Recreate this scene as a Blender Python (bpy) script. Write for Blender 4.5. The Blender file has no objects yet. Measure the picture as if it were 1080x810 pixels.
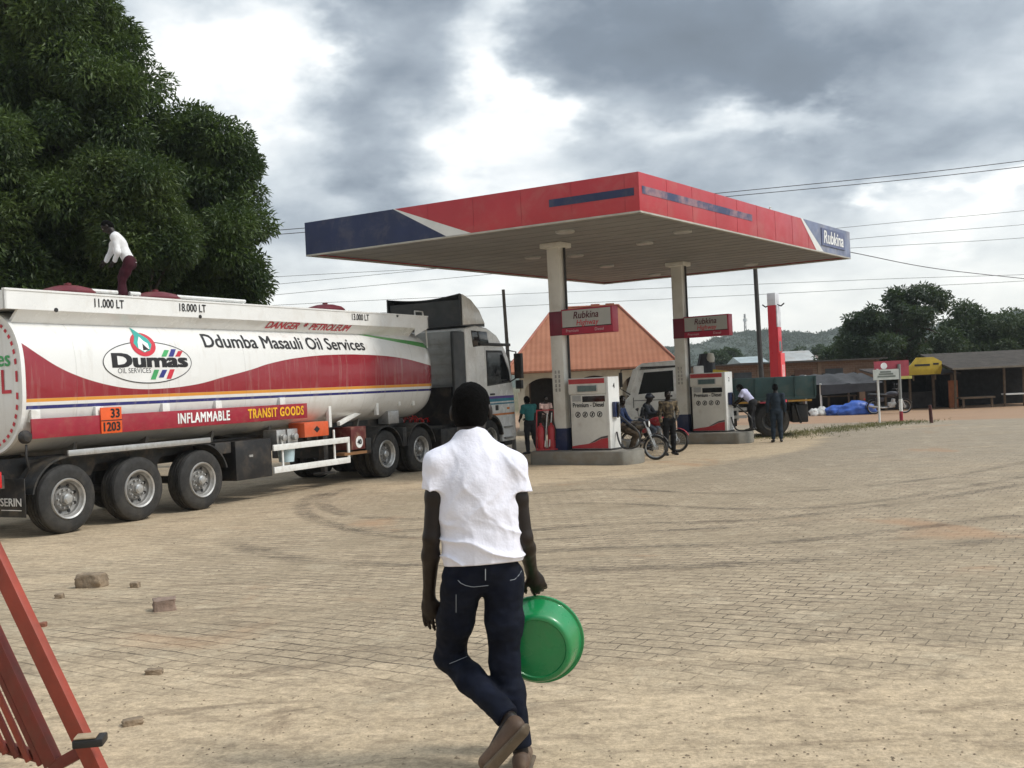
import bpy, bmesh, math, random
import numpy as np
from mathutils import Vector, Matrix
from mathutils.bvhtree import BVHTree
R = math.radians
S = bpy.context.scene
COL = S.collection

# ------------------------------------------------------------------ camera
CAM_H, FPX, ROLL = 2.0, 1110.0, R(2.6)
cam_d = bpy.data.cameras.new('camera'); cam = bpy.data.objects.new('camera', cam_d); COL.objects.link(cam)
cam_d.sensor_width = 36.0; cam_d.lens = FPX / 1080 * 36.0
cam_d.clip_start = 0.05; cam_d.clip_end = 9000
cr, sr = math.cos(ROLL), math.sin(ROLL)
cam.matrix_world = Matrix(((cr, sr, 0, 0), (0, 0, -1, 0), (-sr, cr, 0, CAM_H), (0, 0, 0, 1)))
S.camera = cam
# ------------------------------------------------------------------ light
SUN_EL, SUN_AZ = R(50), R(104)              # azimuth clockwise from +Y
sd = Vector((math.sin(SUN_AZ) * math.cos(SUN_EL), math.cos(SUN_AZ) * math.cos(SUN_EL), math.sin(SUN_EL)))
sl = bpy.data.lights.new('sun', 'SUN'); sl.energy = 1.5; sl.angle = R(11); sl.color = (1.0, .95, .87)
so = bpy.data.objects.new('sun', sl); COL.objects.link(so)
so.rotation_euler = sd.to_track_quat('Z', 'Y').to_euler()
S.view_settings.view_transform = 'Standard'; S.view_settings.look = 'None'
S.view_settings.exposure = 0.66; S.view_settings.gamma = 1.0; S.view_settings.use_curve_mapping = False
S.cycles.use_denoising = True
S.cycles.max_bounces = 7; S.cycles.diffuse_bounces = 3; S.cycles.glossy_bounces = 3
S.cycles.transparent_max_bounces = 12; S.cycles.transmission_bounces = 4

W = bpy.data.worlds.new('World'); S.world = W; W.use_nodes = True

class NT:
    """small node-tree builder"""
    def __init__(s, tree): s.t = tree; s.n = tree.nodes; s.l = tree.links
    def new(s, typ, **kw):
        n = s.n.new(typ)
        for k, v in kw.items():
            if k.startswith('i_'):
                key = k[2:]; key = int(key) if key.isdigit() else key.replace('_', ' ')
                s.set(n, key, v)
            else: setattr(n, k, v)
        return n
    def set(s, n, key, v):
        sock = n.inputs[key]
        if isinstance(v, bpy.types.NodeSocket): s.l.new(v, sock)
        else: sock.default_value = v
    def math(s, op, a, b=0.0, c=0.0, clamp=False):
        n = s.n.new('ShaderNodeMath'); n.operation = op; n.use_clamp = clamp
        for i, v in enumerate((a, b, c)): s.set(n, i, v)
        return n.outputs[0]
    def vmath(s, op, a, b=(0, 0, 0)):
        n = s.n.new('ShaderNodeVectorMath'); n.operation = op
        s.set(n, 0, a)
        if op != 'NORMALIZE':
            if op == 'SCALE': s.set(n, 'Scale', b)
            else: s.set(n, 1, b)
        return n.outputs['Value'] if op in ('DOT_PRODUCT', 'LENGTH', 'DISTANCE') else n.outputs['Vector']
    def mix(s, f, a, b, blend='MIX'):
        n = s.n.new('ShaderNodeMix'); n.data_type = 'RGBA'; n.blend_type = blend; n.clamp_factor = True
        s.set(n, 'Factor', f); s.set(n, 6, c4(a)); s.set(n, 7, c4(b)); return n.outputs[2]
    def noise(s, vec, scale, detail=4, rough=.55, dist=0.0):
        n = s.n.new('ShaderNodeTexNoise'); s.set(n, 'Scale', scale); s.set(n, 'Detail', detail)
        s.set(n, 'Roughness', rough); s.set(n, 'Distortion', dist)
        if vec is not None: s.set(n, 'Vector', vec)
        return n.outputs[0]
    def ramp(s, f, stops, interp='LINEAR'):
        n = s.n.new('ShaderNodeValToRGB'); s.set(n, 0, f); cr_ = n.color_ramp; cr_.interpolation = interp
        while len(cr_.elements) < len(stops): cr_.elements.new(.5)
        for e, (p, c) in zip(cr_.elements, stops):
            e.position = p; e.color = c4(c) if not isinstance(c, (int, float)) else (c, c, c, 1)
        return n.outputs[0]
    def mr(s, v, a, b, c=0.0, d=1.0, smooth=True):
        n = s.n.new('ShaderNodeMapRange'); n.interpolation_type = 'SMOOTHSTEP' if smooth else 'LINEAR'
        for i, x in enumerate((v, a, b, c, d)): s.set(n, i, x)
        return n.outputs[0]
    def sep(s, v):
        n = s.n.new('ShaderNodeSeparateXYZ'); s.set(n, 0, v); return n.outputs
    def comb(s, x, y, z):
        n = s.n.new('ShaderNodeCombineXYZ')
        for i, v in enumerate((x, y, z)): s.set(n, i, v)
        return n.outputs[0]

def c4(c):
    if isinstance(c, bpy.types.NodeSocket): return c
    return tuple(c) if len(c) == 4 else (c[0], c[1], c[2], 1.0)

def ray(px, py):
    dx = px - 540; dy = 405 - py
    return ((dx * cr + dy * sr) / FPX, (-dx * sr + dy * cr) / FPX)
def at(px, py, Y):
    a, b = ray(px, py); return Vector((a * Y, Y, CAM_H + b * Y))
def sm(e0, e1, x):
    t = min(1, max(0, (x - e0) / (e1 - e0))); return t * t * (3 - 2 * t)
def gz(x, y): return .25 * (1 - sm(6, 15, y))
def G(px, py):
    a, b = ray(px, py); z = 0
    for _ in range(40): Y = (z - CAM_H) / b; z = .5 * z + .5 * gz(a * Y, Y)
    return Vector((a * Y, Y, z))

# ------------------------------------------------------------------ sky: Nishita behind a broken cloud deck
def build_sky():
    t = NT(W.node_tree); W.node_tree.nodes.clear()
    out = t.new('ShaderNodeOutputWorld'); bg = t.new('ShaderNodeBackground')
    sky = t.new('ShaderNodeTexSky'); sky.sky_type = 'NISHITA'; sky.sun_disc = False
    sky.sun_elevation = SUN_EL; sky.sun_rotation = SUN_AZ
    tc = t.new('ShaderNodeTexCoord'); d = t.vmath('NORMALIZE', tc.outputs['Generated'])
    x, y, z = t.sep(d)
    zz = t.math('ADD', t.math('MAXIMUM', z, 0.0), 0.34)
    p = t.comb(t.math('DIVIDE', x, zz), t.math('DIVIDE', y, zz), 0.0)
    n1 = t.noise(p, 1.7, 9, .50, .15)
    n2 = t.noise(t.vmath('ADD', p, (7.3, 2.1, 0)), 4.6, 8, .56, .1)
    wx = t.noise(t.vmath('ADD', p, (3.7, 9.1, 0)), 2.6, 6, .55); wy = t.noise(t.vmath('ADD', p, (13.7, 4.1, 0)), 2.6, 6, .55)
    base = t.math('ADD', t.math('MULTIPLY', n1, .62), t.math('MULTIPLY', n2, .38))
    # the big masses of this cloud deck, by direction, with ragged edges
    azn = t.math('ADD', t.math('ARCTAN2', x, y), t.math('MULTIPLY', t.math('SUBTRACT', wx, .5), .42))
    eln = t.math('ADD', t.math('ARCSINE', z), t.math('MULTIPLY', t.math('SUBTRACT', wy, .5), .26))
    val = base
    def blob(px, py, rx, ry, amp, prev):
        a, b = ray(px, py); az = math.atan(a); el = math.atan(b * math.cos(az))
        u = t.math('DIVIDE', t.math('SUBTRACT', azn, az), rx / FPX); v = t.math('DIVIDE', t.math('SUBTRACT', eln, el), ry / FPX)
        g = t.math('EXPONENT', t.math('MULTIPLY', t.math('ADD', t.math('MULTIPLY', u, u), t.math('MULTIPLY', v, v)), -1.0))
        return t.math('ADD', prev, t.math('MULTIPLY', g, amp))
    for b in SKY_BLOBS: val = blob(*b, val)
    el = t.math('ARCSINE', z)
    val = t.math('ADD', val, t.mr(el, R(1), R(12), .12, 0.0))        # brighter deck seen edge-on low down
    col = t.ramp(val, [(.10, (.12, .145, .175)), (.34, (.19, .232, .285)), (.46, (.36, .41, .465)), (.57, (.60, .65, .685)), (.66, (.84, .865, .87)), (.76, (1.0, 1.0, .97))])
    low = t.mr(el, R(-1), R(10), 1.0, 0.0)
    col = t.mix(t.math('MULTIPLY', low, .66), col, (1.2, 1.16, 1.04))
    # unseen deck shaped for the light: brighter round the hidden sun, dimmed behind the viewer
    sdn = t.vmath('DOT_PRODUCT', d, tuple(sd)); glow = t.math('POWER', t.math('MAXIMUM', sdn, 0.0), 5.0)
    cl = t.vmath('SCALE', col, t.math('ADD', t.mr(y, -.5, .25, 6.3, 8.2), t.math('MULTIPLY', glow, 17.0)))
    cover = t.mr(val, .2, .9, 1.0, .92)
    fin = t.mix(cover, sky.outputs[0], cl)
    t.set(bg, 'Color', fin); t.set(bg, 'Strength', .1)
    t.l.new(bg.outputs[0], out.inputs[0])
SKY_BLOBS = [(235, 70, 80, 65, .32), (300, 60, 40, 40, .14), (180, 10, 70, 40, .10), (560, 70, 45, 65, .25), (530, 130, 60, 60, .12), (390, 120, 90, 90, -.10), (430, 10, 130, 40, -.08),
             (700, 60, 110, 100, -.13), (900, 60, 200, 70, -.12), (980, 140, 110, 40, -.09), (800, 145, 130, 20, .20), (930, 165, 90, 20, .08), (1000, 222, 22, 30, .20), (470, 225, 110, 40, .08), (330, 230, 60, 40, .02), (1000, 190, 90, 25, -.05), (330, 180, 40, 30, .07)]
build_sky()

# ------------------------------------------------------------------ materials
MATS = {}
def mat(name, color, rough=.6, metal=0.0, var=.15, vscale=3.0, bump=0.0, bscale=40.0, dirt=None, spec=.5, coat=0.0):
    """paint / cloth / stone with uneven tone, optional dirt and fine relief"""
    if name in MATS: return MATS[name]
    m = bpy.data.materials.new(name); m.use_nodes = True; t = NT(m.node_tree)
    b = t.n['Principled BSDF']; tc = t.new('ShaderNodeTexCoord'); v = tc.outputs['Object']
    n = t.noise(v, vscale, 5, .6)
    dk = tuple(c * (1 - var) for c in color); lt = tuple(min(1, c * (1 + var)) for c in color)
    colr = t.mix(t.mr(n, .3, .7), dk, lt)
    if dirt:
        dcol, amt, dsc = dirt
        dn = t.noise(v, dsc, 7, .65, .4)
        colr = t.mix(t.math('MULTIPLY', t.mr(dn, .45, .72), amt), colr, dcol)
    t.set(b, 'Base Color', colr); b.inputs['Metallic'].default_value = metal
    t.set(b, 'Roughness', t.mr(t.noise(v, vscale * 2.7, 4), .3, .7, max(.03, rough - .08), min(1, rough + .08)))
    b.inputs['Specular IOR Level'].default_value = spec
    if coat: b.inputs['Coat Weight'].default_value = coat; b.inputs['Coat Roughness'].default_value = .08
    if bump:
        bp = t.new('ShaderNodeBump'); t.set(bp, 'Height', t.noise(v, bscale, 4, .6)); bp.inputs['Strength'].default_value = bump
        bp.inputs['Distance'].default_value = .02; t.l.new(bp.outputs[0], b.inputs['Normal'])
    MATS[name] = m; return m

DUST = (.36, .28, .19)
def glass(name='dark_glass', col=(.012, .014, .016)):
    return mat(name, col, .06, 0, .1, spec=.6)

# ------------------------------------------------------------------ mesh builder
class MB:
    def __init__(s): s.v = []; s.f = []; s.m = []; s.M = None; s.mi = 0
    def add(s, vs, fs):
        o = len(s.v)
        if s.M is not None: vs = [tuple(s.M @ Vector(p)) for p in vs]
        s.v += [tuple(p) for p in vs]; s.f += [tuple(o + i for i in f) for f in fs]; s.m += [s.mi] * len(fs); return s
    def box(s, c, d, rz=0, ry=0, rx=0):
        x, y, z = d[0] / 2, d[1] / 2, d[2] / 2
        vs = [Vector((a * x, b * y, e * z)) for e in (-1, 1) for a, b in ((-1, -1), (1, -1), (1, 1), (-1, 1))]
        Q = Matrix.Rotation(rz, 3, 'Z') @ Matrix.Rotation(ry, 3, 'Y') @ Matrix.Rotation(rx, 3, 'X')
        vs = [Q @ p + Vector(c) for p in vs]
        return s.add(vs, [(3, 2, 1, 0), (4, 5, 6, 7), (0, 1, 5, 4), (1, 2, 6, 5), (2, 3, 7, 6), (3, 0, 4, 7)])
    def bx(s, x0, x1, y0, y1, z0, z1):
        return s.box(((x0 + x1) / 2, (y0 + y1) / 2, (z0 + z1) / 2), (abs(x1 - x0), abs(y1 - y0), abs(z1 - z0)))
    def bar(s, p0, p1, w, h, up=(0, 0, 1)):
        p0, p1 = Vector(p0), Vector(p1); d = (p1 - p0).normalized(); u = Vector(up)
        if abs(d.dot(u)) > .98: u = Vector((1, 0, 0))
        a = d.cross(u).normalized(); b = a.cross(d)
        vs = [p + a * (i * w / 2) + b * (j * h / 2) for p in (p0, p1) for i, j in ((-1, -1), (1, -1), (1, 1), (-1, 1))]
        return s.add(vs, [(3, 2, 1, 0), (4, 5, 6, 7), (0, 1, 5, 4), (1, 2, 6, 5), (2, 3, 7, 6), (3, 0, 4, 7)])
    def tube(s, pts, r, n=8, caps=True):
        pts = [Vector(p) for p in pts]; rs = r if isinstance(r, (list, tuple)) else [r] * len(pts)
        vs = []; a = None
        for i, p in enumerate(pts):
            d = ((pts[min(i + 1, len(pts) - 1)] - pts[max(i - 1, 0)])).normalized()
            if a is None:
                a = d.cross(Vector((0, 0, 1)))
                if a.length < .1: a = d.cross(Vector((1, 0, 0)))
            a = (a - d * a.dot(d)).normalized(); b = d.cross(a)
            for k in range(n):
                th = 2 * math.pi * k / n; vs.append(p + (a * math.cos(th) + b * math.sin(th)) * rs[i])
        fs = []
        for i in range(len(pts) - 1):
            for k in range(n):
                q = (k + 1) % n; fs.append((i * n + k, i * n + q, (i + 1) * n + q, (i + 1) * n + k))
        if caps: fs.append(tuple(range(n - 1, -1, -1))); fs.append(tuple((len(pts) - 1) * n + k for k in range(n)))
        return s.add(vs, fs)
    def cyl(s, p0, p1, r, r2=None, n=16, caps=True): return s.tube([p0, p1], [r, r if r2 is None else r2], n, caps)
    def lathe(s, prof, o=(0, 0, 0), axis=(0, 0, 1), n=32, a0=0, a1=2 * math.pi):
        ax = Vector(axis).normalized(); a = ax.cross(Vector((0, 0, 1)))
        if a.length < .1: a = ax.cross(Vector((1, 0, 0)))
        a.normalize(); b = ax.cross(a); o = Vector(o); full = a1 - a0 > 6.28; m = n if full else n + 1; vs = []
        for r, h in prof:
            for k in range(m):
                th = a0 + (a1 - a0) * k / n; vs.append(o + ax * h + (a * math.cos(th) + b * math.sin(th)) * r)
        fs = []
        for i in range(len(prof) - 1):
            for k in range(n):
                q = (k + 1) % m; fs.append((i * m + k, i * m + q, (i + 1) * m + q, (i + 1) * m + k))
        return s.add(vs, fs)
    def prism(s, poly, d0, d1, frame=None):
        """poly in the (u, v) plane extruded along w; frame = (origin, u, v, w)"""
        o, u, v, w = frame or (Vector(), Vector((1, 0, 0)), Vector((0, 1, 0)), Vector((0, 0, 1)))
        n = len(poly); vs = [o + u * p[0] + v * p[1] + w * d for d in (d0, d1) for p in poly]
        fs = [tuple(range(n - 1, -1, -1)), tuple(range(n, 2 * n))] + [(i, (i + 1) % n, n + (i + 1) % n, n + i) for i in range(n)]
        return s.add(vs, fs)
    def loft(s, rings, caps=True):
        n = len(rings[0]); vs = [p for r in rings for p in r]; fs = []
        for i in range(len(rings) - 1):
            for k in range(n):
                q = (k + 1) % n; fs.append((i * n + k, i * n + q, (i + 1) * n + q, (i + 1) * n + k))
        if caps: fs.append(tuple(range(n - 1, -1, -1))); fs.append(tuple((len(rings) - 1) * n + k for k in range(n)))
        return s.add(vs, fs)
    def build(s, name, mats, parent=None, smooth=False, bevel=0.0, seg=2, angle=35):
        me = bpy.data.meshes.new(name); me.from_pydata(s.v, [], s.f)
        for m in (mats if isinstance(mats, (list, tuple)) else [mats]): me.materials.append(m)
        me.polygons.foreach_set('material_index', s.m)
        bm = bmesh.new(); bm.from_mesh(me)
        bmesh.ops.recalc_face_normals(bm, faces=bm.faces)
        if bevel:
            es = [e for e in bm.edges if len(e.link_faces) == 2 and e.calc_face_angle(0) > R(30)]
            bmesh.ops.bevel(bm, geom=es, offset=bevel, segments=seg, affect='EDGES', profile=.6, clamp_overlap=True)
        if smooth or bevel:
            for f in bm.faces: f.smooth = True
            for e in bm.edges:
                if len(e.link_faces) == 2 and e.calc_face_angle(0) > R(angle): e.smooth = False
        bm.to_mesh(me); bm.free()
        ob = bpy.data.objects.new(name, me); COL.objects.link(ob)
        if parent: ob.parent = parent
        return ob

def raw_mesh(name, verts, faces, material, parent=None, smooth=True):
    """fast numpy mesh (all quads or all triangles)"""
    verts = np.asarray(verts, np.float32); faces = np.asarray(faces, np.int32)
    me = bpy.data.meshes.new(name); k = faces.shape[1]
    me.vertices.add(len(verts)); me.vertices.foreach_set('co', verts.ravel())
    me.loops.add(faces.size); me.loops.foreach_set('vertex_index', faces.ravel())
    me.polygons.add(len(faces)); me.polygons.foreach_set('loop_start', np.arange(0, faces.size, k, dtype=np.int32))
    me.polygons.foreach_set('loop_total', np.full(len(faces), k, np.int32))
    me.polygons.foreach_set('use_smooth', np.full(len(faces), smooth))
    me.update(); me.validate(); me.materials.append(material)
    ob = bpy.data.objects.new(name, me); COL.objects.link(ob)
    if parent: ob.parent = parent
    return ob

def thing(name, label, cat, loc=(0, 0, 0), rz=0.0, group=None):
    o = bpy.data.objects.new(name, None); COL.objects.link(o); o.empty_display_size = .3
    o.location = loc; o.rotation_euler = (0, 0, rz); tag(o, label, cat, group); return o
def tag(o, label, cat, group=None):
    o['label'] = label; o['category'] = cat
    if group: o['group'] = group
    return o
def kind(o, k='structure'): o['kind'] = k; return o
def copy_tree(o, parent=None):
    c = o.copy(); COL.objects.link(c); c.parent = parent
    for ch in list(o.children): copy_tree(ch, c)
    return c

def text_mesh(body, size, xs=1.0, bold=0.0, align='CENTER', shear=0.0, space=1.0):
    """flat lettering in the local XY plane as (verts, faces)"""
    cu = bpy.data.curves.new('lettering', 'FONT'); cu.body = body; cu.size = size; cu.align_x = align; cu.align_y = 'CENTER'
    cu.shear = shear; cu.space_character = space; cu.resolution_u = 3
    ob = bpy.data.objects.new('lettering', cu); COL.objects.link(ob)
    dg = bpy.context.evaluated_depsgraph_get(); me = ob.evaluated_get(dg).to_mesh()
    vs = [Vector((v.co.x * xs, v.co.y, 0)) for v in me.vertices]; fs = [tuple(p.vertices) for p in me.polygons]
    if bold:                                       # heavier strokes: overprints a hair apart in depth
        n0, v0, f0 = len(vs), list(vs), list(fs)
        for i, (sx, sy) in enumerate(((-1, -.6), (1, .6), (-1, .6), (1, -.6))):
            vs += [Vector((p.x + bold * sx, p.y + bold * sy, .0006 * (i + 1))) for p in v0]; fs += [tuple(j + n0 * (i + 1) for j in f) for f in f0]
    ob.evaluated_get(dg).to_mesh_clear(); bpy.data.objects.remove(ob); bpy.data.curves.remove(cu)
    return vs, fs
def lettering(body, size, origin, u, v, material, parent=None, name='lettering', lift=.004, fit=None, **kw):
    """text on the plane (u right, v up); fit = wanted width"""
    vs, fs = text_mesh(body, size, **kw)
    if fit:
        x0 = min(p.x for p in vs); x1 = max(p.x for p in vs); k = fit / (x1 - x0)
        vs = [Vector(((p.x - (x0 + x1) / 2) * k, p.y, p.z)) for p in vs]
    u, v = Vector(u).normalized(), Vector(v).normalized(); n = u.cross(v); o = Vector(origin) + n * lift
    b = MB(); b.add([o + u * p.x + v * p.y + n * p.z for p in vs], fs)
    me = bpy.data.meshes.new(name); me.from_pydata(b.v, [], b.f); me.materials.append(material)
    ob = bpy.data.objects.new(name, me); COL.objects.link(ob)
    if parent: ob.parent = parent
    return ob
# ------------------------------------------------------------------ ground
def ground_material():
    m = bpy.data.materials.new('forecourt_ground'); m.use_nodes = True; t = NT(m.node_tree); b = t.n['Principled BSDF']
    tc = t.new('ShaderNodeTexCoord'); P = tc.outputs['Object']; x, y, z = t.sep(P)
    # pavers laid along the canopy's short side
    rot = t.new('ShaderNodeMapping'); rot.inputs['Rotation'].default_value = (0, 0, R(32)); t.l.new(P, rot.inputs['Vector'])
    wob = t.new('ShaderNodeTexNoise'); wob.inputs['Scale'].default_value = 1.4; t.l.new(P, wob.inputs['Vector'])
    wv = t.vmath('SCALE', t.vmath('SUBTRACT', wob.outputs['Color'], (.5, .5, .5)), .10)
    pv = t.vmath('ADD', rot.outputs[0], wv)
    wob2 = t.new('ShaderNodeTexNoise'); wob2.inputs['Scale'].default_value = 9; t.l.new(P, wob2.inputs['Vector'])
    pv = t.vmath('ADD', pv, t.vmath('SCALE', t.vmath('SUBTRACT', wob2.outputs['Color'], (.5, .5, .5)), .035))
    pv = t.vmath('MULTIPLY', pv, (2, 1, 1))
    br = t.new('ShaderNodeTexBrick'); t.l.new(pv, br.inputs['Vector'])
    br.inputs['Scale'].default_value = 1.0; br.inputs['Brick Width'].default_value = .42; br.inputs['Row Height'].default_value = .165
    br.inputs['Mortar Size'].default_value = .010; br.inputs['Mortar Smooth'].default_value = .35; br.inputs['Bias'].default_value = 0
    br.inputs['Color1'].default_value = (.44, .35, .24, 1); br.inputs['Color2'].default_value = (.36, .285, .195, 1)
    joint = br.outputs['Fac']
    big = t.noise(P, .16, 5, .55); mid = t.noise(P, .7, 6, .6, .5); fine = t.noise(P, 7.0, 6, .65); grit = t.noise(P, 60.0, 4, .7)
    stretch = t.new('ShaderNodeMapping'); stretch.inputs['Rotation'].default_value = (0, 0, R(32)); stretch.inputs['Scale'].default_value = (.5, 1.6, 1)
    t.l.new(P, stretch.inputs['Vector']); streak = t.noise(stretch.outputs[0], .9, 6, .6, .6)
    sand = t.mix(mid, (.56, .445, .30), (.425, .325, .212))
    sand = t.mix(t.mr(fine, .3, .75), sand, (.49, .387, .265))
    sand = t.mix(t.math('MULTIPLY', t.mr(grit, .55, .8), .45), sand, (.2, .15, .095))
    # dust cover: heavy near the gate (small y), near the pump islands and over the truck side, thin on the right
    yn = t.math('ADD', y, t.math('MULTIPLY', t.math('SUBTRACT', mid, .5), 3.2))
    d_near = t.mr(yn, 5.2, 7.2, 1.2, 0.0)
    d_left = t.mr(t.math('ADD', x, t.math('MULTIPLY', t.math('SUBTRACT', mid, .5), 4.0)), -6.0, 1.0, .5, 0.0)
    ix = t.math('SUBTRACT', x, 3.2); iy = t.math('SUBTRACT', y, 28.5)
    u_ = t.math('ADD', t.math('MULTIPLY', ix, .57), t.math('MULTIPLY', iy, .82)); v_ = t.math('SUBTRACT', t.math('MULTIPLY', ix, .82), t.math('MULTIPLY', iy, .57))
    ell = t.math('ADD', t.math('MULTIPLY', t.math('MULTIPLY', u_, u_), 1 / 90.0), t.math('MULTIPLY', t.math('MULTIPLY', v_, v_), 1 / 20.0))
    d_isl = t.mr(t.math('ADD', ell, t.math('MULTIPLY', t.math('SUBTRACT', mid, .5), .35)), .75, 1.15, 1.0, 0.0)
    cov = t.math('ADD', t.math('MULTIPLY', t.math('MAXIMUM', d_near, d_isl), .85), d_left)
    cov = t.math('ADD', cov, t.math('MULTIPLY', t.math('SUBTRACT', big, .5), 1.5))
    cov = t.math('ADD', cov, t.math('MULTIPLY', t.math('SUBTRACT', streak, .5), 1.6))
    cov = t.mr(t.math('ADD', cov, t.math('MULTIPLY', t.math('SUBTRACT', fine, .5), .7)), .0, .95)
    jn = t.mr(t.noise(P, 3.1, 6, .65), .38, .66)
    jvis = t.math('MULTIPLY', t.math('MULTIPLY', joint, .66), t.math('MULTIPLY', jn, t.math('SUBTRACT', 1.0, t.math('MULTIPLY', cov, .95))))
    pav = t.mix(t.mr(mid, .35, .7), br.outputs['Color'], (.33, .262, .176))
    pav = t.mix(t.math('MULTIPLY', t.mr(grit, .5, .8), .35), pav, (.13, .105, .075))
    far_grey = t.math('MULTIPLY', t.mr(y, 12, 26), t.mr(x, -2, 6))
    pav = t.mix(t.math('MULTIPLY', far_grey, .3), pav, (.23, .22, .19))
    col = t.mix(jvis, pav, (.075, .052, .034))
    col = t.mix(t.math('MULTIPLY', cov, .88), col, sand)
    col = t.mix(t.math('MULTIPLY', joint, t.math('MULTIPLY', cov, t.math('MULTIPLY', jn, .03))), col, (.16, .115, .07))
    stain = t.noise(P, .55, 7, .7, 1.2)
    col = t.mix(t.mr(stain, .61, .74, 0, .5), col, (.15, .105, .07))
    blot = t.noise(stretch.outputs[0], 2.6, 7, .68, .8)
    col = t.mix(t.mr(blot, .50, .70, 0, .66), col, (.20, .15, .10))
    col = t.mix(t.mr(t.noise(P, 1.7, 7, .7, .4), .52, .75, 0, .6), col, (.50, .42, .30))
    n5 = t.noise(stretch.outputs[0], 6.0, 8, .7, .3); n14 = t.noise(P, 15.0, 6, .72); n45 = t.noise(P, 48.0, 4, .7)
    k5 = t.mr(n5, .28, .72, .84, 1.14); k14 = t.mr(n14, .28, .72, .78, 1.2); k45 = t.mr(n45, .3, .7, .82, 1.16)
    col = t.vmath('SCALE', col, t.math('MULTIPLY', t.math('MULTIPLY', k5, k14), k45))
    spk = t.noise(stretch.outputs[0], 11.0, 5, .75)
    col = t.mix(t.mr(spk, .62, .70, 0, .6), col, (.11, .08, .05))
    red = t.noise(t.vmath('ADD', P, (31, 7, 0)), .33, 5, .6, .6)
    col = t.mix(t.mr(red, .60, .74, 0, .6), col, (.38, .22, .12))
    # beyond the forecourt: bare red earth
    edge = t.math('ADD', t.math('ADD', y, t.math('MULTIPLY', x, .45)), t.math('MULTIPLY', mid, 1.2))
    earth = t.mix(mid, (.37, .24, .15), (.29, .185, .115))
    col = t.mix(t.mr(edge, 45.0, 45.5), col, earth)
    scrub = t.mix(t.noise(P, .05, 5, .6), (.06, .075, .03), (.16, .12, .06))
    col = t.mix(t.mr(y, 62, 80), col, scrub)
    t.set(b, 'Base Color', col)
    t.set(b, 'Roughness', t.mix(cov, (.72, .72, .72), (.95, .95, .95)))
    b.inputs['Specular IOR Level'].default_value = .25
    h = t.math('ADD', t.math('MULTIPLY', jvis, -.55), t.math('ADD', t.math('MULTIPLY', t.noise(P, 16.0, 5, .7), .45), t.math('MULTIPLY', grit, .3)))
    bp = t.new('ShaderNodeBump'); t.set(bp, 'Height', h); bp.inputs['Strength'].default_value = .55; bp.inputs['Distance'].default_value = .03
    t.l.new(bp.outputs[0], b.inputs['Normal'])
    return m

def build_ground():
    xs = np.r_[-1550, -500, -150, np.arange(-60, 60.1, 1.5), 150, 500, 1650]
    ys = np.r_[-300, -60, -20, -6, np.arange(0, 26, .5), np.arange(26, 80, 2), 150, 300, 700, 1650]
    X, Y = np.meshgrid(xs, ys, indexing='ij'); tt = np.clip((Y - 6) / 9, 0, 1); Z = .25 * (1 - tt * tt * (3 - 2 * tt))
    V = np.stack([X, Y, Z], -1).reshape(-1, 3); ny = len(ys); F = []
    for i in range(len(xs) - 1):
        for j in range(ny - 1): F.append((i * ny + j, (i + 1) * ny + j, (i + 1) * ny + j + 1, i * ny + j + 1))
    kind(raw_mesh('ground', V, F, ground_material()))
build_ground()

def smooth_path(pts, n=14):
    """Catmull-Rom through the points"""
    P = [pts[0] * 2 - pts[1]] + list(pts) + [pts[-1] * 2 - pts[-2]]; out = []
    for i in range(1, len(P) - 2):
        a, b, c, d = P[i - 1], P[i], P[i + 1], P[i + 2]
        for k in range(n):
            s = k / n
            out.append(.5 * ((2 * b) + (c - a) * s + (2 * a - 5 * b + 4 * c - d) * s * s + (3 * b - a - 3 * c + d) * s ** 3))
    return out + [pts[-1]]

def track_material():
    m = bpy.data.materials.new('rubber_mark'); m.use_nodes = True; t = NT(m.node_tree); b = t.n['Principled BSDF']
    tc = t.new('ShaderNodeTexCoord'); P = tc.outputs['Object']; uv = t.sep(tc.outputs['UV'])
    across = t.math('MULTIPLY', uv[1], t.math('SUBTRACT', 1.0, uv[1])); across = t.mr(across, .0, .25)
    ends = t.mr(t.math('MULTIPLY', uv[0], t.math('SUBTRACT', 1.0, uv[0])), 0, .05)
    a = t.math('MULTIPLY', t.mr(t.noise(P, 1.1, 5, .65), .30, .68), t.mr(t.noise(P, 11, 5, .7), .25, .65))
    a = t.math('MULTIPLY', t.math('MULTIPLY', a, across), t.math('MULTIPLY', ends, .48))
    b.inputs['Base Color'].default_value = (.085, .07, .055, 1); b.inputs['Roughness'].default_value = .85
    t.set(b, 'Alpha', a); return m

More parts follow.
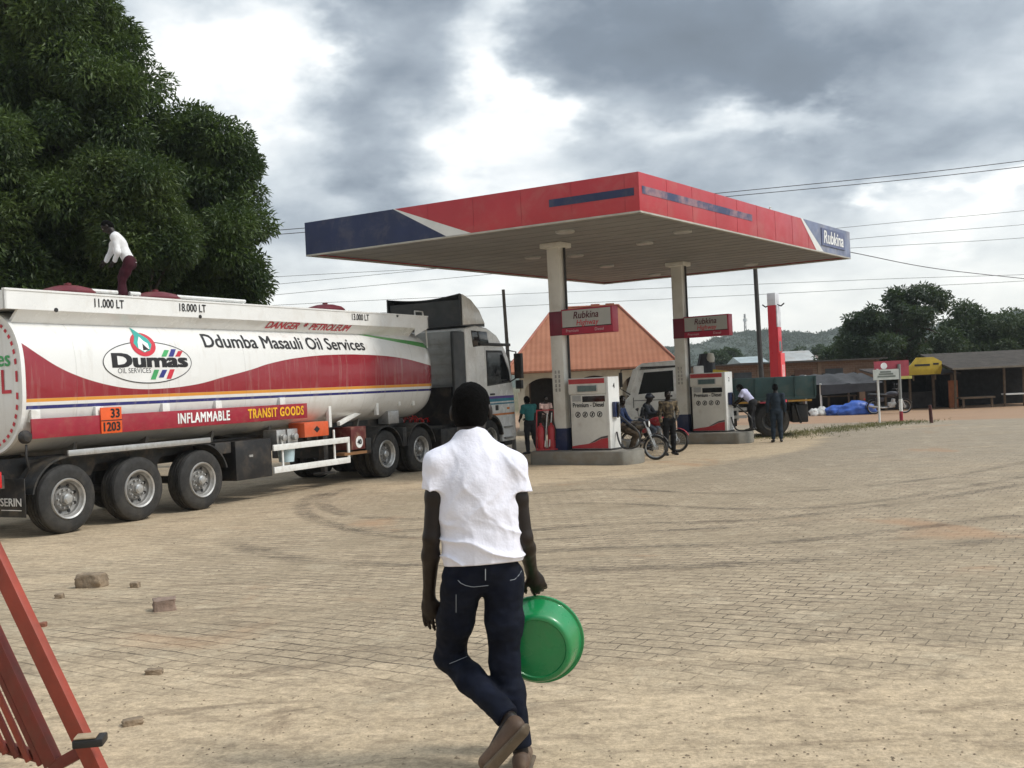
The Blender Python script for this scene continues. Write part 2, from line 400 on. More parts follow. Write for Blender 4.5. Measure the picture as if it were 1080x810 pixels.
def build_tracks():
    m = track_material()
    px = [
        [(470, 558), (400, 560), (345, 552), (318, 538), (330, 524), (372, 514)],
        [(470, 547), (410, 547), (362, 542), (340, 531), (352, 520), (386, 513)],
        [(445, 555), (520, 562), (640, 553), (777, 550), (914, 536), (1010, 522), (1095, 508)],
        [(470, 525), (560, 521), (640, 516), (777, 521), (914, 513), (1028, 498), (1095, 484)],
        [(400, 575), (520, 584), (640, 578), (823, 572), (960, 558), (1095, 541)],
        [(560, 533), (640, 531), (800, 537), (930, 528), (1095, 500)],
        [(232, 570), (330, 592), (470, 596), (640, 600), (860, 590), (1095, 566)],
        [(330, 545), (372, 560), (445, 568), (560, 570), (700, 560), (880, 552)],
    ]
    ws = [.42, .42, .36, .30, .42, .3, .5, .3]
    for pl, w in zip(px, ws):
        c = smooth_path([G(*p) for p in pl]); n = len(c); v = []; f = []; uvs = []
        for i, p in enumerate(c):
            d = (c[min(i + 1, n - 1)] - c[max(i - 1, 0)]).normalized(); s = Vector((-d.y, d.x, 0))
            for k in (-1, -.33, .33, 1):
                q = p + s * (w / 2 * k); v.append((q.x, q.y, gz(q.x, q.y) + .006)); uvs.append((i / (n - 1), (k + 1) / 2))
        for i in range(n - 1):
            for k in range(3): f.append((i * 4 + k, i * 4 + k + 1, i * 4 + k + 5, i * 4 + k + 4))
        o = raw_mesh('tyre_track', v, f, m); kind(o)
        uvl = o.data.uv_layers.new(name='UVMap'); idx = np.zeros(len(o.data.loops), np.int32); o.data.loops.foreach_get('vertex_index', idx)
        uvl.data.foreach_set('uv', np.asarray(uvs, np.float32)[idx].ravel())
build_tracks()

# ------------------------------------------------------------------ smooth bodies from blended volumes (marching on a grid)
def vnoise(P, scale, seed):
    """value noise on an (..., 3) array, -1..1"""
    rng = np.random.default_rng(seed); L = rng.uniform(-1, 1, (32, 32, 32)).astype(np.float32)
    q = P * scale + 500; i = np.floor(q).astype(np.int32); fr = (q - i).astype(np.float32); fr = fr * fr * (3 - 2 * fr); i0 = i % 32; i1 = (i + 1) % 32
    x0, y0, z0 = i0[..., 0], i0[..., 1], i0[..., 2]; x1, y1, z1 = i1[..., 0], i1[..., 1], i1[..., 2]; fx, fy, fz = fr[..., 0], fr[..., 1], fr[..., 2]
    def l(a, b, w): return a + (b - a) * w
    return l(l(l(L[x0, y0, z0], L[x1, y0, z0], fx), l(L[x0, y1, z0], L[x1, y1, z0], fx), fy), l(l(L[x0, y0, z1], L[x1, y0, z1], fx), l(L[x0, y1, z1], L[x1, y1, z1], fx), fy), fz)

class Vol:
    """blend of tapered limbs and ellipsoids -> one continuous mesh"""
    def __init__(s, h=.01, k=.03): s.h = h; s.k = k; s.p = []; s.cut = []; s.warp = None
    def limb(s, a, b, ra, rb, k=None, sq=None): s.p.append(('l', np.array(a, float), np.array(b, float), ra, rb, s.k if k is None else k, sq)); return s
    def chain(s, pts, rs, k=None, sq=None):
        for i in range(len(pts) - 1): s.limb(pts[i], pts[i + 1], rs[i], rs[i + 1], k, sq)
        return s
    def ell(s, c, r, axes=None, k=None): s.p.append(('e', np.array(c, float), np.array(r, float), axes, 0, s.k if k is None else k, None)); return s
    def clip(s, p, n): s.cut.append((np.array(p, float), np.array(n, float) / np.linalg.norm(n))); return s      # keeps the side n points away from
    def mesh(s):
        h = s.h; lo = np.full(3, 1e9); hi = -lo
        for q in s.p:
            if q[0] == 'c': continue
            r = max(q[3], q[4]) if q[0] == 'l' else float(np.max(q[2]))
            r *= (q[6][1] if q[6] and q[6][1] > 1 else 1)
            for e in ((q[1], q[2]) if q[0] == 'l' else (q[1],)): lo = np.minimum(lo, e - r); hi = np.maximum(hi, e + r)
        lo -= 4 * h; hi += 4 * h; n = np.ceil((hi - lo) / h).astype(int) + 1
        ax = [lo[i] + h * np.arange(n[i]) for i in range(3)]
        F = np.full(n, .2, np.float32)
        for q in s.p:
            if q[0] == 'c':                       # slice everything built so far, near one point
                i0 = np.maximum(0, np.floor((q[1] - q[3] - lo) / h).astype(int)); i1 = np.minimum(n, np.ceil((q[1] + q[3] - lo) / h).astype(int) + 1); sl_ = tuple(slice(i0[j], i1[j]) for j in range(3))
                D = np.stack(np.meshgrid(*[ax[j][sl_[j]] for j in range(3)], indexing='ij'), -1) - q[1]
                F[sl_] = np.where(np.linalg.norm(D, axis=-1) < q[3], np.maximum(F[sl_], D @ q[2]), F[sl_]); continue
            k = q[5]
            if q[0] == 'l':
                a, b, ra, rb, sq = q[1], q[2], q[3], q[4], q[6]; r = max(ra, rb) * (max(1, sq[1]) if sq else 1) + k + 4 * h
                l0 = np.minimum(a, b) - r; h0 = np.maximum(a, b) + r
            else: r = q[2].max() + k + 4 * h; l0 = q[1] - r; h0 = q[1] + r
            i0 = np.maximum(0, np.floor((l0 - lo) / h).astype(int)); i1 = np.minimum(n, np.ceil((h0 - lo) / h).astype(int) + 1)
            sl_ = tuple(slice(i0[j], i1[j]) for j in range(3))
            P = np.stack(np.meshgrid(*[ax[j][sl_[j]] for j in range(3)], indexing='ij'), -1)
            if q[0] == 'l':
                ba = b - a; t_ = np.clip(((P - a) @ ba) / max(1e-9, ba @ ba), 0, 1); D = P - a - t_[..., None] * ba
                if sq:
                    nx = np.array(sq[0], float); nx /= np.linalg.norm(nx); c = D @ nx; D = D + (c / sq[1] - c)[..., None] * nx
                d = np.linalg.norm(D, axis=-1) - (ra + t_ * (rb - ra))
            else:
                D = P - q[1]
                if q[3] is not None: D = D @ np.array([np.array(v) for v in q[3]]).T
                g = np.linalg.norm(D / q[2], axis=-1); d = (g - 1) * q[2].min() * (.5 + .5 * q[2].mean() / q[2].min())
            f0 = F[sl_]
            hh = np.clip(.5 + .5 * (f0 - d) / k, 0, 1); F[sl_] = f0 + (d - f0) * hh - k * hh * (1 - hh)
        need = s.cut or s.warp
        if need:
            P = np.stack(np.meshgrid(*ax, indexing='ij'), -1).astype(np.float32)
            if s.warp: F = F + s.warp(P)
            for c, nn in s.cut: F = np.maximum(F, ((P - c) @ nn).astype(np.float32))
            for c, nn, rad in getattr(s, 'loc', ()):
                D = P - c; F = np.where(np.linalg.norm(D, axis=-1) < rad, np.maximum(F, (D @ nn).astype(np.float32)), F)
        return surface_net(F, lo, h)
def surface_net(F, lo, h):
    I = F < 0; nx, ny, nz = [a - 1 for a in F.shape]
    cor = [(0, 0, 0), (1, 0, 0), (0, 1, 0), (1, 1, 0), (0, 0, 1), (1, 0, 1), (0, 1, 1), (1, 1, 1)]
    cnt = sum(I[a:a + nx, b:b + ny, c:c + nz].astype(np.int8) for a, b, c in cor)
    act = (cnt > 0) & (cnt < 8); idx = np.argwhere(act); ident = np.full(act.shape, -1, np.int64); ident[act] = np.arange(len(idx))
    vals = np.stack([F[idx[:, 0] + a, idx[:, 1] + b, idx[:, 2] + c] for a, b, c in cor], 1)
    acc = np.zeros((len(idx), 3)); m = np.zeros(len(idx)); corA = np.array(cor, float)
    for i in range(8):
        for j in range(i + 1, 8):
            if np.abs(corA[i] - corA[j]).sum() != 1: continue
            a, b = vals[:, i], vals[:, j]; cr_ = (a < 0) != (b < 0); t_ = np.where(cr_, a / np.where(cr_, a - b, 1), 0)
            acc += np.where(cr_[:, None], corA[i] + t_[:, None] * (corA[j] - corA[i]), 0); m += cr_
    V = lo + (idx + acc / m[:, None]) * h; Q = []
    for d in range(3):
        e1, e2 = [(1, 2), (2, 0), (0, 1)][d]
        sl0 = [slice(None)] * 3; sl1 = [slice(None)] * 3; sl0[d] = slice(0, -1); sl1[d] = slice(1, None)
        A = I[tuple(sl0)]; B = I[tuple(sl1)]; pts = np.argwhere(A != B)
        lim = np.array([nx, ny, nz]); ok = (pts[:, e1] > 0) & (pts[:, e2] > 0) & (pts[:, e1] < lim[e1]) & (pts[:, e2] < lim[e2]); pts = pts[ok]
        def cell(o1, o2):
            q = pts.copy(); q[:, e1] -= o1; q[:, e2] -= o2; return ident[q[:, 0], q[:, 1], q[:, 2]]
        q = np.stack([cell(1, 1), cell(0, 1), cell(0, 0), cell(1, 0)], 1)
        fl = ~A[pts[:, 0], pts[:, 1], pts[:, 2]]; q[fl] = q[fl][:, ::-1]; Q.append(q)
    Q = np.concatenate(Q); Q = Q[(Q >= 0).all(1)]
    for _ in range(2):                                     # light smoothing
        s_ = np.zeros_like(V); c_ = np.zeros(len(V))
        for i in range(4):
            a, b = Q[:, i], Q[:, (i + 1) % 4]; np.add.at(s_, a, V[b]); np.add.at(c_, a, 1)
        V = V * .5 + .5 * s_ / np.maximum(1, c_)[:, None]
    return V, Q
# ------------------------------------------------------------------ tanker lorry (local frame: x forward, y away from the near side, z up)
TA = R(27.75); T_O = Vector((-6.984, 16.262, 0)); T_RZ = R(90) - TA
tdir = Vector((math.sin(TA), math.cos(TA), 0)); tleft = Vector((-math.cos(TA), math.sin(TA), 0))
def T(px, py, y=0.0):
    """photo direction met with the lengthwise plane at local y -> (s, z)"""
    a, b = ray(px, py); n = -tleft; k = T_O.dot(n) - y; Y = k / (a * n.x + n.y)
    p = Vector((a * Y, Y, CAM_H + b * Y)); return (p - T_O).dot(tdir), p.z

M_white = mat('tank_white', (.78, .78, .76), .22, 0, .04, 1.2, dirt=((.45, .38, .28), .22, 2.2), coat=.3)
M_wh2 = mat('white_paint', (.76, .76, .73), .4, 0, .06, 2, dirt=((.35, .28, .2), .35, 5))
M_red = mat('signal_red', (.42, .022, .03), .4, 0, .1, 2, dirt=((.3, .16, .1), .25, 5))
M_maroon = mat('maroon_board', (.30, .012, .03), .42, 0, .1, 2, dirt=((.3, .16, .1), .25, 5))
M_black = mat('black_paint', (.012, .012, .013), .5, 0, .3, 3, dirt=((.12, .09, .06), .4, 3))
M_chassis = mat('chassis_grey', (.035, .034, .033), .6, 0, .3, 3, dirt=((.16, .12, .08), .55, 4))
M_plastic = mat('mudguard_plastic', (.018, .018, .018), .5, 0, .25, 4, dirt=((.16, .125, .085), .5, 3))
M_rub = mat('tyre_rubber', (.022, .021, .02), .8, 0, .3, 6, bump=.25, bscale=60, dirt=((.10, .085, .062), .55, 1.6))
M_ring = mat('wheel_ring', (.46, .45, .43), .38, .6, .12, 5, dirt=((.2, .16, .11), .4, 8))
M_rim = mat('wheel_steel', (.24, .235, .225), .5, .45, .15, 5, dirt=((.13, .10, .07), .6, 8))
M_steel = mat('bare_steel', (.5, .5, .49), .38, .7, .12, 6, dirt=((.2, .16, .11), .45, 6))
M_cradle = mat('cradle_grey', (.20, .19, .17), .6, 0, .2, 3, dirt=(DUST, .4, 4))
M_orange = mat('orange_plate', (.72, .10, .015), .45, 0, .08, 4)
M_ink = mat('black_ink', (.012, .012, .014), .6)
M_inkw = mat('white_ink', (.8, .8, .78), .6)
M_inky = mat('yellow_ink', (.78, .42, .02), .55)
M_inkr = mat('red_ink', (.55, .03, .05), .5)
M_inkg = mat('green_ink', (.06, .36, .12), .5)
M_inkb = mat('blue_ink', (.03, .035, .22), .5)
M_inkt = mat('teal_ink', (.03, .38, .33), .5)
M_lamp = mat('amber_lens', (.7, .22, .02), .25)
M_rlamp = mat('red_lens', (.45, .01, .01), .25)
M_glass = glass()

TY, TZ, THW, THH, TEX = 1.27, 2.37, 1.25, 1.13, 2.9       # tank centre, half width, half height, squareness
TS0, TS1 = -.62, 10.95
def tank_y(z):
    q = min(.999, abs((z - TZ) / THH)); return TY - THW * (1 - q ** TEX) ** (1 / TEX)

def tank_material():
    m = bpy.data.materials.new('tank_livery'); m.use_nodes = True; t = NT(m.node_tree); b = t.n['Principled BSDF']
    tc = t.new('ShaderNodeTexCoord'); P = tc.outputs['Object']; x, y, z = t.sep(P)
    up = [T(*p) for p in [(16.7, 354), (30, 364), (44.4, 375), (66.7, 389), (85, 397), (100, 402), (118, 406.5), (133, 409), (150, 410.3), (167, 410), (200, 406.7), (240, 396.7), (265, 390), (287, 383), (320, 376.7), (353, 374), (387, 374), (420, 376.7), (459, 385.5)]]
    fc = t.new('ShaderNodeFloatCurve'); c = fc.mapping.curves[0]
    pts = [((s - TS0 + .3) / 12.4, (zz - 1.8) / 1.5) for s, zz in up]
    c.points[0].location = (0, pts[0][1] + .07); c.points[1].location = (1, pts[-1][1] - .02)
    for p in pts: c.points.new(*p)
    fc.mapping.update(); t.set(fc, 'Value', t.math('DIVIDE', t.math('SUBTRACT', x, TS0 - .3), 12.4))
    ztop = t.math('ADD', t.math('MULTIPLY', fc.outputs[0], 1.5), 1.8)
    def line(p, q):                       # straight stripe edge as z(s)
        (s0, z0), (s1, z1) = T(*p), T(*q); k = (z1 - z0) / (s1 - s0)
        return t.math('ADD', t.math('MULTIPLY', x, k), z0 - k * s0)
    def gt(a, b_): return t.mr(t.math('SUBTRACT', a, b_), -.003, .003, 0, 1, False)
    def band(lo, hi): return t.math('MULTIPLY', gt(z, lo), gt(hi, z))
    L = lambda y0, y1: line((25, y0), (459, y1))
    o_hi, o_lo = L(421.0, 404.3), L(424.6, 407.0); b_hi, b_lo = L(428.3, 409.6), L(432.2, 411.8)
    n = t.noise(P, 1.1, 5, .6); white = t.mix(n, (.80, .80, .78), (.72, .715, .69))
    fl = t.math('GREATER_THAN', x, TS0 + .03)
    col = t.mix(t.math('MULTIPLY', fl, t.math('MULTIPLY', gt(z, o_hi), gt(ztop, z))), white, t.mix(n, (.30, .016, .028), (.24, .014, .023)))
    col = t.mix(t.math('MULTIPLY', fl, band(o_lo, o_hi)), col, (.70, .30, .04))
    col = t.mix(t.math('MULTIPLY', fl, band(b_lo, b_hi)), col, (.025, .03, .17))
    (gs0, g0), (gs1, g1) = T(357, 345), T(452, 366); (hs0, h0), (hs1, h1) = T(395, 349.5), T(452, 360.5)
    k1 = (h1 - h0) / (hs1 - hs0); top = t.math('ADD', t.math('MULTIPLY', x, k1), h0 - k1 * hs0 + .02)
    (qs0, q0), (qs1, q1) = T(357, 345), T(452, 366.5); k2 = (q1 - q0) / (qs1 - qs0); bot = t.math('ADD', t.math('MULTIPLY', x, k2), q0 - k2 * qs0)
    (ts0, t0_), (ts1, t1_) = T(360, 346), T(452, 361); k3 = (t1_ - t0_) / (ts1 - ts0); top = t.math('ADD', t.math('MULTIPLY', x, k3), t0_ - k3 * ts0)
    col = t.mix(t.math('MULTIPLY', band(bot, top), t.math('GREATER_THAN', x, gs0)), col, (.10, .33, .10))
    dst = t.mr(t.math('ADD', z, t.math('MULTIPLY', t.noise(P, 2.5, 6, .7), .5)), 1.45, 2.25, .6, 0)
    col = t.mix(t.math('MULTIPLY', dst, .75), col, (.42, .37, .29))
    sm_ = t.math('ABSOLUTE', t.math('SUBTRACT', t.math('FRACT', t.math('DIVIDE', t.math('ADD', x, .62), 1.93)), .5)); seam = t.mr(sm_, .0, .006, 1, 0)
    col = t.mix(t.math('MULTIPLY', seam, .22), col, (.2, .17, .14))
    sk = t.new('ShaderNodeMapping'); sk.inputs['Scale'].default_value = (5, 5, .35); t.l.new(P, sk.inputs['Vector'])
    col = t.mix(t.mr(t.noise(sk.outputs[0], 1.5, 5, .65), .5, .8, 0, .38), col, (.45, .40, .33))
    t.set(b, 'Base Color', col); b.inputs['Roughness'].default_value = .27; b.inputs['Coat Weight'].default_value = .25; b.inputs['Coat Roughness'].default_value = .1
    bp = t.new('ShaderNodeBump'); t.set(bp, 'Height', t.math('ADD', t.math('ADD', t.noise(P, 1.6, 2, .5), t.math('MULTIPLY', t.noise(P, 4.5, 2, .5), .22)), t.math('MULTIPLY', seam, .12))); bp.inputs['Strength'].default_value = .34; bp.inputs['Distance'].default_value = .08
    t.l.new(bp.outputs[0], b.inputs['Normal'])
    return m

def ring(s, k=1.0, n=72, lift=0.0):
    out = []
    for i in range(n):
        th = 2 * math.pi * i / n; c, q = math.cos(th), math.sin(th)
        yy = TY + THW * k * math.copysign(abs(c) ** (2 / TEX), c); zz = TZ + (THH * k) * math.copysign(abs(q) ** (2 / TEX), q)
        out.append((s, yy, zz + lift))
    return out

def on_tank(body, size, s, z, material, parent, fit=None, tilt=0.0, rise=0.0, name='lettering', lift=.006, **kw):
    """lettering bent onto the near flank"""
    vs, fs = text_mesh(body, size, **kw); wrap_flat(vs, fs, s, z, material, parent, fit, tilt, name, lift)
def wrap_flat(vs, fs, s, z, material, parent, fit=None, tilt=0.0, name='emblem', lift=.006):
    x0 = min(p.x for p in vs); x1 = max(p.x for p in vs); k = (fit / (x1 - x0)) if fit else 1; xc = (x0 + x1) / 2 if fit else 0
    bm = bmesh.new(); bv = [bm.verts.new(((p.x - xc) * k, p.y + (p.x - xc) * k * tilt, p.z)) for p in vs]
    for f in fs:
        try: bm.faces.new([bv[i] for i in f])
        except ValueError: pass
    bmesh.ops.triangulate(bm, faces=bm.faces[:])
    ymin = min(v.co.y for v in bm.verts); ymax = max(v.co.y for v in bm.verts); yy = ymin + .04
    while yy < ymax:
        bmesh.ops.bisect_plane(bm, geom=bm.verts[:] + bm.edges[:] + bm.faces[:], plane_co=(0, yy, 0), plane_no=(0, 1, 0)); yy += .04
    for v in bm.verts:
        zz = z + v.co.y; v.co = Vector((s + v.co.x, tank_y(zz) - lift - v.co.z, zz))
    me = bpy.data.meshes.new(name); bm.to_mesh(me); bm.free(); me.materials.append(material)
    ob = bpy.data.objects.new(name, me); COL.objects.link(ob); ob.parent = parent; return ob
def disc(rx, ry, n=48, hole=None):
    if not hole: return [Vector((rx * math.cos(2 * math.pi * i / n), ry * math.sin(2 * math.pi * i / n), 0)) for i in range(n)], [tuple(range(n))]
    vs = [Vector((rx * q * math.cos(2 * math.pi * i / n), (ry - rx * (1 - q)) * math.sin(2 * math.pi * i / n), 0)) for q in (1, hole) for i in range(n)]
    return vs, [(i, (i + 1) % n, n + (i + 1) % n, n + i) for i in range(n)]

def make_wheel(parent, x, y, r=.535, w=.37, face=-1, dual=False, name='wheel', rim_mat=None):
    """tyre (the part), rim and hub below it; face=-1: outside towards the viewer's side"""
    ax = (0, 1, 0); rr = .305
    t = MB(); hw = w / 2
    prof = [(rr, -hw + .03), (rr + .03, -hw + .005), (r * .80, -hw - .005), (r - .05, -hw + .01), (r - .015, -hw + .035), (r, -hw + .07)]
    for g in (-.28, -.09, .09, .28):
        c = g * w; prof += [(r, c - .012), (r - .014, c - .008), (r - .014, c + .008), (r, c + .012)]
    prof += [(r, hw - .07), (r - .015, hw - .035), (r - .05, hw - .01), (r * .80, hw + .005), (rr + .03, hw - .005), (rr, hw - .03)]
    t.lathe(prof, (0, 0, 0), ax, 48)
    wh = t.build(name, M_rub, parent, smooth=True, angle=30); wh.location = (x, y, r)
    f = face; d = MB()
    deep = .13 if dual else .115
    d.lathe([(rr - .005, f * hw * .6), (rr + .016, f * (hw - .012)), (rr + .004, f * (hw + .008)), (rr - .022, f * (hw - .004)), (rr - .035, f * (hw - .05)), (rr - .05, f * (hw - .07))], (0, 0, 0), ax, 40)
    rim = d.build('rim', rim_mat or M_ring, wh, smooth=True, angle=25); d = MB()
    d.lathe([(rr - .05, f * (hw - .07)), (rr - .06, f * (hw - deep)), (.20, f * (hw - deep - .015)), (.165, f * (hw - deep + .02)), (.12, f * (hw - deep + .025)), (.105, f * (hw - deep + .05)), (.0, f * (hw - deep + .055))], (0, 0, 0), ax, 40)
    d.build('wheel_disc', rim_mat or M_rim, wh, smooth=True, angle=25)
    h = MB()
    for k in range(10):
        th = 2 * math.pi * k / 10; h.cyl((.145 * math.cos(th), f * (hw - deep + .015), .145 * math.sin(th)), (.145 * math.cos(th), f * (hw - deep + .06), .145 * math.sin(th)), .016, n=6)
    h.lathe([(.08, f * (hw - deep + .03)), (.08, f * (hw - deep + .10)), (.06, f * (hw - deep + .125)), (0, f * (hw - deep + .13))], (0, 0, 0), ax, 20)
    h.build('hub', rim_mat or M_steel, wh, smooth=True)
    v = MB()
    for k in range(8):
        th = 2 * math.pi * (k + .5) / 8; v.cyl((.215 * math.cos(th), f * (hw - deep - .015), .215 * math.sin(th)), (.215 * math.cos(th), f * (hw - deep + .003), .215 * math.sin(th)), .027, n=10)
    v.build('vent_hole', M_black, wh)
    return wh

def arch(b, x, r0, r1, y0, y1, a0, a1, z0=.535, n=16):
    """curved mudguard shell"""
    vs = []; fs = []
    for i in range(n + 1):
        a = a0 + (a1 - a0) * i / n
        for rr in (r0, r1):
            for yy in (y0, y1): vs.append((x + rr * math.cos(a), yy, z0 + rr * math.sin(a)))
    for i in range(n):
        o = i * 4; p = o + 4; fs += [(o, o + 1, p + 1, p), (o + 2, p + 2, p + 3, o + 3), (o, p, p + 2, o + 2), (o + 1, o + 3, p + 3, p + 1)]
    fs += [(0, 2, 3, 1), (n * 4, n * 4 + 1, n * 4 + 3, n * 4 + 2)]
    b.add(vs, fs)

CY, SKZ = .10, 3.27; SKY = tank_y(SKZ) - .006
def on_coaming(body, size, s, z, w_, k):
    sl = Vector((0, CY - SKY, 3.46 - SKZ)).normalized(); z = 3.385; f = (z - SKZ) / (3.46 - SKZ)
    return lettering(body, size, (s, SKY + (CY - SKY) * f, z), (1, 0, 0), sl, M_inkr, None, fit=w_, lift=.005, shear=.2, bold=.007)

def build_trailer():
    t = thing('tanker_trailer', 'long white fuel tank trailer with a red swoosh parked at the left of the forecourt', 'tanker trailer', T_O, T_RZ)
    lm = tank_material()
    b = MB(); rings = []
    for s, k in ((TS0 - .02, .90), (TS0 - .01, .955), (TS0 + .0, .985), (TS0 + .05, 1.0)): rings.append(ring(s, k))
    for s in np.linspace(.0, 10.3, 22): rings.append(ring(s, 1.0))
    for s, k, l in ((10.5, .995, 0), (10.75, .975, .0), (10.95, .93, .0), (11.08, .85, 0), (11.17, .7, 0), (11.22, .45, 0), (11.24, .2, 0)): rings.append(ring(s, k, 72, l))
    tank = MB().loft(rings).build('tank', lm, t, smooth=True, angle=40)
    # rear rim, reflective squares, rear wording
    rm = MB()
    o_, i_ = ring(TS0 - .035, 1.012), ring(TS0 - .035, .975); o2, i2 = ring(TS0 + .03, 1.012), ring(TS0 + .03, .975)
    n = 72; vs = o_ + i_ + o2 + i2; fs = []
    for k in range(n):
        q = (k + 1) % n; fs += [(k, q, n + q, n + k), (k, 2 * n + k, 2 * n + q, q), (n + k, n + q, 3 * n + q, 3 * n + k)]
    rm.add(vs, fs); rm.build('rear_rim', M_white, tank)
    rg = ring(TS0 - .024, .925, 90); r2 = ring(TS0 - .024, .885, 90)
    for k in range(0, 90, 2):
        MB().add([rg[k], rg[(k + 1) % 90], r2[(k + 1) % 90], r2[k]], [(0, 1, 2, 3)]).build('reflective_square', M_inkr, tank)
    for bd, sz, z, m_ in (('Oil Services', .34, 2.72, M_inkg), ('PETROL', .52, 2.36, M_inkr)):
        lettering(bd, sz, (TS0 - .026, TY - .12, z), (0, -1, 0), (0, 0, 1), m_, tank, fit=1.78, lift=.002, bold=.006)
    # top coaming
    z_lo, z_hi = 3.46, 3.74
    c = MB()
    for y0, sg in ((CY, 1), (2.54 - CY, -1)):
        # upright lip, then a skirt sloping down on to the flank
        for s0_, s1_, pl in ((TS0 - .2, 10.9, [(0, z_lo), (.035, z_lo), (.035, z_hi), (0, z_hi)]), (TS0 - .2, 10.9, [(-.012, z_hi), (.05, z_hi), (.05, z_hi + .03), (-.012, z_hi + .03)]), (TS0 + .03, 10.3, [(0, z_lo), (SKY - CY, SKZ), (SKY - CY + .06, SKZ + .02), (.06, z_lo)])):
            c.prism([(y0 + sg * a, b_) for a, b_ in pl], s0_, s1_, (Vector(), Vector((0, 1, 0)), Vector((0, 0, 1)), Vector((1, 0, 0))))
        c.prism([(10.3, z_lo), (10.86, z_lo), (10.3, SKZ)], y0 + sg * .0, y0 + sg * .02, (Vector(), Vector((1, 0, 0)), Vector((0, 0, 1)), Vector((0, 1, 0))))
    c.bx(TS0 - .2, TS0 - .16, CY, 2.54 - CY, z_lo, z_hi); c.bx(10.86, 10.9, CY, 2.54 - CY, z_lo, z_hi)
    co = c.build('coaming', M_white, t)
    w = MB(); w.bx(TS0 - .16, 10.86, CY + .04, 2.5 - CY, 3.455, 3.475); w.build('walkway', M_steel, t)
    for px_, py_ in ((74, 312), (166, 317), (345, 328)):
        s, z = T(px_, py_, 1.2); mh = MB()
        mh.lathe([(.42, 3.47), (.42, 3.84), (.45, 3.86), (.45, 3.90), (.38, 3.96), (.2, 4.01), (.06, 4.02), (.06, 4.06), (0, 4.07)], (s, 1.25, 0), (0, 0, 1), 32)
        mo = mh.build('manhole_cover', mat('cover_dark_red', (.13, .012, .02), .45, 0, .15, 3, dirt=((.2, .14, .1), .3, 4)), t, smooth=True)
        MB().bx(s + .40, s + .55, 1.1, 1.4, 3.75, 3.88).build('hinge', M_steel, mo, bevel=.01)
    for px0, px1 in ((88, 121), (128, 139), (178, 250)):
        s0 = T(px0, 310, 1.2)[0]; s1 = T(px1, 312, 1.2)[0]; hr = MB(); hr.tube([(s0, 1.0, 3.93), (s1, 1.0, 3.93)], .035, 8)
        for s in (s0 + .05, s1 - .05): hr.cyl((s, 1.0, 3.47), (s, 1.0, 3.93), .02, n=6)
        hr.build('top_pipe', M_wh2, t, smooth=True)
    fr = MB(); fr.tube([(10.7, .35, 3.75), (10.7, .35, 3.9), (11.05, .35, 3.9), (11.18, .35, 3.4), (11.2, .35, 3.0)], .022, 6); fr.tube([(10.7, 2.15, 3.75), (10.7, 2.15, 3.9), (11.05, 2.15, 3.9), (11.18, 2.15, 3.4), (11.2, 2.15, 3.0)], .022, 6)
    fr.build('ladder_rail', M_wh2, t, smooth=True)
    # small drain holes in the coaming
    for p in ((59, 327), (211, 334), (419, 333)):
        s, z = T(*p, CY); MB().cyl((s, CY + .002, z), (s, CY - .012, z), .035, n=10).build('drain_outlet', M_black, t)
    for bd, p, w_, sz in (('11.000 LT', (115, 321), 31, .2), ('18.000 LT', (203, 325.5), 28, .2), ('13.000 LT', (380, 335), 18, .2)):
        s0 = T(p[0] - w_ / 2, p[1], CY)[0]; s1, z = T(p[0] + w_ / 2, p[1], CY)
        lettering(bd, sz, ((s0 + s1) / 2, CY - .002, z - .01), (1, 0, 0), (0, 0, 1), M_ink, t, fit=s1 - s0, bold=.003)
    # flank lettering
    def span(x0, x1, y, dy=0.0):
        s0, z0 = T(x0, y); s1, z1 = T(x1, y + dy); return (s0 + s1) / 2, (z0 + z1) / 2, s1 - s0, (z1 - z0) / (s1 - s0)
    s, z, w_, k = span(219, 388, 359.5, 4.5); on_tank('Ddumba Masauli Oil Services', .36, s, z, M_ink, tank, w_, k, bold=.006)
    s, z, w_, k = span(288, 375, 339.5, 2.5); dg = on_coaming('DANGER  *  PETROLEUM', .25, s, z, w_, k); dg.parent = co
    cx, cz = T(158.5, 382); es = T(205, 382)[0] - T(112, 382)[0]; eh = (T(158, 360)[1] - T(158, 404.5)[1])
    vs, fs = disc(es / 2, eh / 2, 64); wrap_flat(vs, fs, cx, cz, M_white, tank, name='emblem_field', lift=.004)
    vs, fs = disc(es / 2, eh / 2, 64, .985); wrap_flat(vs, fs, cx, cz, M_ink, tank, name='emblem_ring', lift=.008)
    s, z, w_, k = span(119, 199, 381, -.5); on_tank('Dumas', .33, s, z, M_ink, tank, w_, 0, bold=.016)
    s, z, w_, k = span(125, 160, 391, .3); on_tank('OIL SERVICES', .12, s, z, M_ink, tank, w_, 0)
    # flame in a drop
    fx, fz = T(153.5, 363)
    q = lambda l: ([Vector((a * .92, c_, 0)) for a, c_ in l], [tuple(range(len(l)))])
    vs, fs = disc(.27, .205, 40); wrap_flat([Vector((p.x + .02, p.y, 0)) for p in vs], fs, fx, fz, M_inkr, tank, name='emblem_drop', lift=.009)
    wrap_flat(*q([(-.14, -.06), (-.20, .02), (-.13, .13), (-.10, .30), (.02, .2), (.17, .1), (.22, 0), (.15, -.1), (0, -.14)]), fx, fz, M_inkt, tank, name='emblem_flame', lift=.012)
    wrap_flat(*q([(-.12, -.07), (-.10, .04), (-.02, .14), (.05, .06), (.13, .02), (.14, -.07), (.02, -.13)]), fx, fz, M_inkw, tank, name='emblem_flame', lift=.015)
    wrap_flat(*q([(-.02, -.1), (.0, .02), (.06, -.04), (.13, -.09)]), fx, fz, M_ink, tank, name='emblem_flame', lift=.018)
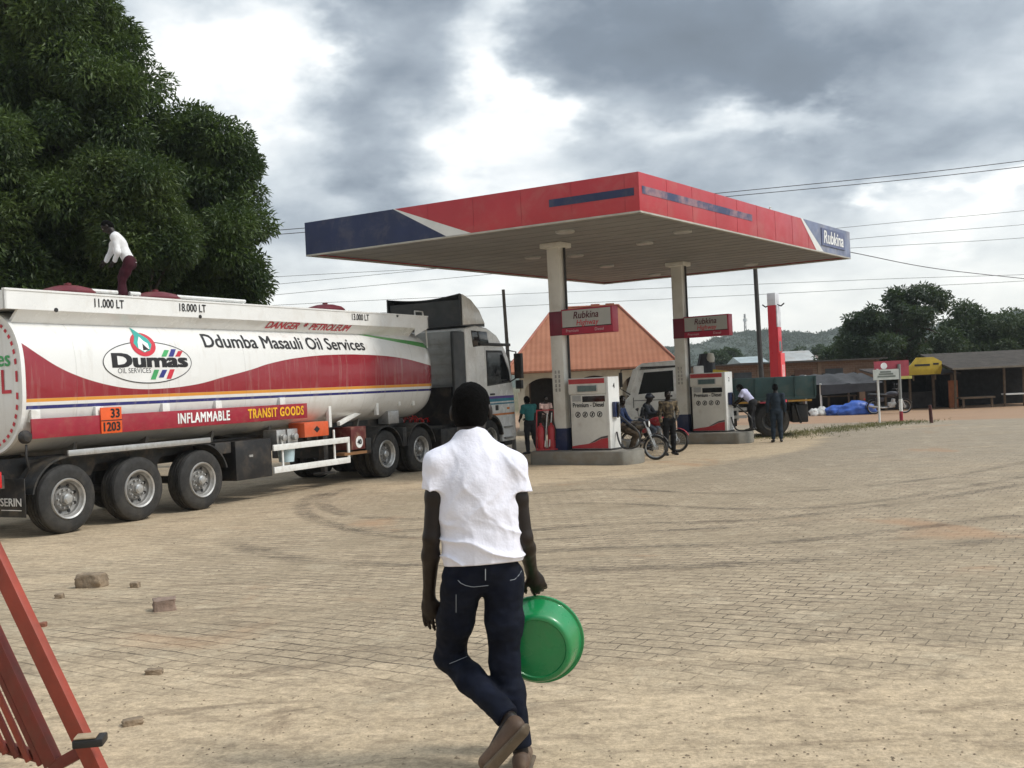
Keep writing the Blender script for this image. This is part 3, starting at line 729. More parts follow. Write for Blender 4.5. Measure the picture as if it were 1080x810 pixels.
    for (xa, ya), hh, m_ in (((176, 372.5), 7, M_inkg), ((183.5, 372), 8, M_inkb), ((190.5, 373), 6, M_inkr), ((164, 395), 10, M_inkg), ((172.5, 394), 8, M_inkb), ((180.5, 394.5), 10, M_inkr)):
        sa, za = T(xa, ya); h_ = hh * .0165 / 1; wrap_flat(*q([(-.11, -h_ / 2), (.01, -h_ / 2), (.11, h_ / 2), (-.01, h_ / 2)]), sa, za, m_, tank, name='emblem_bar', lift=.010)
    # long red warning board
    bs0, bs1 = T(32, 450)[0], T(323, 435)[0]; bz0, bz1 = 1.50, 1.80
    bd = MB(); bd.bx(bs0, bs1, -.03, .0, bz0, bz1).build('warning_board', M_maroon, t, bevel=.006)
    board = t.children[-1] if t.children[-1].name.startswith('warning') else [c_ for c_ in t.children if c_.name.startswith('warning')][0]
    for tx, x0, x1, yy, m_ in (('INFLAMMABLE', 186, 241, 440, M_inkw), ('TRANSIT GOODS', 260, 319, 436.5, M_inky)):
        s0 = T(x0, yy)[0]; s1 = T(x1, yy)[0]
        lettering(tx, .25, ((s0 + s1) / 2, -.032, (bz0 + bz1) / 2 - .0), (1, 0, 0), (0, 0, 1), m_, board, fit=s1 - s0, bold=.009, lift=.004, space=1.12)
    for px_ in (33, 101, 172, 228, 296):
        s = T(px_, 440)[0]; MB().bx(s, s + .16, -.005, .12, bz1 - .05, bz1 + .14).build('board_bracket', M_wh2, t, bevel=.01)
    s0 = T(104, 440)[0]; s1 = T(126, 440)[0]
    pl = MB().bx(s0, s1, -.055, -.035, 1.50, 1.92).build('hazard_plate', M_orange, t, bevel=.004)
    MB().bx(s0, s1, -.058, -.055, 1.70, 1.715).build('divider', M_ink, pl)
    lettering('33', .2, (s0 + (s1 - s0) * .68, -.056, 1.815), (1, 0, 0), (0, 0, 1), M_ink, pl, bold=.006)
    lettering('1203', .2, ((s0 + s1) / 2, -.056, 1.60), (1, 0, 0), (0, 0, 1), M_ink, pl, bold=.006, fit=(s1 - s0) * .8)
    # wheels
    for x in (0.08, 1.50, 2.95):
        make_wheel(t, x, .185); make_wheel(t, x, 2.34, face=1)
    ax = MB()
    for x in (0.08, 1.50, 2.95):
        ax.cyl((x, .4, .535), (x, 2.15, .535), .07, n=10); ax.cyl((x, .38, .535), (x, .52, .535), .2, n=16); ax.cyl((x, 2.0, .535), (x, 2.15, .535), .2, n=16)
    ax.build('axle', M_chassis, t, smooth=True)
    ch = MB()
    for y in (.72, 1.78): ch.bx(-1.0, 8.2, y - .06, y + .06, .86, 1.2)
    for s in (-.9, .7, 2.1, 3.6, 5.2, 6.8): ch.bx(s - .05, s + .05, .72, 1.78, .95, 1.1)
    ch.bx(-1.05, -.95, .1, 2.4, .8, 1.0)
    for y in (.6, 1.9): ch.prism([(6.6, 1.0), (8.2, 1.02), (10.3, 1.14), (10.3, 1.3), (8.0, 1.42), (6.6, 1.42)], y - .04, y + .04, (Vector(), Vector((1, 0, 0)), Vector((0, 0, 1)), Vector((0, 1, 0))))
    ch.build('chassis', M_chassis, t, bevel=.012)
    cr_ = MB()
    for s in (.6, 2.1, 3.7, 5.3, 6.9, 8.3, 9.6):
        n_ = 20; lo = [p for p in ring(s, 1.0, 72) if p[2] < 1.50]
        lo.sort(key=lambda p: p[1]); poly = [(p[1], p[2]) for p in lo]; zb = 1.17
        poly = [(lo[0][1] + .2, zb)] + [(p[1], p[2]) for p in lo][2:-2] + [(lo[-1][1] - .2, zb)]
        MB().prism(poly, s - .03, s + .03, (Vector(), Vector((0, 1, 0)), Vector((0, 0, 1)), Vector((1, 0, 0)))).build('tank_cradle', M_cradle, t)
    # mudguards, flap, rail
    mg = MB(); arch(mg, .08, .63, .66, .0, .42, R(92), R(168)); arch(mg, 2.95, .63, .66, .0, .42, R(15), R(88)); mg.bx(.05, 3.0, .0, .42, 1.165, 1.19)
    mg.build('mudguard', M_plastic, t, smooth=True, angle=50)
    ib = MB()
    for x in (.69, 2.09): ib.prism([(x - .42, 1.16), (x + .42, 1.16), (x + .2, .82), (x - .2, .82)], .45, .5, (Vector(), Vector((1, 0, 0)), Vector((0, 0, 1)), Vector((0, 1, 0))))
    ib.bx(-.25, 3.2, .46, .52, 1.0, 1.16); ib.build('inner_panel', M_chassis, t)
    s0 = T(70, 471)[0]; s1 = T(220, 456)[0]
    MB().bx(s0, s1, -.045, .0, 1.19, 1.285).build('side_rail', M_steel, t, bevel=.012)
    fl = MB().bx(-.70, -.685, .0, .62, .34, .92).build('mud_flap', M_plastic, t, bevel=.004)
    lettering('SERIN', .17, (-.704, .31, .56), (0, -1, 0), (0, 0, 1), M_inkw, fl, fit=.48, lift=.003, bold=.004)
    MB().bx(-.706, -.702, .08, .54, .44, .452).build('printed_line', M_inkw, fl)
    rb = MB(); rb.tube([(-.62, .02, 1.42), (-.66, -.02, 1.25), (-.6, .0, 1.05), (-.62, .1, .92)], .018, 8); rb.build('hose', M_black, t, smooth=True)
    s, z = T(26, 461); MB().lathe([(.0, -.07), (.07, -.06), (.1, -.02), (.1, .04), (.05, .07), (0, .08)], (s, -.02, z), (0, 1, 0), 20).build('marker_lamp', M_black, t, smooth=True)
    rl = MB(); rl.bx(-1.12, -1.05, .02, .62, .82, 1.06); ro = rl.build('rear_lamp', M_rlamp, t, bevel=.01)
    MB().bx(-1.13, -1.12, .30, .52, .85, 1.03).build('amber_lens', M_lamp, ro); MB().bx(-1.13, -1.12, .04, .16, .85, 1.03).build('white_lens', M_inkw, ro)
    bp = MB(); bp.bx(-1.18, -1.06, .1, 2.4, .48, .60); bp.build('bumper', M_steel, t, bevel=.02)
    MB().bx(-1.16, -1.1, .7, 1.8, .62, .8).build('rear_board', M_rlamp, t)
    # side gear forward of the wheels
    s0 = T(249, 470)[0]; s1 = T(287, 470)[0]
    tb = MB().bx(s0, s1, .02, .75, .42, 1.16).build('tool_box', M_black, t, bevel=.015)
    MB().bx(s0 + .35, s0 + .45, -.0, .02, .84, .88).build('latch', M_steel, tb)
    MB().bx(T(231, 462)[0], s0 - .02, .1, .7, .95, 1.16).build('valve_locker', M_chassis, t, bevel=.02)
    g0 = T(289, 480)[0]; g1 = T(369, 465)[0]; sg = MB()
    za0, za1 = T(289, 472)[1], T(289, 478)[1]
    sg.bx(g0, g1, .0, .04, .90, 1.02); sg.bx(g0, g1, .0, .04, .46, .585); sg.bx(g1 - .07, g1, .002, .038, .585, .90)
    for s in (g0 + .3, g1 - .5): sg.bx(s, s + .05, .045, .075, .5, 1.2)
    sg.build('side_guard', M_wh2, t, bevel=.008)
    s0 = T(320.5, 455)[0]; s1 = T(346, 452)[0]
    ob = MB().bx(s0, s1, -.02, .4, 1.10, 1.40).build('orange_box', mat('orange_box', (.62, .10, .03), .4, 0, .1, 3, dirt=(DUST, .25, 5)), t, bevel=.02)
    c_ = (s0 + s1) / 2; MB().add([(c_ - .10, -.023, 1.25), (c_, -.023, 1.18), (c_ + .10, -.023, 1.25), (c_, -.023, 1.32)], [(0, 1, 2, 3)]).build('diamond_mark', M_ink, ob)
    pv = MB()
    for px_, w_ in ((301, .28), (313, .32)):
        s = T(px_, 460)[0]; pv = MB(); pv.bx(s - w_ / 2, s + w_ / 2, .1, .45, 1.0, 1.3); pv.cyl((s, .08, 1.14), (s, -.0, 1.14), .07, n=12); pv.build('valve_bank', M_steel, t, bevel=.02)
    s, z = T(311, 478); bk = MB().lathe([(0, z - .17), (.15, z - .17), (.17, z + .02), (.185, z + .13), (.175, z + .13), (.16, z)], (s, .22, 0), (0, 0, 1), 24)
    bko = bk.build('bucket', mat('pale_blue_plastic', (.45, .58, .62), .4), t, smooth=True)
    for y in (.35, 2.15):
        lg = MB(); lg.bx(6.8, 6.95, y - .07, y + .07, .45, 1.25); lg.bx(6.82, 6.93, y - .05, y + .05, .3, .5); lg.bx(6.68, 7.07, y - .15, y + .15, .26, .3); lg.build('landing_leg', M_chassis, t, bevel=.01)
    s0 = T(372, 470)[0]; s1 = T(388, 470)[0]
    eb = MB().bx(s0, s1, .03, .5, .72, 1.22).build('extinguisher_box', mat('dark_red_box', (.12, .02, .018), .5, 0, .2, 5, dirt=(DUST, .4, 5)), t, bevel=.02)
    eb['label'] = 'dark red box with a round white speed mark'
    MB().lathe([(0, 0), (.13, 0), (.13, .006), (0, .006)], ((s0 + s1) / 2, .026, .88), (0, -1, 0), 24).build('speed_disc', M_inkw, eb)
    lettering('40', .15, ((s0 + s1) / 2, .018, .88), (1, 0, 0), (0, 0, 1), M_ink, eb, bold=.006)
    MB().bx(s0 - .3, s1 + .1, .0, .3, .62, .68).build('step_board', mat('rust_wood', (.24, .12, .05), .8), t)
    db = MB(); p0 = T(357, 447, .2); p1 = T(387, 431, .3); db.bar((p0[0], .2, p0[1]), (p1[0], .35, p1[1]), .08, .09); db.build('diagonal_strut', M_wh2, t, bevel=.008); p0 = T(346, 447); p1 = T(355, 422)
    for px_, py_, ht in ((347, 437, .55), (397, 428, .42), (420, 421, .3), (435, 421, .3)):
        s, z = T(px_, py_, .15); MB().bx(s - .04, s + .05, .12, .2, z - ht / 2, z + ht / 2).build('support_strut', M_wh2, t, bevel=.008)
    MB().bx(T(417, 432)[0], T(428, 432)[0], .2, .5, 1.2, 1.5).build('front_valve', M_steel, t, bevel=.02)
    sp = MB(); sp.lathe([(.3, -.15), (.5, -.16), (.53, -.1), (.53, .1), (.5, .16), (.3, .15)], (4.5, 1.3, .62), (0, 0, 1), 28); sp.build('spare_tyre', M_rub, t, smooth=True)
    return t
build_trailer()

def build_tractor():
    t = thing('tractor_unit', 'white high-roofed lorry cab with a black roof deflector coupled to the tank trailer', 'lorry', T_O, T_RZ)
    M_cab = mat('cab_white', (.82, .82, .80), .25, 0, .04, 1.5, dirt=((.5, .45, .36), .2, 3), coat=.4)
    M_grey = mat('cab_grey', (.44, .46, .455), .5, 0, .12, 2, dirt=((.14, .12, .1), .4, 3))
    M_dark = mat('deflector_black', (.042, .047, .051), .45, 0, .2, 1.5, dirt=((.1, .09, .08), .4, 2))
    Y0, Y1 = .06, 2.46
    F = (Vector(), Vector((1, 0, 0)), Vector((0, 0, 1)), Vector((0, 1, 0)))
    cs, fx = 12.62, 15.25
    ac = [(13.78 + .66 * math.cos(a), .54 + .66 * math.sin(a)) for a in [R(10 + 16 * i) for i in range(11)]]
    prof = [(cs, .95), (cs, 3.52), (13.2, 3.60), (13.8, 3.55), (14.35, 3.36), (14.75, 3.02), (14.98, 2.72), (15.12, 2.2), (15.24, 1.5), (15.26, .55), (15.2, .42), (14.45, .42)] + ac
    cab = MB().prism(prof, Y0, Y1, F).build('cab', M_cab, t, bevel=.06, seg=3)
    # rear wall panel with ribs
    rw = MB(); rw.bx(cs - .03, cs - .002, Y0 + .1, Y1 - .05, 1.9, 3.46)
    for z in np.arange(2.05, 3.4, .27): rw.bx(cs - .055, cs - .03, Y0 + .14, Y1 - .09, z, z + .17)
    rw.build('rear_wall', M_grey, t, bevel=.01)
    # roof deflector, open at the back
    hi = T(498.5, 309.5, .12); df = MB()
    y0, y1 = .10, 2.40
    side = [(12.5, 3.58), (12.5, 4.42), (13.0, 4.30), (13.45, 4.02), (13.75, 3.66), (13.75, 3.58)]
    df.prism(side, y0, y0 + .04, F); df.prism(side, y1 - .04, y1, F)
    top = side[1:5]; rr = [[(s, y0 + (0.0 if i in (0, 0) else 0), z) for s, z in top] for i in (0,)]
    n_ = 14; vs = []; fs = []
    for i in range(n_ + 1):
        u = i / n_; yy = y0 + .003 + (y1 - y0 - .006) * u; sag = -.10 * math.sin(math.pi * u)
        for s, z in top: vs.append((s, yy, z + sag * (1 if s < 12.8 else .4)))
    k = len(top)
    for i in range(n_):
        for j in range(k - 1): fs.append((i * k + j, i * k + j + 1, (i + 1) * k + j + 1, (i + 1) * k + j))
    df.add(vs, fs)
    df.bx(12.56, 12.6, y0 + .05, y1 - .05, 3.58, 4.26)
    df.build('roof_deflector', M_dark, t, smooth=True, angle=30)
    sf = MB(); sf.prism([(12.55, 3.60), (12.56, 4.40), (13.0, 4.27), (13.42, 4.0), (13.7, 3.66)], y0 - .045, y0 - .005, F); sf.build('deflector_side', M_cab, t, bevel=.012)
    # black side deflector and air stack behind the cab
    sd_ = MB(); sd_.bx(cs - .62, cs - .035, Y0 + .0, Y0 + .10, 1.0, 3.42); sd_.build('side_deflector', M_dark, t, bevel=.04, seg=3)
    st = MB(); st.bx(cs - .5, cs - .06, Y0 + .2, 2.25, 1.0, 2.0); st.build('air_stack', M_black, t, bevel=.03)
    # door, windows and trim on the near side
    d = Y0 - .012
    P = lambda l: [T(x, y, Y0) for x, y in l]
    dr = MB(); dp = [(13.62, 1.25), (13.60, 3.02), (14.62, 3.02), (14.98, 2.4), (15.08, 1.4), (14.6, 1.22)]
    door = dr.prism(dp, d - .004, Y0 + .01, F).build('door', M_cab, t, bevel=.012)
    wp = [(13.70, 2.02), (13.70, 2.88), (14.50, 2.88), (14.86, 2.36), (14.92, 2.1)]
    wi = MB().prism([(13.65, 1.97), (13.65, 2.94), (14.54, 2.94), (14.92, 2.38), (14.99, 2.05)], d - .012, d - .003, F).build('window_frame', M_black, door)
    MB().prism(wp, d - .018, d - .011, F).build('window', M_glass, door)
    MB().bx(13.78, 14.0, d - .04, d - .004, 1.72, 1.77).build('handle', M_black, door, bevel=.01)
    MB().prism([(13.0, 3.02), (12.92, 3.46), (13.75, 3.44), (13.85, 3.10)], Y0 - .02, Y0 + .01, F).build('sleeper_window', M_glass, t, bevel=.02)
    MB().bx(13.3, 15.02, Y0 - .06, Y0 + .0, 3.06, 3.14).build('rain_visor', M_black, t, bevel=.015)
    for z0, z1, c in ((1.62, 1.69, (.12, .06, .28)), (1.54, 1.62, (.02, .22, .30)), (1.46, 1.50, (.05, .2, .28)), (1.16, 1.21, (.65, .22, .05))):
        MB().bx(13.1, 15.15, d - .008, d - .0045, z0, z1).build('side_stripe', mat('stripe_%d' % int(z0 * 100), c, .4), cab)
    MB().bx(14.05, 14.22, d - .010, d - .005, 1.30, 1.44).build('fuel_flap', M_black, cab)
    MB().bx(14.72, 14.86, d - .012, d - .005, 1.31, 1.36).build('side_lamp', M_lamp, cab)
    ws = MB(); vs = [(14.80, Y0 + .1, 2.98), (14.80, Y1 - .1, 2.98), (15.19, Y1 - .08, 1.85), (15.19, Y0 + .08, 1.85)]
    n_ = Vector((.94, 0, .33)) * .03; ws.add([Vector(p) + n_ for p in vs], [(0, 1, 2, 3)]); ws.build('windscreen', M_glass, t)
    gr = MB()
    for z in (.9, 1.05, 1.2, 1.35, 1.5): gr.bx(15.25, 15.29, .5, 2.0, z, z + .1)
    gr.build('front_grille', M_black, t); 
    for y in (.3, 2.2): MB().bx(15.24, 15.29, y - .18, y + .18, .62, .82).build('headlight', M_inkw, t, bevel=.03)
    mr_ = MB(); mr_.tube([(14.9, Y0, 2.95), (15.08, -.12, 2.9), (15.1, -.16, 2.2), (14.95, Y0, 2.05)], .022, 8); mr_.bx(15.02, 15.16, -.30, -.08, 2.15, 2.85); mr_.bx(15.02, 15.15, -.28, -.1, 1.86, 2.1)
    mr_.build('mirror', M_black, t, bevel=.03)
    mr2 = MB(); mr2.tube([(14.9, Y1, 2.95), (15.08, Y1 + .18, 2.9), (15.1, Y1 + .22, 2.2), (14.95, Y1, 2.05)], .022, 8); mr2.bx(15.02, 15.16, Y1 + .14, Y1 + .36, 2.15, 2.85); mr2.build('mirror', M_black, t, bevel=.03)
    # chassis, tanks, guards
    ch = MB()
    for y in (.85, 1.65): ch.bx(7.6, 14.9, y - .05, y + .05, .62, .9)
    for s in (8.2, 9.4, 11.2, 12.6): ch.bx(s - .06, s + .06, .8, 1.7, .66, .86)
    ch.bx(8.6, 10.6, .55, 1.95, .93, 1.0); ch.bx(7.55, 7.65, .15, 2.35, .55, .8); ch.build('chassis', M_chassis, t, bevel=.01)
    ft = MB().bx(11.25, 12.75, .06, .72, .38, .98).build('fuel_tank', M_black, t, bevel=.07, seg=3)
    sk = MB().bx(12.6, 13.1, .05, .2, .42, .95).build('side_skirt', M_black, t, bevel=.03)
    MB().bx(10.95, 12.55, .35, 2.2, .98, 1.02).build('deck_plate', M_chassis, t)
    for x in (8.78, 10.22):
        for yy, f in ((.17, -1), (2.34, 1)): make_wheel(t, x, yy, .535, .30, f, True)
        for yy, f in ((.50, -1), (2.02, 1)): make_wheel(t, x, yy, .535, .30, f, True)
        for y0_ in (.0, 1.85):
            mg = MB(); arch(mg, x, .62, .645, y0_, y0_ + .66, R(12), R(168)); mg.build('mudguard', M_plastic, t, smooth=True, angle=50)
    mf = MB(); mf.bx(9.42, 9.58, .0, .64, .66, 1.1); mf.bx(7.95, 8.15, 0, .64, .6, .95); mf.build('mudguard_bridge', M_plastic, t, bevel=.02)
    for yy, f in ((.22, -1), (2.28, 1)): make_wheel(t, 13.78, yy, .535, .32, f)
    fa = MB(); arch(fa, 13.78, .60, .67, Y0 - .03, .6, R(8), R(172)); fa.build('front_mudguard', M_plastic, t, smooth=True, angle=50)
    ax = MB()
    for x in (8.78, 10.22, 13.78): ax.cyl((x, .4, .535), (x, 2.1, .535), .09, n=10)
    ax.build('axle', M_chassis, t, smooth=True)
    bl = MB()
    for i, y in enumerate((.95, 1.15, 1.35)):
        pts = [(11.1, y, 1.5)] + [(11.1 + (cs - 11.1) * k_ / 24, y + .07 * math.cos(k_ * 1.6), 1.35 - .2 * math.sin(math.pi * k_ / 24) + .07 * math.sin(k_ * 1.6)) for k_ in range(1, 24)] + [(cs, y, 1.6)]
        bl.tube(pts, .014, 6)
    bl.build('air_hose', M_rlamp, t, smooth=True)
    MB().bx(14.6, 15.1, .1, 2.4, .3, .44).build('front_valance', M_black, t, bevel=.03)
    st_ = MB()
    for z in (.5, .8): st_.bx(14.5, 14.95, .0, .2, z, z + .04)
    st_.build('cab_step', M_steel, t)
    return t
build_tractor()
# ------------------------------------------------------------------ filling station
def hit_z(px, py, z):
    a, b = ray(px, py); Y = (z - CAM_H) / b; return Vector((a * Y, Y, z))
CU = Vector((math.sin(R(34.5)), math.cos(R(34.5)), 0)); CV = Vector((CU.y, -CU.x, 0))      # along the canopy's length; across it towards the right
C_Z0, C_Z1 = 5.38, 6.17
cn, cl, crr, cb = hit_z(675, 222, C_Z0), hit_z(323, 269, C_Z0), hit_z(897, 272, C_Z0), Vector((3.4, 37.0, C_Z0))
M_navy = mat('fascia_navy', (.012, .022, .075), .42, 0, .1, 1.2, dirt=((.2, .18, .16), .2, 2))
M_fred = mat('fascia_red', (.45, .034, .044), .38, 0, .07, .8, dirt=((.42, .16, .13), .35, 1.3))
M_fwht = mat('fascia_white', (.70, .70, .67), .45, 0, .06, 2)
M_faded = mat('fascia_faded_blue', (.17, .20, .30), .5, 0, .2, 2, dirt=((.40, .38, .38), .6, 1.2))
M_soffit = mat('soffit_sheet', (.235, .235, .23), .6, 0, .06, .35, dirt=((.18, .175, .165), .35, .5))
M_conc = mat('kerb_concrete', (.22, .21, .18), .85, 0, .15, 2, bump=.3, bscale=30, dirt=((.2, .15, .1), .6, 2.5))
M_col = mat('column_cream', (.68, .665, .61), .55, 0, .06, 1.5, dirt=((.4, .34, .26), .35, 1.8))
M_screen = mat('display_glass', (.10, .15, .15), .12, 0, .15, 8)

def plane_uz(px, py, A, B):
    a, b = ray(px, py); d = (B - A); d.z = 0; L = d.length; d /= L; n = Vector((d.y, -d.x, 0))
    k = A.dot(n); Y = k / (a * n.x + n.y); p = Vector((a * Y, Y, CAM_H + b * Y)); return (p - A).dot(d), p.z

def faded_strip_material():
    m = bpy.data.materials.new('worn_strip'); m.use_nodes = True; t = NT(m.node_tree); b = t.n['Principled BSDF']
    tc = t.new('ShaderNodeTexCoord'); P = tc.outputs['Object']
    t.set(b, 'Base Color', t.mix(t.mr(t.noise(P, 1.6, 6, .7), .38, .62), (.035, .05, .12), (.30, .17, .19))); b.inputs['Roughness'].default_value = .5
    return m

def build_canopy():
    c0 = (cl + crr) / 2; t = thing('station_canopy', 'flat red and navy filling station canopy on two pale columns over the pumps', 'canopy', (c0.x, c0.y, 0))
    O = Vector((c0.x, c0.y, 0)); q = [p - O for p in (cn, crr, cb, cl)]
    deck = MB(); inset = .02
    cen = sum(q, Vector()) / 4; qi = [p + (cen - p) * .006 for p in q]
    deck.prism([(p.x, p.y) for p in qi], C_Z0 + .03, C_Z1 - .1); dk = deck.build('soffit', M_soffit, t)
    sm_ = MB(); L = (qi[1] - qi[0]); Wd = (qi[3] - qi[0])
    for i in range(1, 22):
        f = i / 22; a = qi[0] + L * f; b_ = qi[3] + (qi[2] - qi[3]) * f; sm_.bar((a.x, a.y, C_Z0 + .026), (b_.x, b_.y, C_Z0 + .028), .02, .006)
    sm_.build('soffit_seam', mat('seam_grey', (.215, .215, .21), .6), dk)
    names = ['fascia', 'fascia', 'fascia', 'fascia']
    edges = [(q[3], q[0]), (q[0], q[1]), (q[1], q[2]), (q[2], q[3])]
    for i, (a, b_) in enumerate(edges):
        d = (b_ - a).normalized(); n = Vector((d.y, -d.x, 0)); Ld = (Vector((b_.x - a.x, b_.y - a.y, 0))).length
        o = Vector((a.x, a.y, 0)); fr = (o, d, Vector((0, 0, 1)), n)
        f = MB(); f.prism([(0, C_Z0), (Ld, C_Z0), (Ld, C_Z1), (0, C_Z1)], -.05, .0, fr); fo = f.build('fascia', M_fred, t, bevel=.006)
        MB().prism([(.0, C_Z0 - .035), (Ld, C_Z0 - .035), (Ld, C_Z0 + .0), (0, C_Z0 + .0)], -.07, .012, fr).build('lower_trim', mat('trim_beige', (.42, .40, .35), .5), fo)
        pj = MB()
        for k in range(1, int(Ld / 1.22) + 1):
            u_ = k * 1.22
            if u_ < Ld - .1: pj.prism([(u_, C_Z0 + .003), (u_ + .005, C_Z0 + .003), (u_ + .005, C_Z1 - .003), (u_, C_Z1 - .003)], .0005, .0042, fr)
        pj.build('panel_joint', mat('joint_dark', (.33, .03, .04), .5), fo)
        A, B = a + O, b_ + O
        def U(px, py): return plane_uz(px, py, A, B)[0]
        def panel(poly, m_, nm, w=.006): MB().prism(poly, .001, w, fr).build(nm, m_, fo)
        if i in (0, 2):
            u1, u2, u3 = (U(414.8, 222.5), U(470.7, 249), U(496.6, 245.5)) if i == 0 else (2.4, 3.9, 4.6)
            panel([(-.004, C_Z0 + .002), (u2, C_Z0 + .002), (u1, C_Z1 - .002), (-.004, C_Z1 - .002)], M_navy, 'navy_panel')
            panel([(u2, C_Z0 + .002), (u3, C_Z0 + .002), (u1 + .04, C_Z1 - .002), (u1, C_Z1 - .002)], M_fwht, 'white_slash', .0055)
            s0, s1 = (U(579, 212), U(668.6, 200)) if i == 0 else (5.5, 8.5)
            panel([(s0, C_Z0 + .32), (s1, C_Z0 + .32), (s1, C_Z0 + .48), (s0, C_Z0 + .48)], M_navy, 'navy_strip', .008)
        else:
            u1, u2, u3 = (U(846, 235), U(861, 263), U(868.5, 264.5)) if i == 1 else (9, 10, 10.5)
            panel([(u1 + .05, C_Z1 - .002), (Ld + .004, C_Z1 - .002), (Ld + .004, C_Z0 + .002), (u3, C_Z0 + .002)], M_faded, 'blue_panel')
            panel([(u1 - .1, C_Z1 - .002), (u1 + .05, C_Z1 - .002), (u3, C_Z0 + .002), (u2, C_Z0 + .002)], M_fwht, 'white_slash', .0055)
            s0, s1 = (U(677, 200), U(793, 228)) if i == 1 else (2, 7)
            panel([(s0, C_Z0 + .36), (s1, C_Z0 + .36), (s1, C_Z0 + .52), (s0, C_Z0 + .52)], faded_strip_material(), 'worn_strip', .008)
            if i == 1:
                s0, s1 = U(867, 250), U(889, 258)
                lb = MB().prism([(s0 - .1, C_Z0 + .18), (s1 + .1, C_Z0 + .18), (s1 + .1, C_Z0 + .68), (s0 - .1, C_Z0 + .68)], .007, .03, fr).build('name_board', mat('sign_navy', (.10, .12, .22), .45), fo)
                lettering('Rubkina', .52, o + d * ((s0 + s1) / 2) + n * .03 + Vector((0, 0, C_Z0 + .42)), d, (0, 0, 1), M_inkw, lb, fit=s1 - s0 - .1, bold=.012, shear=.15)
    # roof sheet and gutter lip
    rf = MB(); rf.prism([(p.x, p.y) for p in qi], C_Z1 - .095, C_Z1 - .05); rf.build('roof_sheet', M_steel, t)
    # columns
    for cx, cy in ((1.22, 25.9), (5.12, 31.5)):
        p = Vector((cx, cy, 0)) - O
        def pr(b, hu, hv, z0, z1):
            pts = [p + CU * (i * hu) + CV * (j * hv) for i, j in ((-1, -1), (1, -1), (1, 1), (-1, 1))]; b.prism([(k.x, k.y) for k in pts], z0, z1); return b
        col = pr(MB(), .15, .17, .30, C_Z0 + .03).build('column', M_col, t, bevel=.012)
        pr(MB(), .27, .30, C_Z0 - .10, C_Z0 + .029).build('capital', M_col, col, bevel=.03)
        pr(MB(), .165, .185, .30, .86).build('column_base', M_navy, col, bevel=.01)
        pr(MB(), .156, .176, 3.13, 3.72).build('red_band', mat('band_red', (.16, .014, .03), .45, 0, .1, 2), col, bevel=.004)
        pipe = p + CU * .05 + CV * .215
        MB().cyl((pipe.x, pipe.y, .3), (pipe.x, pipe.y, C_Z0), .03, n=8).build('down_pipe', M_black, col, smooth=True)
        mk = MB(); f0 = p - CU * .152
        for k in range(5):
            for j in (-.05, .05):
                s = f0 + CV * j; mk.bar((s.x, s.y, 2.2 - k * .11), (s.x, s.y, 2.28 - k * .11), .07, .004, (0, 1, 0))
        mk.build('faint_notice', mat('faded_print', (.30, .29, .26), .7), col)
    for i, (px, py) in enumerate(((596, 245), (562, 272), (680, 257), (640, 281), (690, 290), (792, 279), (720, 245), (607, 270))):
        h = hit_z(px, py, C_Z0) - O
        MB().lathe([(0, 0), (.2, 0), (.22, .02), (.22, .05)], (h.x, h.y, C_Z0 - .02), (0, 0, 1), 20)  .build('ceiling_light', mat('light_cover', (.40, .40, .385), .4), t, smooth=True)
    return t
build_canopy()

def build_island(cx, cy, label):
    t = thing('pump_island', label, 'pump island', (cx, cy, 0), math.atan2(CV.y, CV.x), 'concrete pump islands')
    L0, L1, Wd = -.75, 2.08, .55; pts = []
    for k in range(9):
        a = R(-90 + 180 * k / 8); pts.append((L1 - .3 + .3 * math.cos(a) * 1.0, (Wd - .0) * math.sin(a)))
    for k in range(9):
        a = R(90 + 180 * k / 8); pts.append((L0 + .12 + .12 * math.cos(a), Wd * math.sin(a)))
    MB().prism(pts, -.02, .32).build('kerb', M_conc, t, bevel=.03)
    MB().prism([(x * .985 + .01, y * .93) for x, y in pts], .321, .327).build('top_slab', mat('island_slab', (.24, .225, .195), .85, 0, .2, 3, bump=.2), t)
    return t
build_island(1.22, 25.9, 'grey concrete kerb island under the nearer column and pump')
build_island(5.12, 31.5, 'grey concrete kerb island under the farther column and pump')

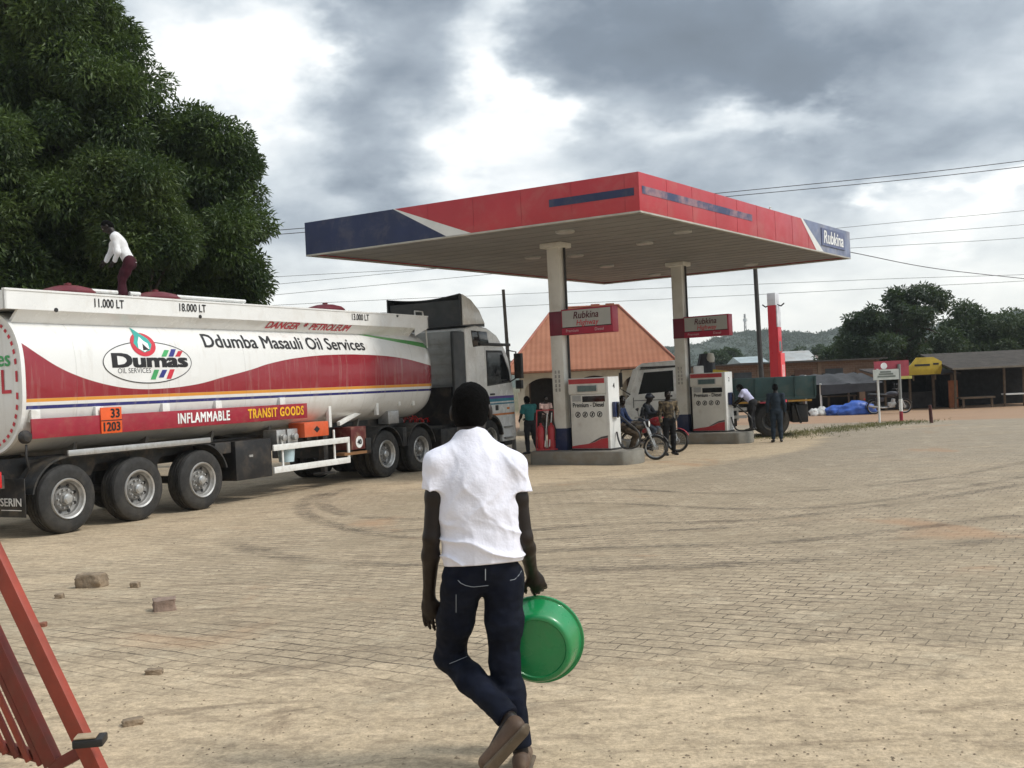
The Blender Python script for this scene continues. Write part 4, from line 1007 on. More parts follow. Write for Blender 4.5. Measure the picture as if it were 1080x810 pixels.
def build_pump(cx, cy, label, number):
    """local x along the front to the right, y towards the back"""
    p = Vector((cx, cy, 0)) + CV * .88
    t = thing('fuel_pump', label, 'fuel pump', (p.x, p.y, .327), math.atan2(CV.y, CV.x), 'fuel pumps on the islands')
    M_p = mat('pump_white', (.68, .67, .62), .38, 0, .05, 2, dirt=((.36, .30, .22), .35, 3)); M_side = mat('pump_side', (.74, .74, .71), .38, 0, .04, 2, dirt=((.4, .34, .25), .25, 3))
    w, d = .50, .25
    body = MB(); body.bx(-w, w, -d, d, .04, 1.34); bo = body.build('cabinet', M_p, t, bevel=.015)
    hd = MB(); hd.bx(-w - .04, w - .002, -d - .012, d + .012, 1.345, 1.74); ho = hd.build('head', M_p, t, bevel=.02)
    MB().bx(w, w + .07, -d - .015, d + .015, .02, 1.745).build('side_panel', M_side, t, bevel=.015)
    MB().bx(-w - .02, w - .03, -d - .018, -d - .0125, 1.60, 1.715).build('red_band', M_fred, ho)
    fr = MB().bx(-.30, .28, -d - .022, -d - .0125, 1.40, 1.565).build('display_frame', M_steel, ho, bevel=.004)
    MB().bx(-.27, .25, -d - .025, -d - .0222, 1.415, 1.55).build('display', M_screen, fr)
    MB().bx(-.16, .46, -d - .006, -d - .0005, 1.16, 1.30).build('meter_window', M_glass, bo)
    MB().bx(-.44, -.2, -d - .006, -d - .0005, 1.18, 1.32).build('card_plate', mat('plate_grey', (.35, .35, .34), .5), bo)
    lettering('Premium - Diesel', .15, (0, -d - .001, 1.085), (1, 0, 0), (0, 0, 1), M_ink, bo, fit=.86, bold=.004)
    for k in range(4):
        x = -.30 + .2 * k; pc = MB(); pc.lathe([(.052, 0), (.072, 0), (.072, .003), (.052, .003)], (x, -d - .001, .86), (0, -1, 0), 20); pc.bx(x - .018, x + .018, -d - .004, -d - .0005, .825, .895); pc.bar((x - .045, -d - .003, .82), (x + .045, -d - .003, .90), .012, .004, (0, 1, 0))
        pc.build('warning_symbol', M_ink, bo)
    wave = [(-w, .05), (w, .05), (w, .30), (.30, .27), (.12, .19), (-.1, .15), (-.3, .13), (-w, .10)]
    F = (Vector((0, -d - .001, 0)), Vector((1, 0, 0)), Vector((0, 0, 1)), Vector((0, -1, 0)))
    MB().prism(wave, 0, .003, F).build('red_wave', M_fred, bo)
    MB().prism([(w, .305), (.30, .275), (.12, .195), (-.02, .165), (.15, .25), (.32, .325), (w, .355)], 0, .003, F).build('grey_wave', mat('wave_grey', (.10, .09, .09), .5), bo)
    lettering(number, .17, (w + .071, 0, 1.52), (0, 1, 0), (0, 0, 1), M_ink, t, bold=.004)
    # nozzle boot, nozzle and hose on the right-hand side
    nb = MB().bx(w + .07, w + .16, -.12, .1, .78, 1.14).build('nozzle_boot', M_navy, t, bevel=.02)
    nz = MB(); nz.tube([(w + .17, -.02, 1.12), (w + .2, -.02, 1.02), (w + .19, -.02, .88), (w + .16, -.02, .76)], [.03, .04, .035, .02], 8); nz.build('nozzle', M_black, nb, smooth=True)
    hs = MB(); c = smooth_path([Vector(v) for v in ((w + .1, .0, .42), (w + .18, -.05, .2), (w + .3, -.08, .05), (w + .55, -.08, .04), (w + .72, -.05, .14), (w + .70, -.03, .4), (w + .45, -.02, .62), (w + .22, -.02, .80))], 8)
    hs.tube(c, .022, 8); hs.build('hose', M_black, t, smooth=True)
    MB().bx(-w - .02, w + .08, -d - .02, d + .02, 0.0, .045).build('plinth', M_chassis, t, bevel=.01)
    return t
build_pump(1.22, 25.9, 'white and red fuel pump on the nearer island beside the dark blue column foot', '4')
build_pump(5.12, 31.5, 'white and red fuel pump on the farther island before the green lorry', '2')

def build_column_sign(cx, cy, label):
    p = Vector((cx, cy, 0)) + CV * .19 - CU * .05
    t = thing('hanging_sign', label, 'sign', (p.x, p.y, 3.13), math.atan2(CV.y, CV.x), 'price boards on the canopy columns')
    M_sr = mat('sign_red', (.36, .016, .045), .4, 0, .08, 2); M_sg = mat('sign_face', (.42, .42, .39), .45, 0, .05, 3)
    b = MB().bx(0, 1.42, -.14, .14, .0, .62).build('box', M_sr, t, bevel=.012)
    for s in (-1, 1):
        f = MB().bx(.03, 1.37, s * .141, s * .147, .185, .585).build('panel', M_sg, b)
        MB().bx(.0, 1.40, s * .1405, s * .15, .165, .183).build('divider', M_ink, b)
        u = Vector((1, 0, 0)) if s < 0 else Vector((-1, 0, 0))
        lettering('Rubkina', .24, (.70, s * .147, .45), u, (0, 0, 1), M_inkr if s > 0 else mat('sign_ink', (.10, .02, .03), .6), f, fit=.70, shear=.2, bold=.004)
        lettering('Highway', .19, (.74, s * .147, .27), u, (0, 0, 1), M_inkr, f, fit=.62, shear=.2, bold=.002)
        for x, wd in ((.30, 'Premium'), (1.05, 'Diesel')):
            lettering(wd, .10, (x, s * .1405, .09), u, (0, 0, 1), mat('pale_ink', (.55, .4, .42), .6), b)
    for z in (.15, .45): MB().bx(-.03, .01, -.05, .05, z, z + .06).build('bracket', M_steel, t)
    return t
build_column_sign(1.22, 25.9, 'grey and red board fixed to the nearer canopy column')
build_column_sign(5.12, 31.5, 'grey and red board fixed to the farther canopy column')

def build_fire_trolley():
    p = at(577, 474, 25.9); t = thing('fire_trolley', 'red fire extinguisher trolley standing left of the nearer column foot', 'fire trolley', (p.x, p.y, .327))
    for x in (-.13, .13):
        b = MB().lathe([(0, .04), (.09, .04), (.10, .1), (.10, .52), (.07, .60), (.03, .63), (.03, .68), (0, .68)], (x, 0, 0), (0, 0, 1), 18).build('cylinder', M_red, t, smooth=True)
        MB().tube([(x, 0, .67), (x + .06, -.05, .7), (x + .1, -.08, .5), (x + .08, -.1, .25)], .014, 6).build('hose', M_black, b, smooth=True)
    f = MB()
    for x in (-.26, .26): f.bar((x, .1, .02), (x * .8, .12, 1.0), .03, .03)
    f.bar((-.21, .12, .99), (.21, .12, .99), .03, .03); f.bar((-.26, .1, .05), (.26, .1, .05), .05, .03); f.bar((-.24, -.12, .03), (.24, -.12, .03), .05, .03); f.bar((-.24, -.12, .03), (-.26, .1, .03), .04, .03); f.bar((.24, -.12, .03), (.26, .1, .03), .04, .03)
    f.build('frame', M_red, t)
    for x in (-.05, .06): MB().bar((x, -.12, .1), (x + .1, .1, .92), .02, .02).build('rod', M_wh2, t)
build_fire_trolley()
# ------------------------------------------------------------------ house behind the pumps
M_roof = None
def roof_material():
    m = bpy.data.materials.new('red_roof_sheet'); m.use_nodes = True; t = NT(m.node_tree); b = t.n['Principled BSDF']
    tc = t.new('ShaderNodeTexCoord'); P = tc.outputs['Object']; n = t.noise(P, .9, 6, .65); n2 = t.noise(P, 6, 4, .6)
    col = t.mix(t.mr(n, .35, .65), (.37, .162, .098), (.32, .135, .08)); col = t.mix(t.mr(n2, .5, .8, 0, .35), col, (.27, .13, .09))
    t.set(b, 'Base Color', col); b.inputs['Roughness'].default_value = .85; b.inputs['Specular IOR Level'].default_value = .2
    x, y, z = t.sep(P); w = t.math('SINE', t.math('MULTIPLY', t.math('ADD', x, t.math('MULTIPLY', y, .0)), 32.0))
    st = t.math('SINE', t.math('MULTIPLY', z, 26.0))
    bp = t.new('ShaderNodeBump'); t.set(bp, 'Height', t.math('ADD', w, t.math('MULTIPLY', st, .5))); bp.inputs['Strength'].default_value = .25; bp.inputs['Distance'].default_value = .02
    t.l.new(bp.outputs[0], b.inputs['Normal']); return m
def build_house():
    Y = 40.0; e0 = at(532, 390, Y); e1 = at(717, 384, Y); zc = 2.45; cx = (e0.x + e1.x) / 2; hw = (e1.x - e0.x) / 2
    t = thing('roadside_house', 'cream house with a steep red sheet roof and arched porch behind the pumps', 'house', (cx, Y, 0), R(-4))
    D = 7.4; r0 = at(577, 322, Y + D / 2); r1 = at(645, 316, Y + D / 2); zr = 5.05; rx0, rx1 = r0.x - cx, r1.x - cx
    wcol = mat('house_cream', (.62, .56, .45), .8, 0, .1, 1, dirt=((.28, .2, .13), .5, 1.2))
    rf = MB(); ev = [(-hw, 0, zc), (hw, 0, zc), (hw, D, zc), (-hw, D, zc)]; rg = [(rx0, D / 2, zr), (rx1, D / 2, zr)]
    dz = .07
    vs = ev + rg + [(x, y, z - dz) for x, y, z in ev]
    rf.add(vs, [(0, 1, 5, 4), (1, 2, 5), (2, 3, 4, 5), (3, 0, 4), (6, 7, 1, 0), (7, 8, 2, 1), (8, 9, 3, 2), (9, 6, 0, 3), (9, 8, 7, 6)])
    ro = rf.build('roof', roof_material(), t)
    cap = MB()
    for a, b in ((ev[0], rg[0]), (ev[1], rg[1]), (rg[0], rg[1])): cap.tube([Vector(a) + Vector((0, 0, .02)), Vector(b) + Vector((0, 0, .02))], .05, 6)
    cap.build('ridge_cap', mat('ridge_rust', (.33, .11, .065), .6), ro, smooth=True)
    for i, x in enumerate((rx1 - .95, rx1 - .35)): MB().bx(x - .18, x + .18, D / 2 - .15, D / 2 + .15, zr - .1, zr + .1).build('ridge_vent', mat('ridge_rust', (.33, .11, .065), .6), ro)
    x0, x1 = -hw + .45, hw - .35; y0 = 1.6
    MB().bx(x0, x1, y0, D - .4, 0, zc + .1).build('wall', wcol, t)
    # arcade: piers and arches along the front
    n = 3; pw = .26; gap = (x1 - x0 - pw) / n; ar = MB(); F = (Vector((0, .3, 0)), Vector((1, 0, 0)), Vector((0, 0, 1)), Vector((0, 1, 0)))
    for k in range(n + 1):
        x = x0 + k * gap; MB().bx(x, x + pw, .3, .56, 0, 1.66).build('pillar', wcol, t)
    for k in range(n):
        a0 = x0 + k * gap + pw; a1 = x0 + (k + 1) * gap; m_ = (a0 + a1) / 2; r = (a1 - a0) / 2
        poly = [(a0 - pw / 2, 1.66), (a0, 1.66)] + [(m_ - r * math.cos(R(180 * i / 14)), 1.66 + .52 * math.sin(R(180 * i / 14))) for i in range(1, 14)] + [(a1, 1.66), (a1 + pw / 2, 1.66), (a1 + pw / 2, zc - dz - .01), (a0 - pw / 2, zc - dz - .01)]
        MB().prism(poly, 0.0, .26, F).build('arch', wcol, t)
    MB().bx(x0 - .1, x1 + .1, .2, y0, 0, .18).build('porch_floor', M_conc, t, bevel=.02)
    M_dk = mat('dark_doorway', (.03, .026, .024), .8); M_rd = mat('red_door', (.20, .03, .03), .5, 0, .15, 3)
    for k, (xa, wd) in enumerate(((x0 + .9, .95), (x0 + gap + 1.0, .9), (x0 + 2 * gap + 1.0, .9))):
        fr = MB().bx(xa - wd / 2 - .06, xa + wd / 2 + .06, y0 - .03, y0 - .002, .18, 2.2).build('door_frame', mat('frame_brown', (.10, .06, .04), .6), t)
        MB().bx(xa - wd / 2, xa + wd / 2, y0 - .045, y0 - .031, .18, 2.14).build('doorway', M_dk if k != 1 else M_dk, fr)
        MB().bar((xa + wd / 2, y0 - .05, 1.16), (xa + wd / 2 + .5, y0 - .65, 1.16), .04, 1.95).build('door_leaf', M_rd, fr)
    yl = MB().bx(x1 - 1.55, x1 - .85, y0 - .02, y0 - .003, .7, 1.6).build('painted_patch', mat('patch_yellow', (.52, .48, .12), .7, 0, .2, 3), t)
    return t
build_house()

# ------------------------------------------------------------------ dropside lorry at the far side of the pumps (local x forward)
def build_dropside():
    o = G(815, 461); hd = Vector((-math.cos(R(8)), math.sin(R(8)), 0))
    t = thing('dropside_lorry', 'old white cabbed lorry with a dark green dropside bed parked behind the farther pump', 'lorry', (o.x, o.y, 0), math.atan2(hd.y, hd.x))
    # origin at the rear wheel; near side faces the viewer (local +y is away... heading left, so near side is local +y)
    M_cab = mat('lorry_white', (.88, .88, .85), .4, 0, .07, 2, dirt=((.3, .24, .17), .4, 3)); M_bed = mat('bed_green', (.018, .055, .055), .5, 0, .25, 1.5, dirt=((.1, .085, .06), .4, 3))
    n = 1  # near side sign
    bed = MB(); bx0, bx1 = -1.32, 2.25
    bed.bx(bx0, bx1, -2.1, .12, 1.14, 1.22); bo = bed.build('bed_floor', M_bed, t, bevel=.01)
    def board(a, b, nm):
        p = MB(); p.bar(a, b, .045, .62); o_ = p.build(nm, M_bed, t, bevel=.008); d = (Vector(b) - Vector(a)); k = max(2, int(d.length / .55)); r = MB(); nn = Vector((-d.y, d.x, 0)).normalized()
        for i in range(k + 1):
            q = Vector(a) + d * (i / k)
            for s in (-1, 1): r.box(q + nn * (.035 * s), (.05, .05, .6) if abs(nn.y) > .5 else (.05, .05, .6))
        r.build('rib', M_bed, o_)
    board((bx0, .10, 1.53), (bx1, .10, 1.53), 'side_board'); board((bx0, -2.08, 1.53), (bx1, -2.08, 1.53), 'side_board'); board((bx0 + .02, -2.05, 1.53), (bx0 + .02, .07, 1.53), 'tail_board'); board((bx1, -2.05, 1.53), (bx1, .07, 1.53), 'head_board')
    for y in (-.05, -1.9): make_wheel(t, 0, y, .52, .3, 1 if y > -1 else -1, True, rim_mat=M_chassis)
    for y in (-.4, -1.55): make_wheel(t, 0, y, .52, .3, 1 if y > -1 else -1, True, rim_mat=M_chassis)
    for y in (-.1, -1.85): make_wheel(t, 3.55, y, .5, .26, 1 if y > -1 else -1, rim_mat=M_chassis)
    ch = MB()
    for y in (-.62, -1.38): ch.bx(-1.0, 4.4, y - .05, y + .05, .78, 1.02)
    for x in (-.9, .9, 2.2): ch.bx(x - .06, x + .06, -1.95, .0, .98, 1.13)
    ch.cyl((0, -1.8, .52), (0, -.1, .52), .09, n=10); ch.cyl((3.55, -1.8, .5), (3.55, -.1, .5), .07, n=10); ch.build('chassis', M_chassis, t, bevel=.01)
    sg = MB(); 
    for z in (.62, .86): sg.bx(.75, 2.1, .04, .08, z, z + .09)
    sg.bx(1.0, 1.06, .0, .05, .55, 1.1); sg.bx(1.85, 1.91, .0, .05, .55, 1.1); sg.build('side_guard', M_steel, t)
    MB().bx(1.05, 1.95, -.5, -.02, .36, .84).build('fuel_tank', M_black, t, bevel=.06)
    for x0_ in (-.85, .95): MB().bx(x0_ - .35, x0_ + .35, .09, .15, 1.07, 1.125).build('reflector_strip', mat('strip_amber', (.42, .22, .03), .4), t)
    MB().bx(-.25, .35, .09, .15, 1.05, 1.1).build('reflector_strip', mat('strip_red', (.35, .03, .05), .4), t)
    mf = MB(); mf.bar((-.72, 0, .98), (-.86, 0, .40), .03, .3, (0, 1, 0)); mf.build('mud_flap', M_black, t)
    MB().bx(-1.1, -.62, -1.9, -.06, .42, .97).build('underbed_filler', M_black, t, bevel=.03)  # dark block added to fill the dark gap under the bed tail
    mf = MB(); mf.bar((-.98, -.4, .98), (-1.2, -.4, .6), .05, .05); mf.build('tow_bar', M_black, t)
    # cab
    F = (Vector(), Vector((1, 0, 0)), Vector((0, 0, 1)), Vector((0, 1, 0)))
    ac = [(3.55 - .58 * math.cos(a), .5 + .58 * math.sin(a)) for a in [R(8 + 164 * i / 10) for i in range(11)]]
    prof = [(2.4, .85), (2.4, 2.38), (2.7, 2.52), (3.9, 2.46), (4.1, 2.34), (4.34, 1.45), (4.48, 1.3), (4.5, .55), (4.2, .5)] + ac[::-1]
    cab = MB().prism(prof, -1.95, .06, F).build('cab', M_cab, t, bevel=.06, seg=3)
    dr = MB().prism([(2.85, .95), (2.85, 2.28), (3.95, 2.25), (4.2, 1.4), (4.2, 1.1), (4.0, .98)], .055, .075, F).build('door', M_cab, t, bevel=.01)
    MB().prism([(2.95, 1.55), (2.95, 2.2), (3.85, 2.17), (4.05, 1.5)], .075, .082, F).build('window', mat('cab_glass', (.010, .012, .012), .15, 0, .1, spec=.12), dr)
    MB().bx(3.0, 3.2, .076, .1, 1.38, 1.43).build('handle', M_black, dr)
    for a_, b2 in (((2.83, .077, .95), (2.83, .077, 2.3)), ((2.83, .077, 2.3), (3.97, .077, 2.27)), ((4.21, .077, 1.4), (4.21, .077, 1.08)), ((2.85, .077, 1.3), (4.2, .077, 1.3))): MB().bar(a_, b2, .018, .01, (0, 1, 0)).build('door_gap', M_black, dr)
    MB().bx(2.5, 3.95, .062, .085, 2.29, 2.35).build('roof_gutter', M_chassis, cab)
    nf = Vector((.965, 0, .26)) * .064
    ws = MB(); ws.add([Vector(p) + nf for p in ((4.13, -.05, 2.26), (4.13, -1.85, 2.26), (4.325, -1.85, 1.5), (4.325, -.05, 1.5))], [(0, 1, 2, 3)]); ws.build('windscreen', M_glass, t)
    pl = MB(); pl.bar((4.10, .03, 2.28), (4.38, .03, 1.48), .16, .12, (0, 1, 0)); pl.build('corner_pillar', M_wh2, t, bevel=.03)
    gr = MB()
    for z in (.75, .9, 1.05): gr.bx(4.5, 4.56, -1.6, -.3, z, z + .08)
    gr.build('grille', M_black, t)
    for y in (-.2, -1.7): MB().bx(4.5, 4.58, y - .14, y + .14, .7, .95).build('headlight', M_inkw, t, bevel=.02)
    MB().bx(4.45, 4.62, -1.9, .02, .42, .58).build('bumper', M_chassis, t, bevel=.03)
    mi = MB(); mi.tube([(4.15, .06, 2.3), (4.55, .22, 2.28), (4.6, .24, 1.7), (4.3, .08, 1.5)], .02, 6); mi.bx(4.52, 4.62, .14, .34, 1.75, 2.2); mi.build('mirror', M_black, t, bevel=.02)
    rd = MB().bx(2.62, 2.78, .061, .085, 1.02, 1.6).build('red_panel', M_red, t)
    st = MB(); st.bx(2.0, 2.3, -.6, .0, .9, 2.3); st.build('head_rack', M_cab, t, bevel=.03)
    return o, hd
DS_O, DS_H = build_dropside()

def build_tarp_load():
    p = at(742, 395, 33.2); t = thing('tarped_load', 'black tarpaulin draped over a yellow frame behind the lorry cab', 'covered load', (p.x, p.y, 1.23))
    rng = np.random.default_rng(4); b = MB(); rings = []
    for k in range(9):
        u = k / 8; z = 1.45 * u; r = .46 * (1 - .55 * u) * (1 + .05 * math.sin(5 * u)); ring_ = []
        for j in range(20):
            a = 2 * math.pi * j / 20; rr = r * (1 + .16 * math.sin(5 * a + u) + .07 * rng.uniform(-1, 1)); ring_.append((rr * math.cos(a) + .12 * u, rr * .8 * math.sin(a), z))
        rings.append(ring_)
    b.loft(rings); b.build('tarpaulin', mat('black_tarp', (.014, .014, .018), .55, 0, .3, 4), t, smooth=True, angle=60)
    f = MB(); f.bar((.35, -.3, 0), (.5, -.3, .9), .07, .5); f.build('yellow_board', mat('frame_yellow', (.55, .40, .03), .5, 0, .15, 4), t)
    MB().lathe([(0, 0), (.12, .02), (.14, .15), (.1, .3), (0, .32)], (.22, -.1, 1.15), (0, 0, 1), 12).build('white_sack', mat('sack', (.5, .47, .4), .8), t, smooth=True)
build_tarp_load()

# ------------------------------------------------------------------ far side of the road
def build_totem():
    p = at(820, 420, 42.0); t = thing('price_totem', 'tall narrow red price totem with a white top beyond the green lorry bed', 'sign', (p.x, p.y, 0), R(-34.5))
    M_t = mat('totem_red', (.55, .03, .045), .35, 0, .06, 1); M_t2 = mat('totem_bright', (.70, .045, .05), .35, 0, .06, 1); M_tw = mat('totem_white', (.66, .67, .70), .4)
    zt = at(820, 309, 42).z; z1 = at(820, 322, 42).z
    MB().bx(-.17, .17, -.22, .22, 0, z1).build('column', M_t, t, bevel=.02); MB().bx(-.172, .172, -.222, .222, z1 + .001, zt).build('white_top', M_tw, t, bevel=.02)
    a0 = at(820, 345, 42).z; a1 = at(820, 372, 42).z; a2 = at(820, 377, 42).z
    MB().bx(.172, .215, -.2, .2, a0, z1).build('name_panel', M_tw, t, bevel=.005)
    MB().bx(.172, .215, -.2, .2, a1, a0 - .01).build('price_panel', M_t, t, bevel=.005)
    MB().bx(.216, .222, -.12, .12, a1 + .05, a1 + .45).build('price_display', M_screen, t)
    MB().bx(.172, .30, -.23, .23, 0, a1 - .02).build('lower_panel', M_t2, t, bevel=.01)
    for i, y in enumerate((-.1, .05)): MB().bx(.3, .305, y, y + .05, a2 - 1.2, a2 - .3).build('white_mark', M_inkw, t)
    for s in (-1, 1): MB().tube([(s * .17, 0, z1 + .02), (s * .32, 0, z1 - .04), (s * .45, 0, z1 + .06)], .03, 6).build('lamp_arm', M_black, t, smooth=True)
build_totem()

def pole(px, py_top, Y, r, label, wood, lean=0.0, z_top=None):
    p = at(px, 405, Y); t = thing('utility_pole', label, 'pole', (p.x, p.y, 0)); zt = z_top or at(px, py_top, Y).z
    MB().tube([(0, 0, -.1), (lean * .5, 0, zt / 2), (lean, 0, zt)], [r * 1.2, r * 1.05, r * .85], 12).build('pole', wood, t, smooth=True); return t, zt
M_pole = mat('pole_wood', (.045, .042, .04), .8, 0, .25, 3); M_pole2 = mat('pole_grey', (.15, .14, .13), .7, 0, .2, 3)
tp, zt = pole(804, 285, 40.0, .085, 'dark wooden power line pole rising behind the far canopy corner', M_pole, -.1, 8.35)
ar = MB(); ar.bx(-.9, .7, -.05, .05, zt - .35, zt - .22); ao = ar.build('crossarm', M_pole, tp)
for x in (-.8, -.25, .6): MB().lathe([(0, 0), (.04, 0), (.055, .05), (.035, .09), (.05, .13), (0, .16)], (x, 0, zt - .22), (0, 0, 1), 10).build('insulator', M_fwht, ao, smooth=True)
pole(539.5, 305, 31.5, .055, 'thin grey leaning post between the lorry cab and the red roofed house', M_pole2, -.12)

def cable(pts, label, r=.018):
    o = MB().tube(smooth_path([Vector(p) for p in pts], 12), r, 5, False).build('power_cable', mat('cable_black', (.07, .07, .075), .6), None, smooth=True)
    tag(o, label, 'cable', 'overhead cables'); return o
for i, (l, m_, rt, Y, lab) in enumerate((
    ([(-60, 268), (290, 243)], (760, 203.5), (1200, 153), 40, 'upper thick cable passing just above the canopy'),
    ([(-60, 274), (290, 247.5)], (760, 208), (1200, 160), 40.6, 'lower thick cable passing just above the canopy'),
    ([(-60, 330), (290, 300)], (880, 241), (1200, 208), 58, 'thin cable topmost of those right of the canopy'),
    ([(-60, 342), (290, 311)], (890, 253), (1200, 224), 58, 'thin cable next below the topmost right of the canopy'),
    ([(-60, 350), (290, 322)], (890, 296), (1200, 283), 60, 'thin cable lowest but one above the far trees'),
    ([(-60, 362), (290, 336)], (890, 306), (1200, 287), 60, 'thin cable lowest of all above the far trees'),
    ([(-60, 318), (290, 292)], (890, 262), (1200, 240), 57, 'thin cable midway between canopy edge and far trees'))):
    ps = [at(*q, Y) for q in l] + [at(*m_, Y)] + [at(*rt, Y)]; ps.append(ps[-1] + (ps[-1] - ps[-2]) * 1.6 + Vector((0, 0, 1.2))); cable(ps, lab, .015 if i < 2 else .012)
cable([at(897, 266, 33), at(985, 283, 36), at(1090, 295, 40)], 'slack cable drooping right from the far canopy corner', .014)

def build_mast():
    p = at(787, 370, 800); b = MB(); zt = at(787, 331, 800).z; t = thing('radio_mast', 'thin lattice radio mast on the far wooded hill', 'mast', (p.x, p.y, 0))
    for a in (0, 120, 240): MB().tube([(1.6 * math.cos(R(a)), 1.6 * math.sin(R(a)), 0), (.5 * math.cos(R(a)), .5 * math.sin(R(a)), zt)], .28, 5).build('mast_leg', M_pole2, t)
    for k in range(12):
        z0 = zt * k / 12; r = 1.6 - 1.1 * k / 12; b.tube([(r * math.cos(R(120 * (k % 3))), r * math.sin(R(120 * (k % 3))), z0), ((r - .09) * math.cos(R(120 * ((k + 1) % 3))), (r - .09) * math.sin(R(120 * ((k + 1) % 3))), z0 + zt / 12)], .15, 4)
    b.build('lattice', M_pole2, t); MB().lathe([(0, -1), (1.6, -1), (1.6, 1), (0, 1)], (0, -1, zt * .9), (0, 0, 1), 10).build('dish', M_fwht, t)
build_mast()

# ------------------------------------------------------------------ leaves, trees
def leaf_material(name, c0, c1, rough=.5, trans=.25):
    m = bpy.data.materials.new(name); m.use_nodes = True; t = NT(m.node_tree); b = t.n['Principled BSDF']; g = t.new('ShaderNodeNewGeometry'); tc = t.new('ShaderNodeTexCoord')
    n = t.noise(tc.outputs['Object'], .8, 3, .5)
    col = t.mix(t.math('ADD', t.math('MULTIPLY', g.outputs['Random Per Island'], .5), t.mr(n, .42, .62, 0, .55)), c0, c1)
    t.set(b, 'Base Color', col); b.inputs['Roughness'].default_value = rough; b.inputs['Specular IOR Level'].default_value = .4
    tr = t.new('ShaderNodeBsdfTranslucent'); t.set(tr, 'Color', t.mix(.5, col, (.10, .16, .02))); mx = t.new('ShaderNodeMixShader'); mx.inputs[0].default_value = trans
    t.l.new(b.outputs[0], mx.inputs[1]); t.l.new(tr.outputs[0], mx.inputs[2]); t.l.new(mx.outputs[0], t.n['Material Output'].inputs[0]); return m
def leaf_cloud(clumps, n_per, L, Wd, rng, droop=.35):
    """clumps: (x, y, z, r); two-facet leaves spread through shells of each clump"""
    C = np.asarray(clumps, float); cnt = np.maximum(8, (n_per * (C[:, 3] / C[:, 3].mean()) ** 2).astype(int)); idx = np.repeat(np.arange(len(C)), cnt); N = len(idx)
    d = rng.normal(size=(N, 3)); d /= np.linalg.norm(d, axis=1)[:, None]; rr = rng.uniform(.2, 1.12, N) ** .55
    P = C[idx, :3] + d * (C[idx, 3] * rr)[:, None] * np.array([1, 1, .68])
    a = d + rng.normal(size=(N, 3)) * .7; a[:, 2] -= droop; a /= np.linalg.norm(a, axis=1)[:, None]
    s = np.cross(a, rng.normal(size=(N, 3)) * .6 + np.array([0, 0, 1])); s /= np.maximum(1e-6, np.linalg.norm(s, axis=1))[:, None]; nn = np.cross(s, a)
    l = L * rng.uniform(.65, 1.3, N)[:, None]; w = Wd * rng.uniform(.7, 1.25, N)[:, None]
    v0 = P; v1 = P + a * l * .45 + s * w * .5 + nn * w * .18; v2 = P + a * l - nn * l * .12; v3 = P + a * l * .45 - s * w * .5 + nn * w * .18
    V = np.stack([v0, v1, v2, v3], 1).reshape(-1, 3); F = np.arange(N * 4).reshape(-1, 4); return V, F
M_bark = mat('bark', (.07, .055, .042), .9, 0, .3, 3, bump=.5, bscale=12)
def tree(label, base, lobes, n_clump, clump_r, n_leaf, L, Wd, lm, seed, trunk_r=.4, trunk_top=None, group='trees around the forecourt', fill=.5):
    rng = np.random.default_rng(seed); t = thing('broadleaf_tree', label, 'tree', base, 0, group); B = Vector(base)
    lob = np.array([[c[0] - B.x, c[1] - B.y, c[2] - B.z, c[3], c[4], c[5]] for c in lobes]); vol = (lob[:, 3] * lob[:, 5]) ; pr = vol / vol.sum(); cl_ = []
    for _ in range(n_clump):
        c = lob[rng.choice(len(lob), p=pr)]; d = rng.normal(size=3); d /= np.linalg.norm(d); r = rng.uniform(fill, 1.1)
        p = c[:3] + d * c[3:6] * r; cl_.append((p[0], p[1], max(.8, p[2]), clump_r * rng.uniform(.45, 1.45)))
    V, F = leaf_cloud(cl_, n_leaf, L, Wd, rng); raw_mesh('crown', V, F, lm, t, smooth=False)
    tk = MB(); c0 = Vector(lob[:, :3].mean(0)); zt = trunk_top or c0.z
    pts = [Vector((0, 0, -.2)), Vector((c0.x * .15, c0.y * .1, zt * .3)), Vector((c0.x * .4, c0.y * .3, zt * .65)), Vector((c0.x, c0.y, zt))]
    tk.tube(smooth_path(pts, 5), [trunk_r * (1.25 - .8 * i / 15) for i in range(16)], 12)
    to = tk.build('trunk', M_bark, t, smooth=True); lb = MB()
    for i in rng.choice(len(cl_), min(26, len(cl_)), replace=False):
        e = Vector(cl_[i][:3]); s = pts[1] + (pts[3] - pts[1]) * rng.uniform(.1, .9); m_ = (s + e) / 2 + Vector((0, 0, .12 * (e - s).length)); lb.tube(smooth_path([s, m_, e], 4), [trunk_r * .32 * (1 - .85 * k / 8) for k in range(9)], 6, False)
    lb.build('limb', M_bark, t, smooth=True); return t
def lobe(px, py, Y, rx, rz, ry=None):
    p = at(px, py, Y); k = Y / FPX; return (p.x, p.y, p.z, rx * k, (ry or rx) * k, rz * k)
M_leafA = leaf_material('mango_leaf', (.015, .034, .012), (.092, .14, .032)); M_leafB = leaf_material('pale_mango_leaf', (.022, .046, .014), (.085, .12, .03))
M_leafF = leaf_material('far_leaf', (.026, .050, .026), (.075, .105, .052)); M_leafG = leaf_material('far_dark_leaf', (.020, .040, .022), (.052, .08, .04))  # greyed greens: haze put into the colour of the far leaves
b_ = at(70, 405, 30); tree('tallest dark green mango tree rising behind the tanker out of the top of the picture', (b_.x, b_.y, 0), [lobe(25, 60, 30, 100, 95), lobe(84, 110, 29.5, 70, 72), lobe(52, 190, 29, 100, 90), lobe(100, 240, 29, 78, 75), lobe(40, 270, 30, 90, 70), lobe(-30, 110, 31, 90, 130), lobe(60, -30, 30, 50, 60), lobe(60, 330, 29.5, 120, 40)], 430, .66, 560, .19, .062, M_leafA, 3, .55, None, fill=.72)
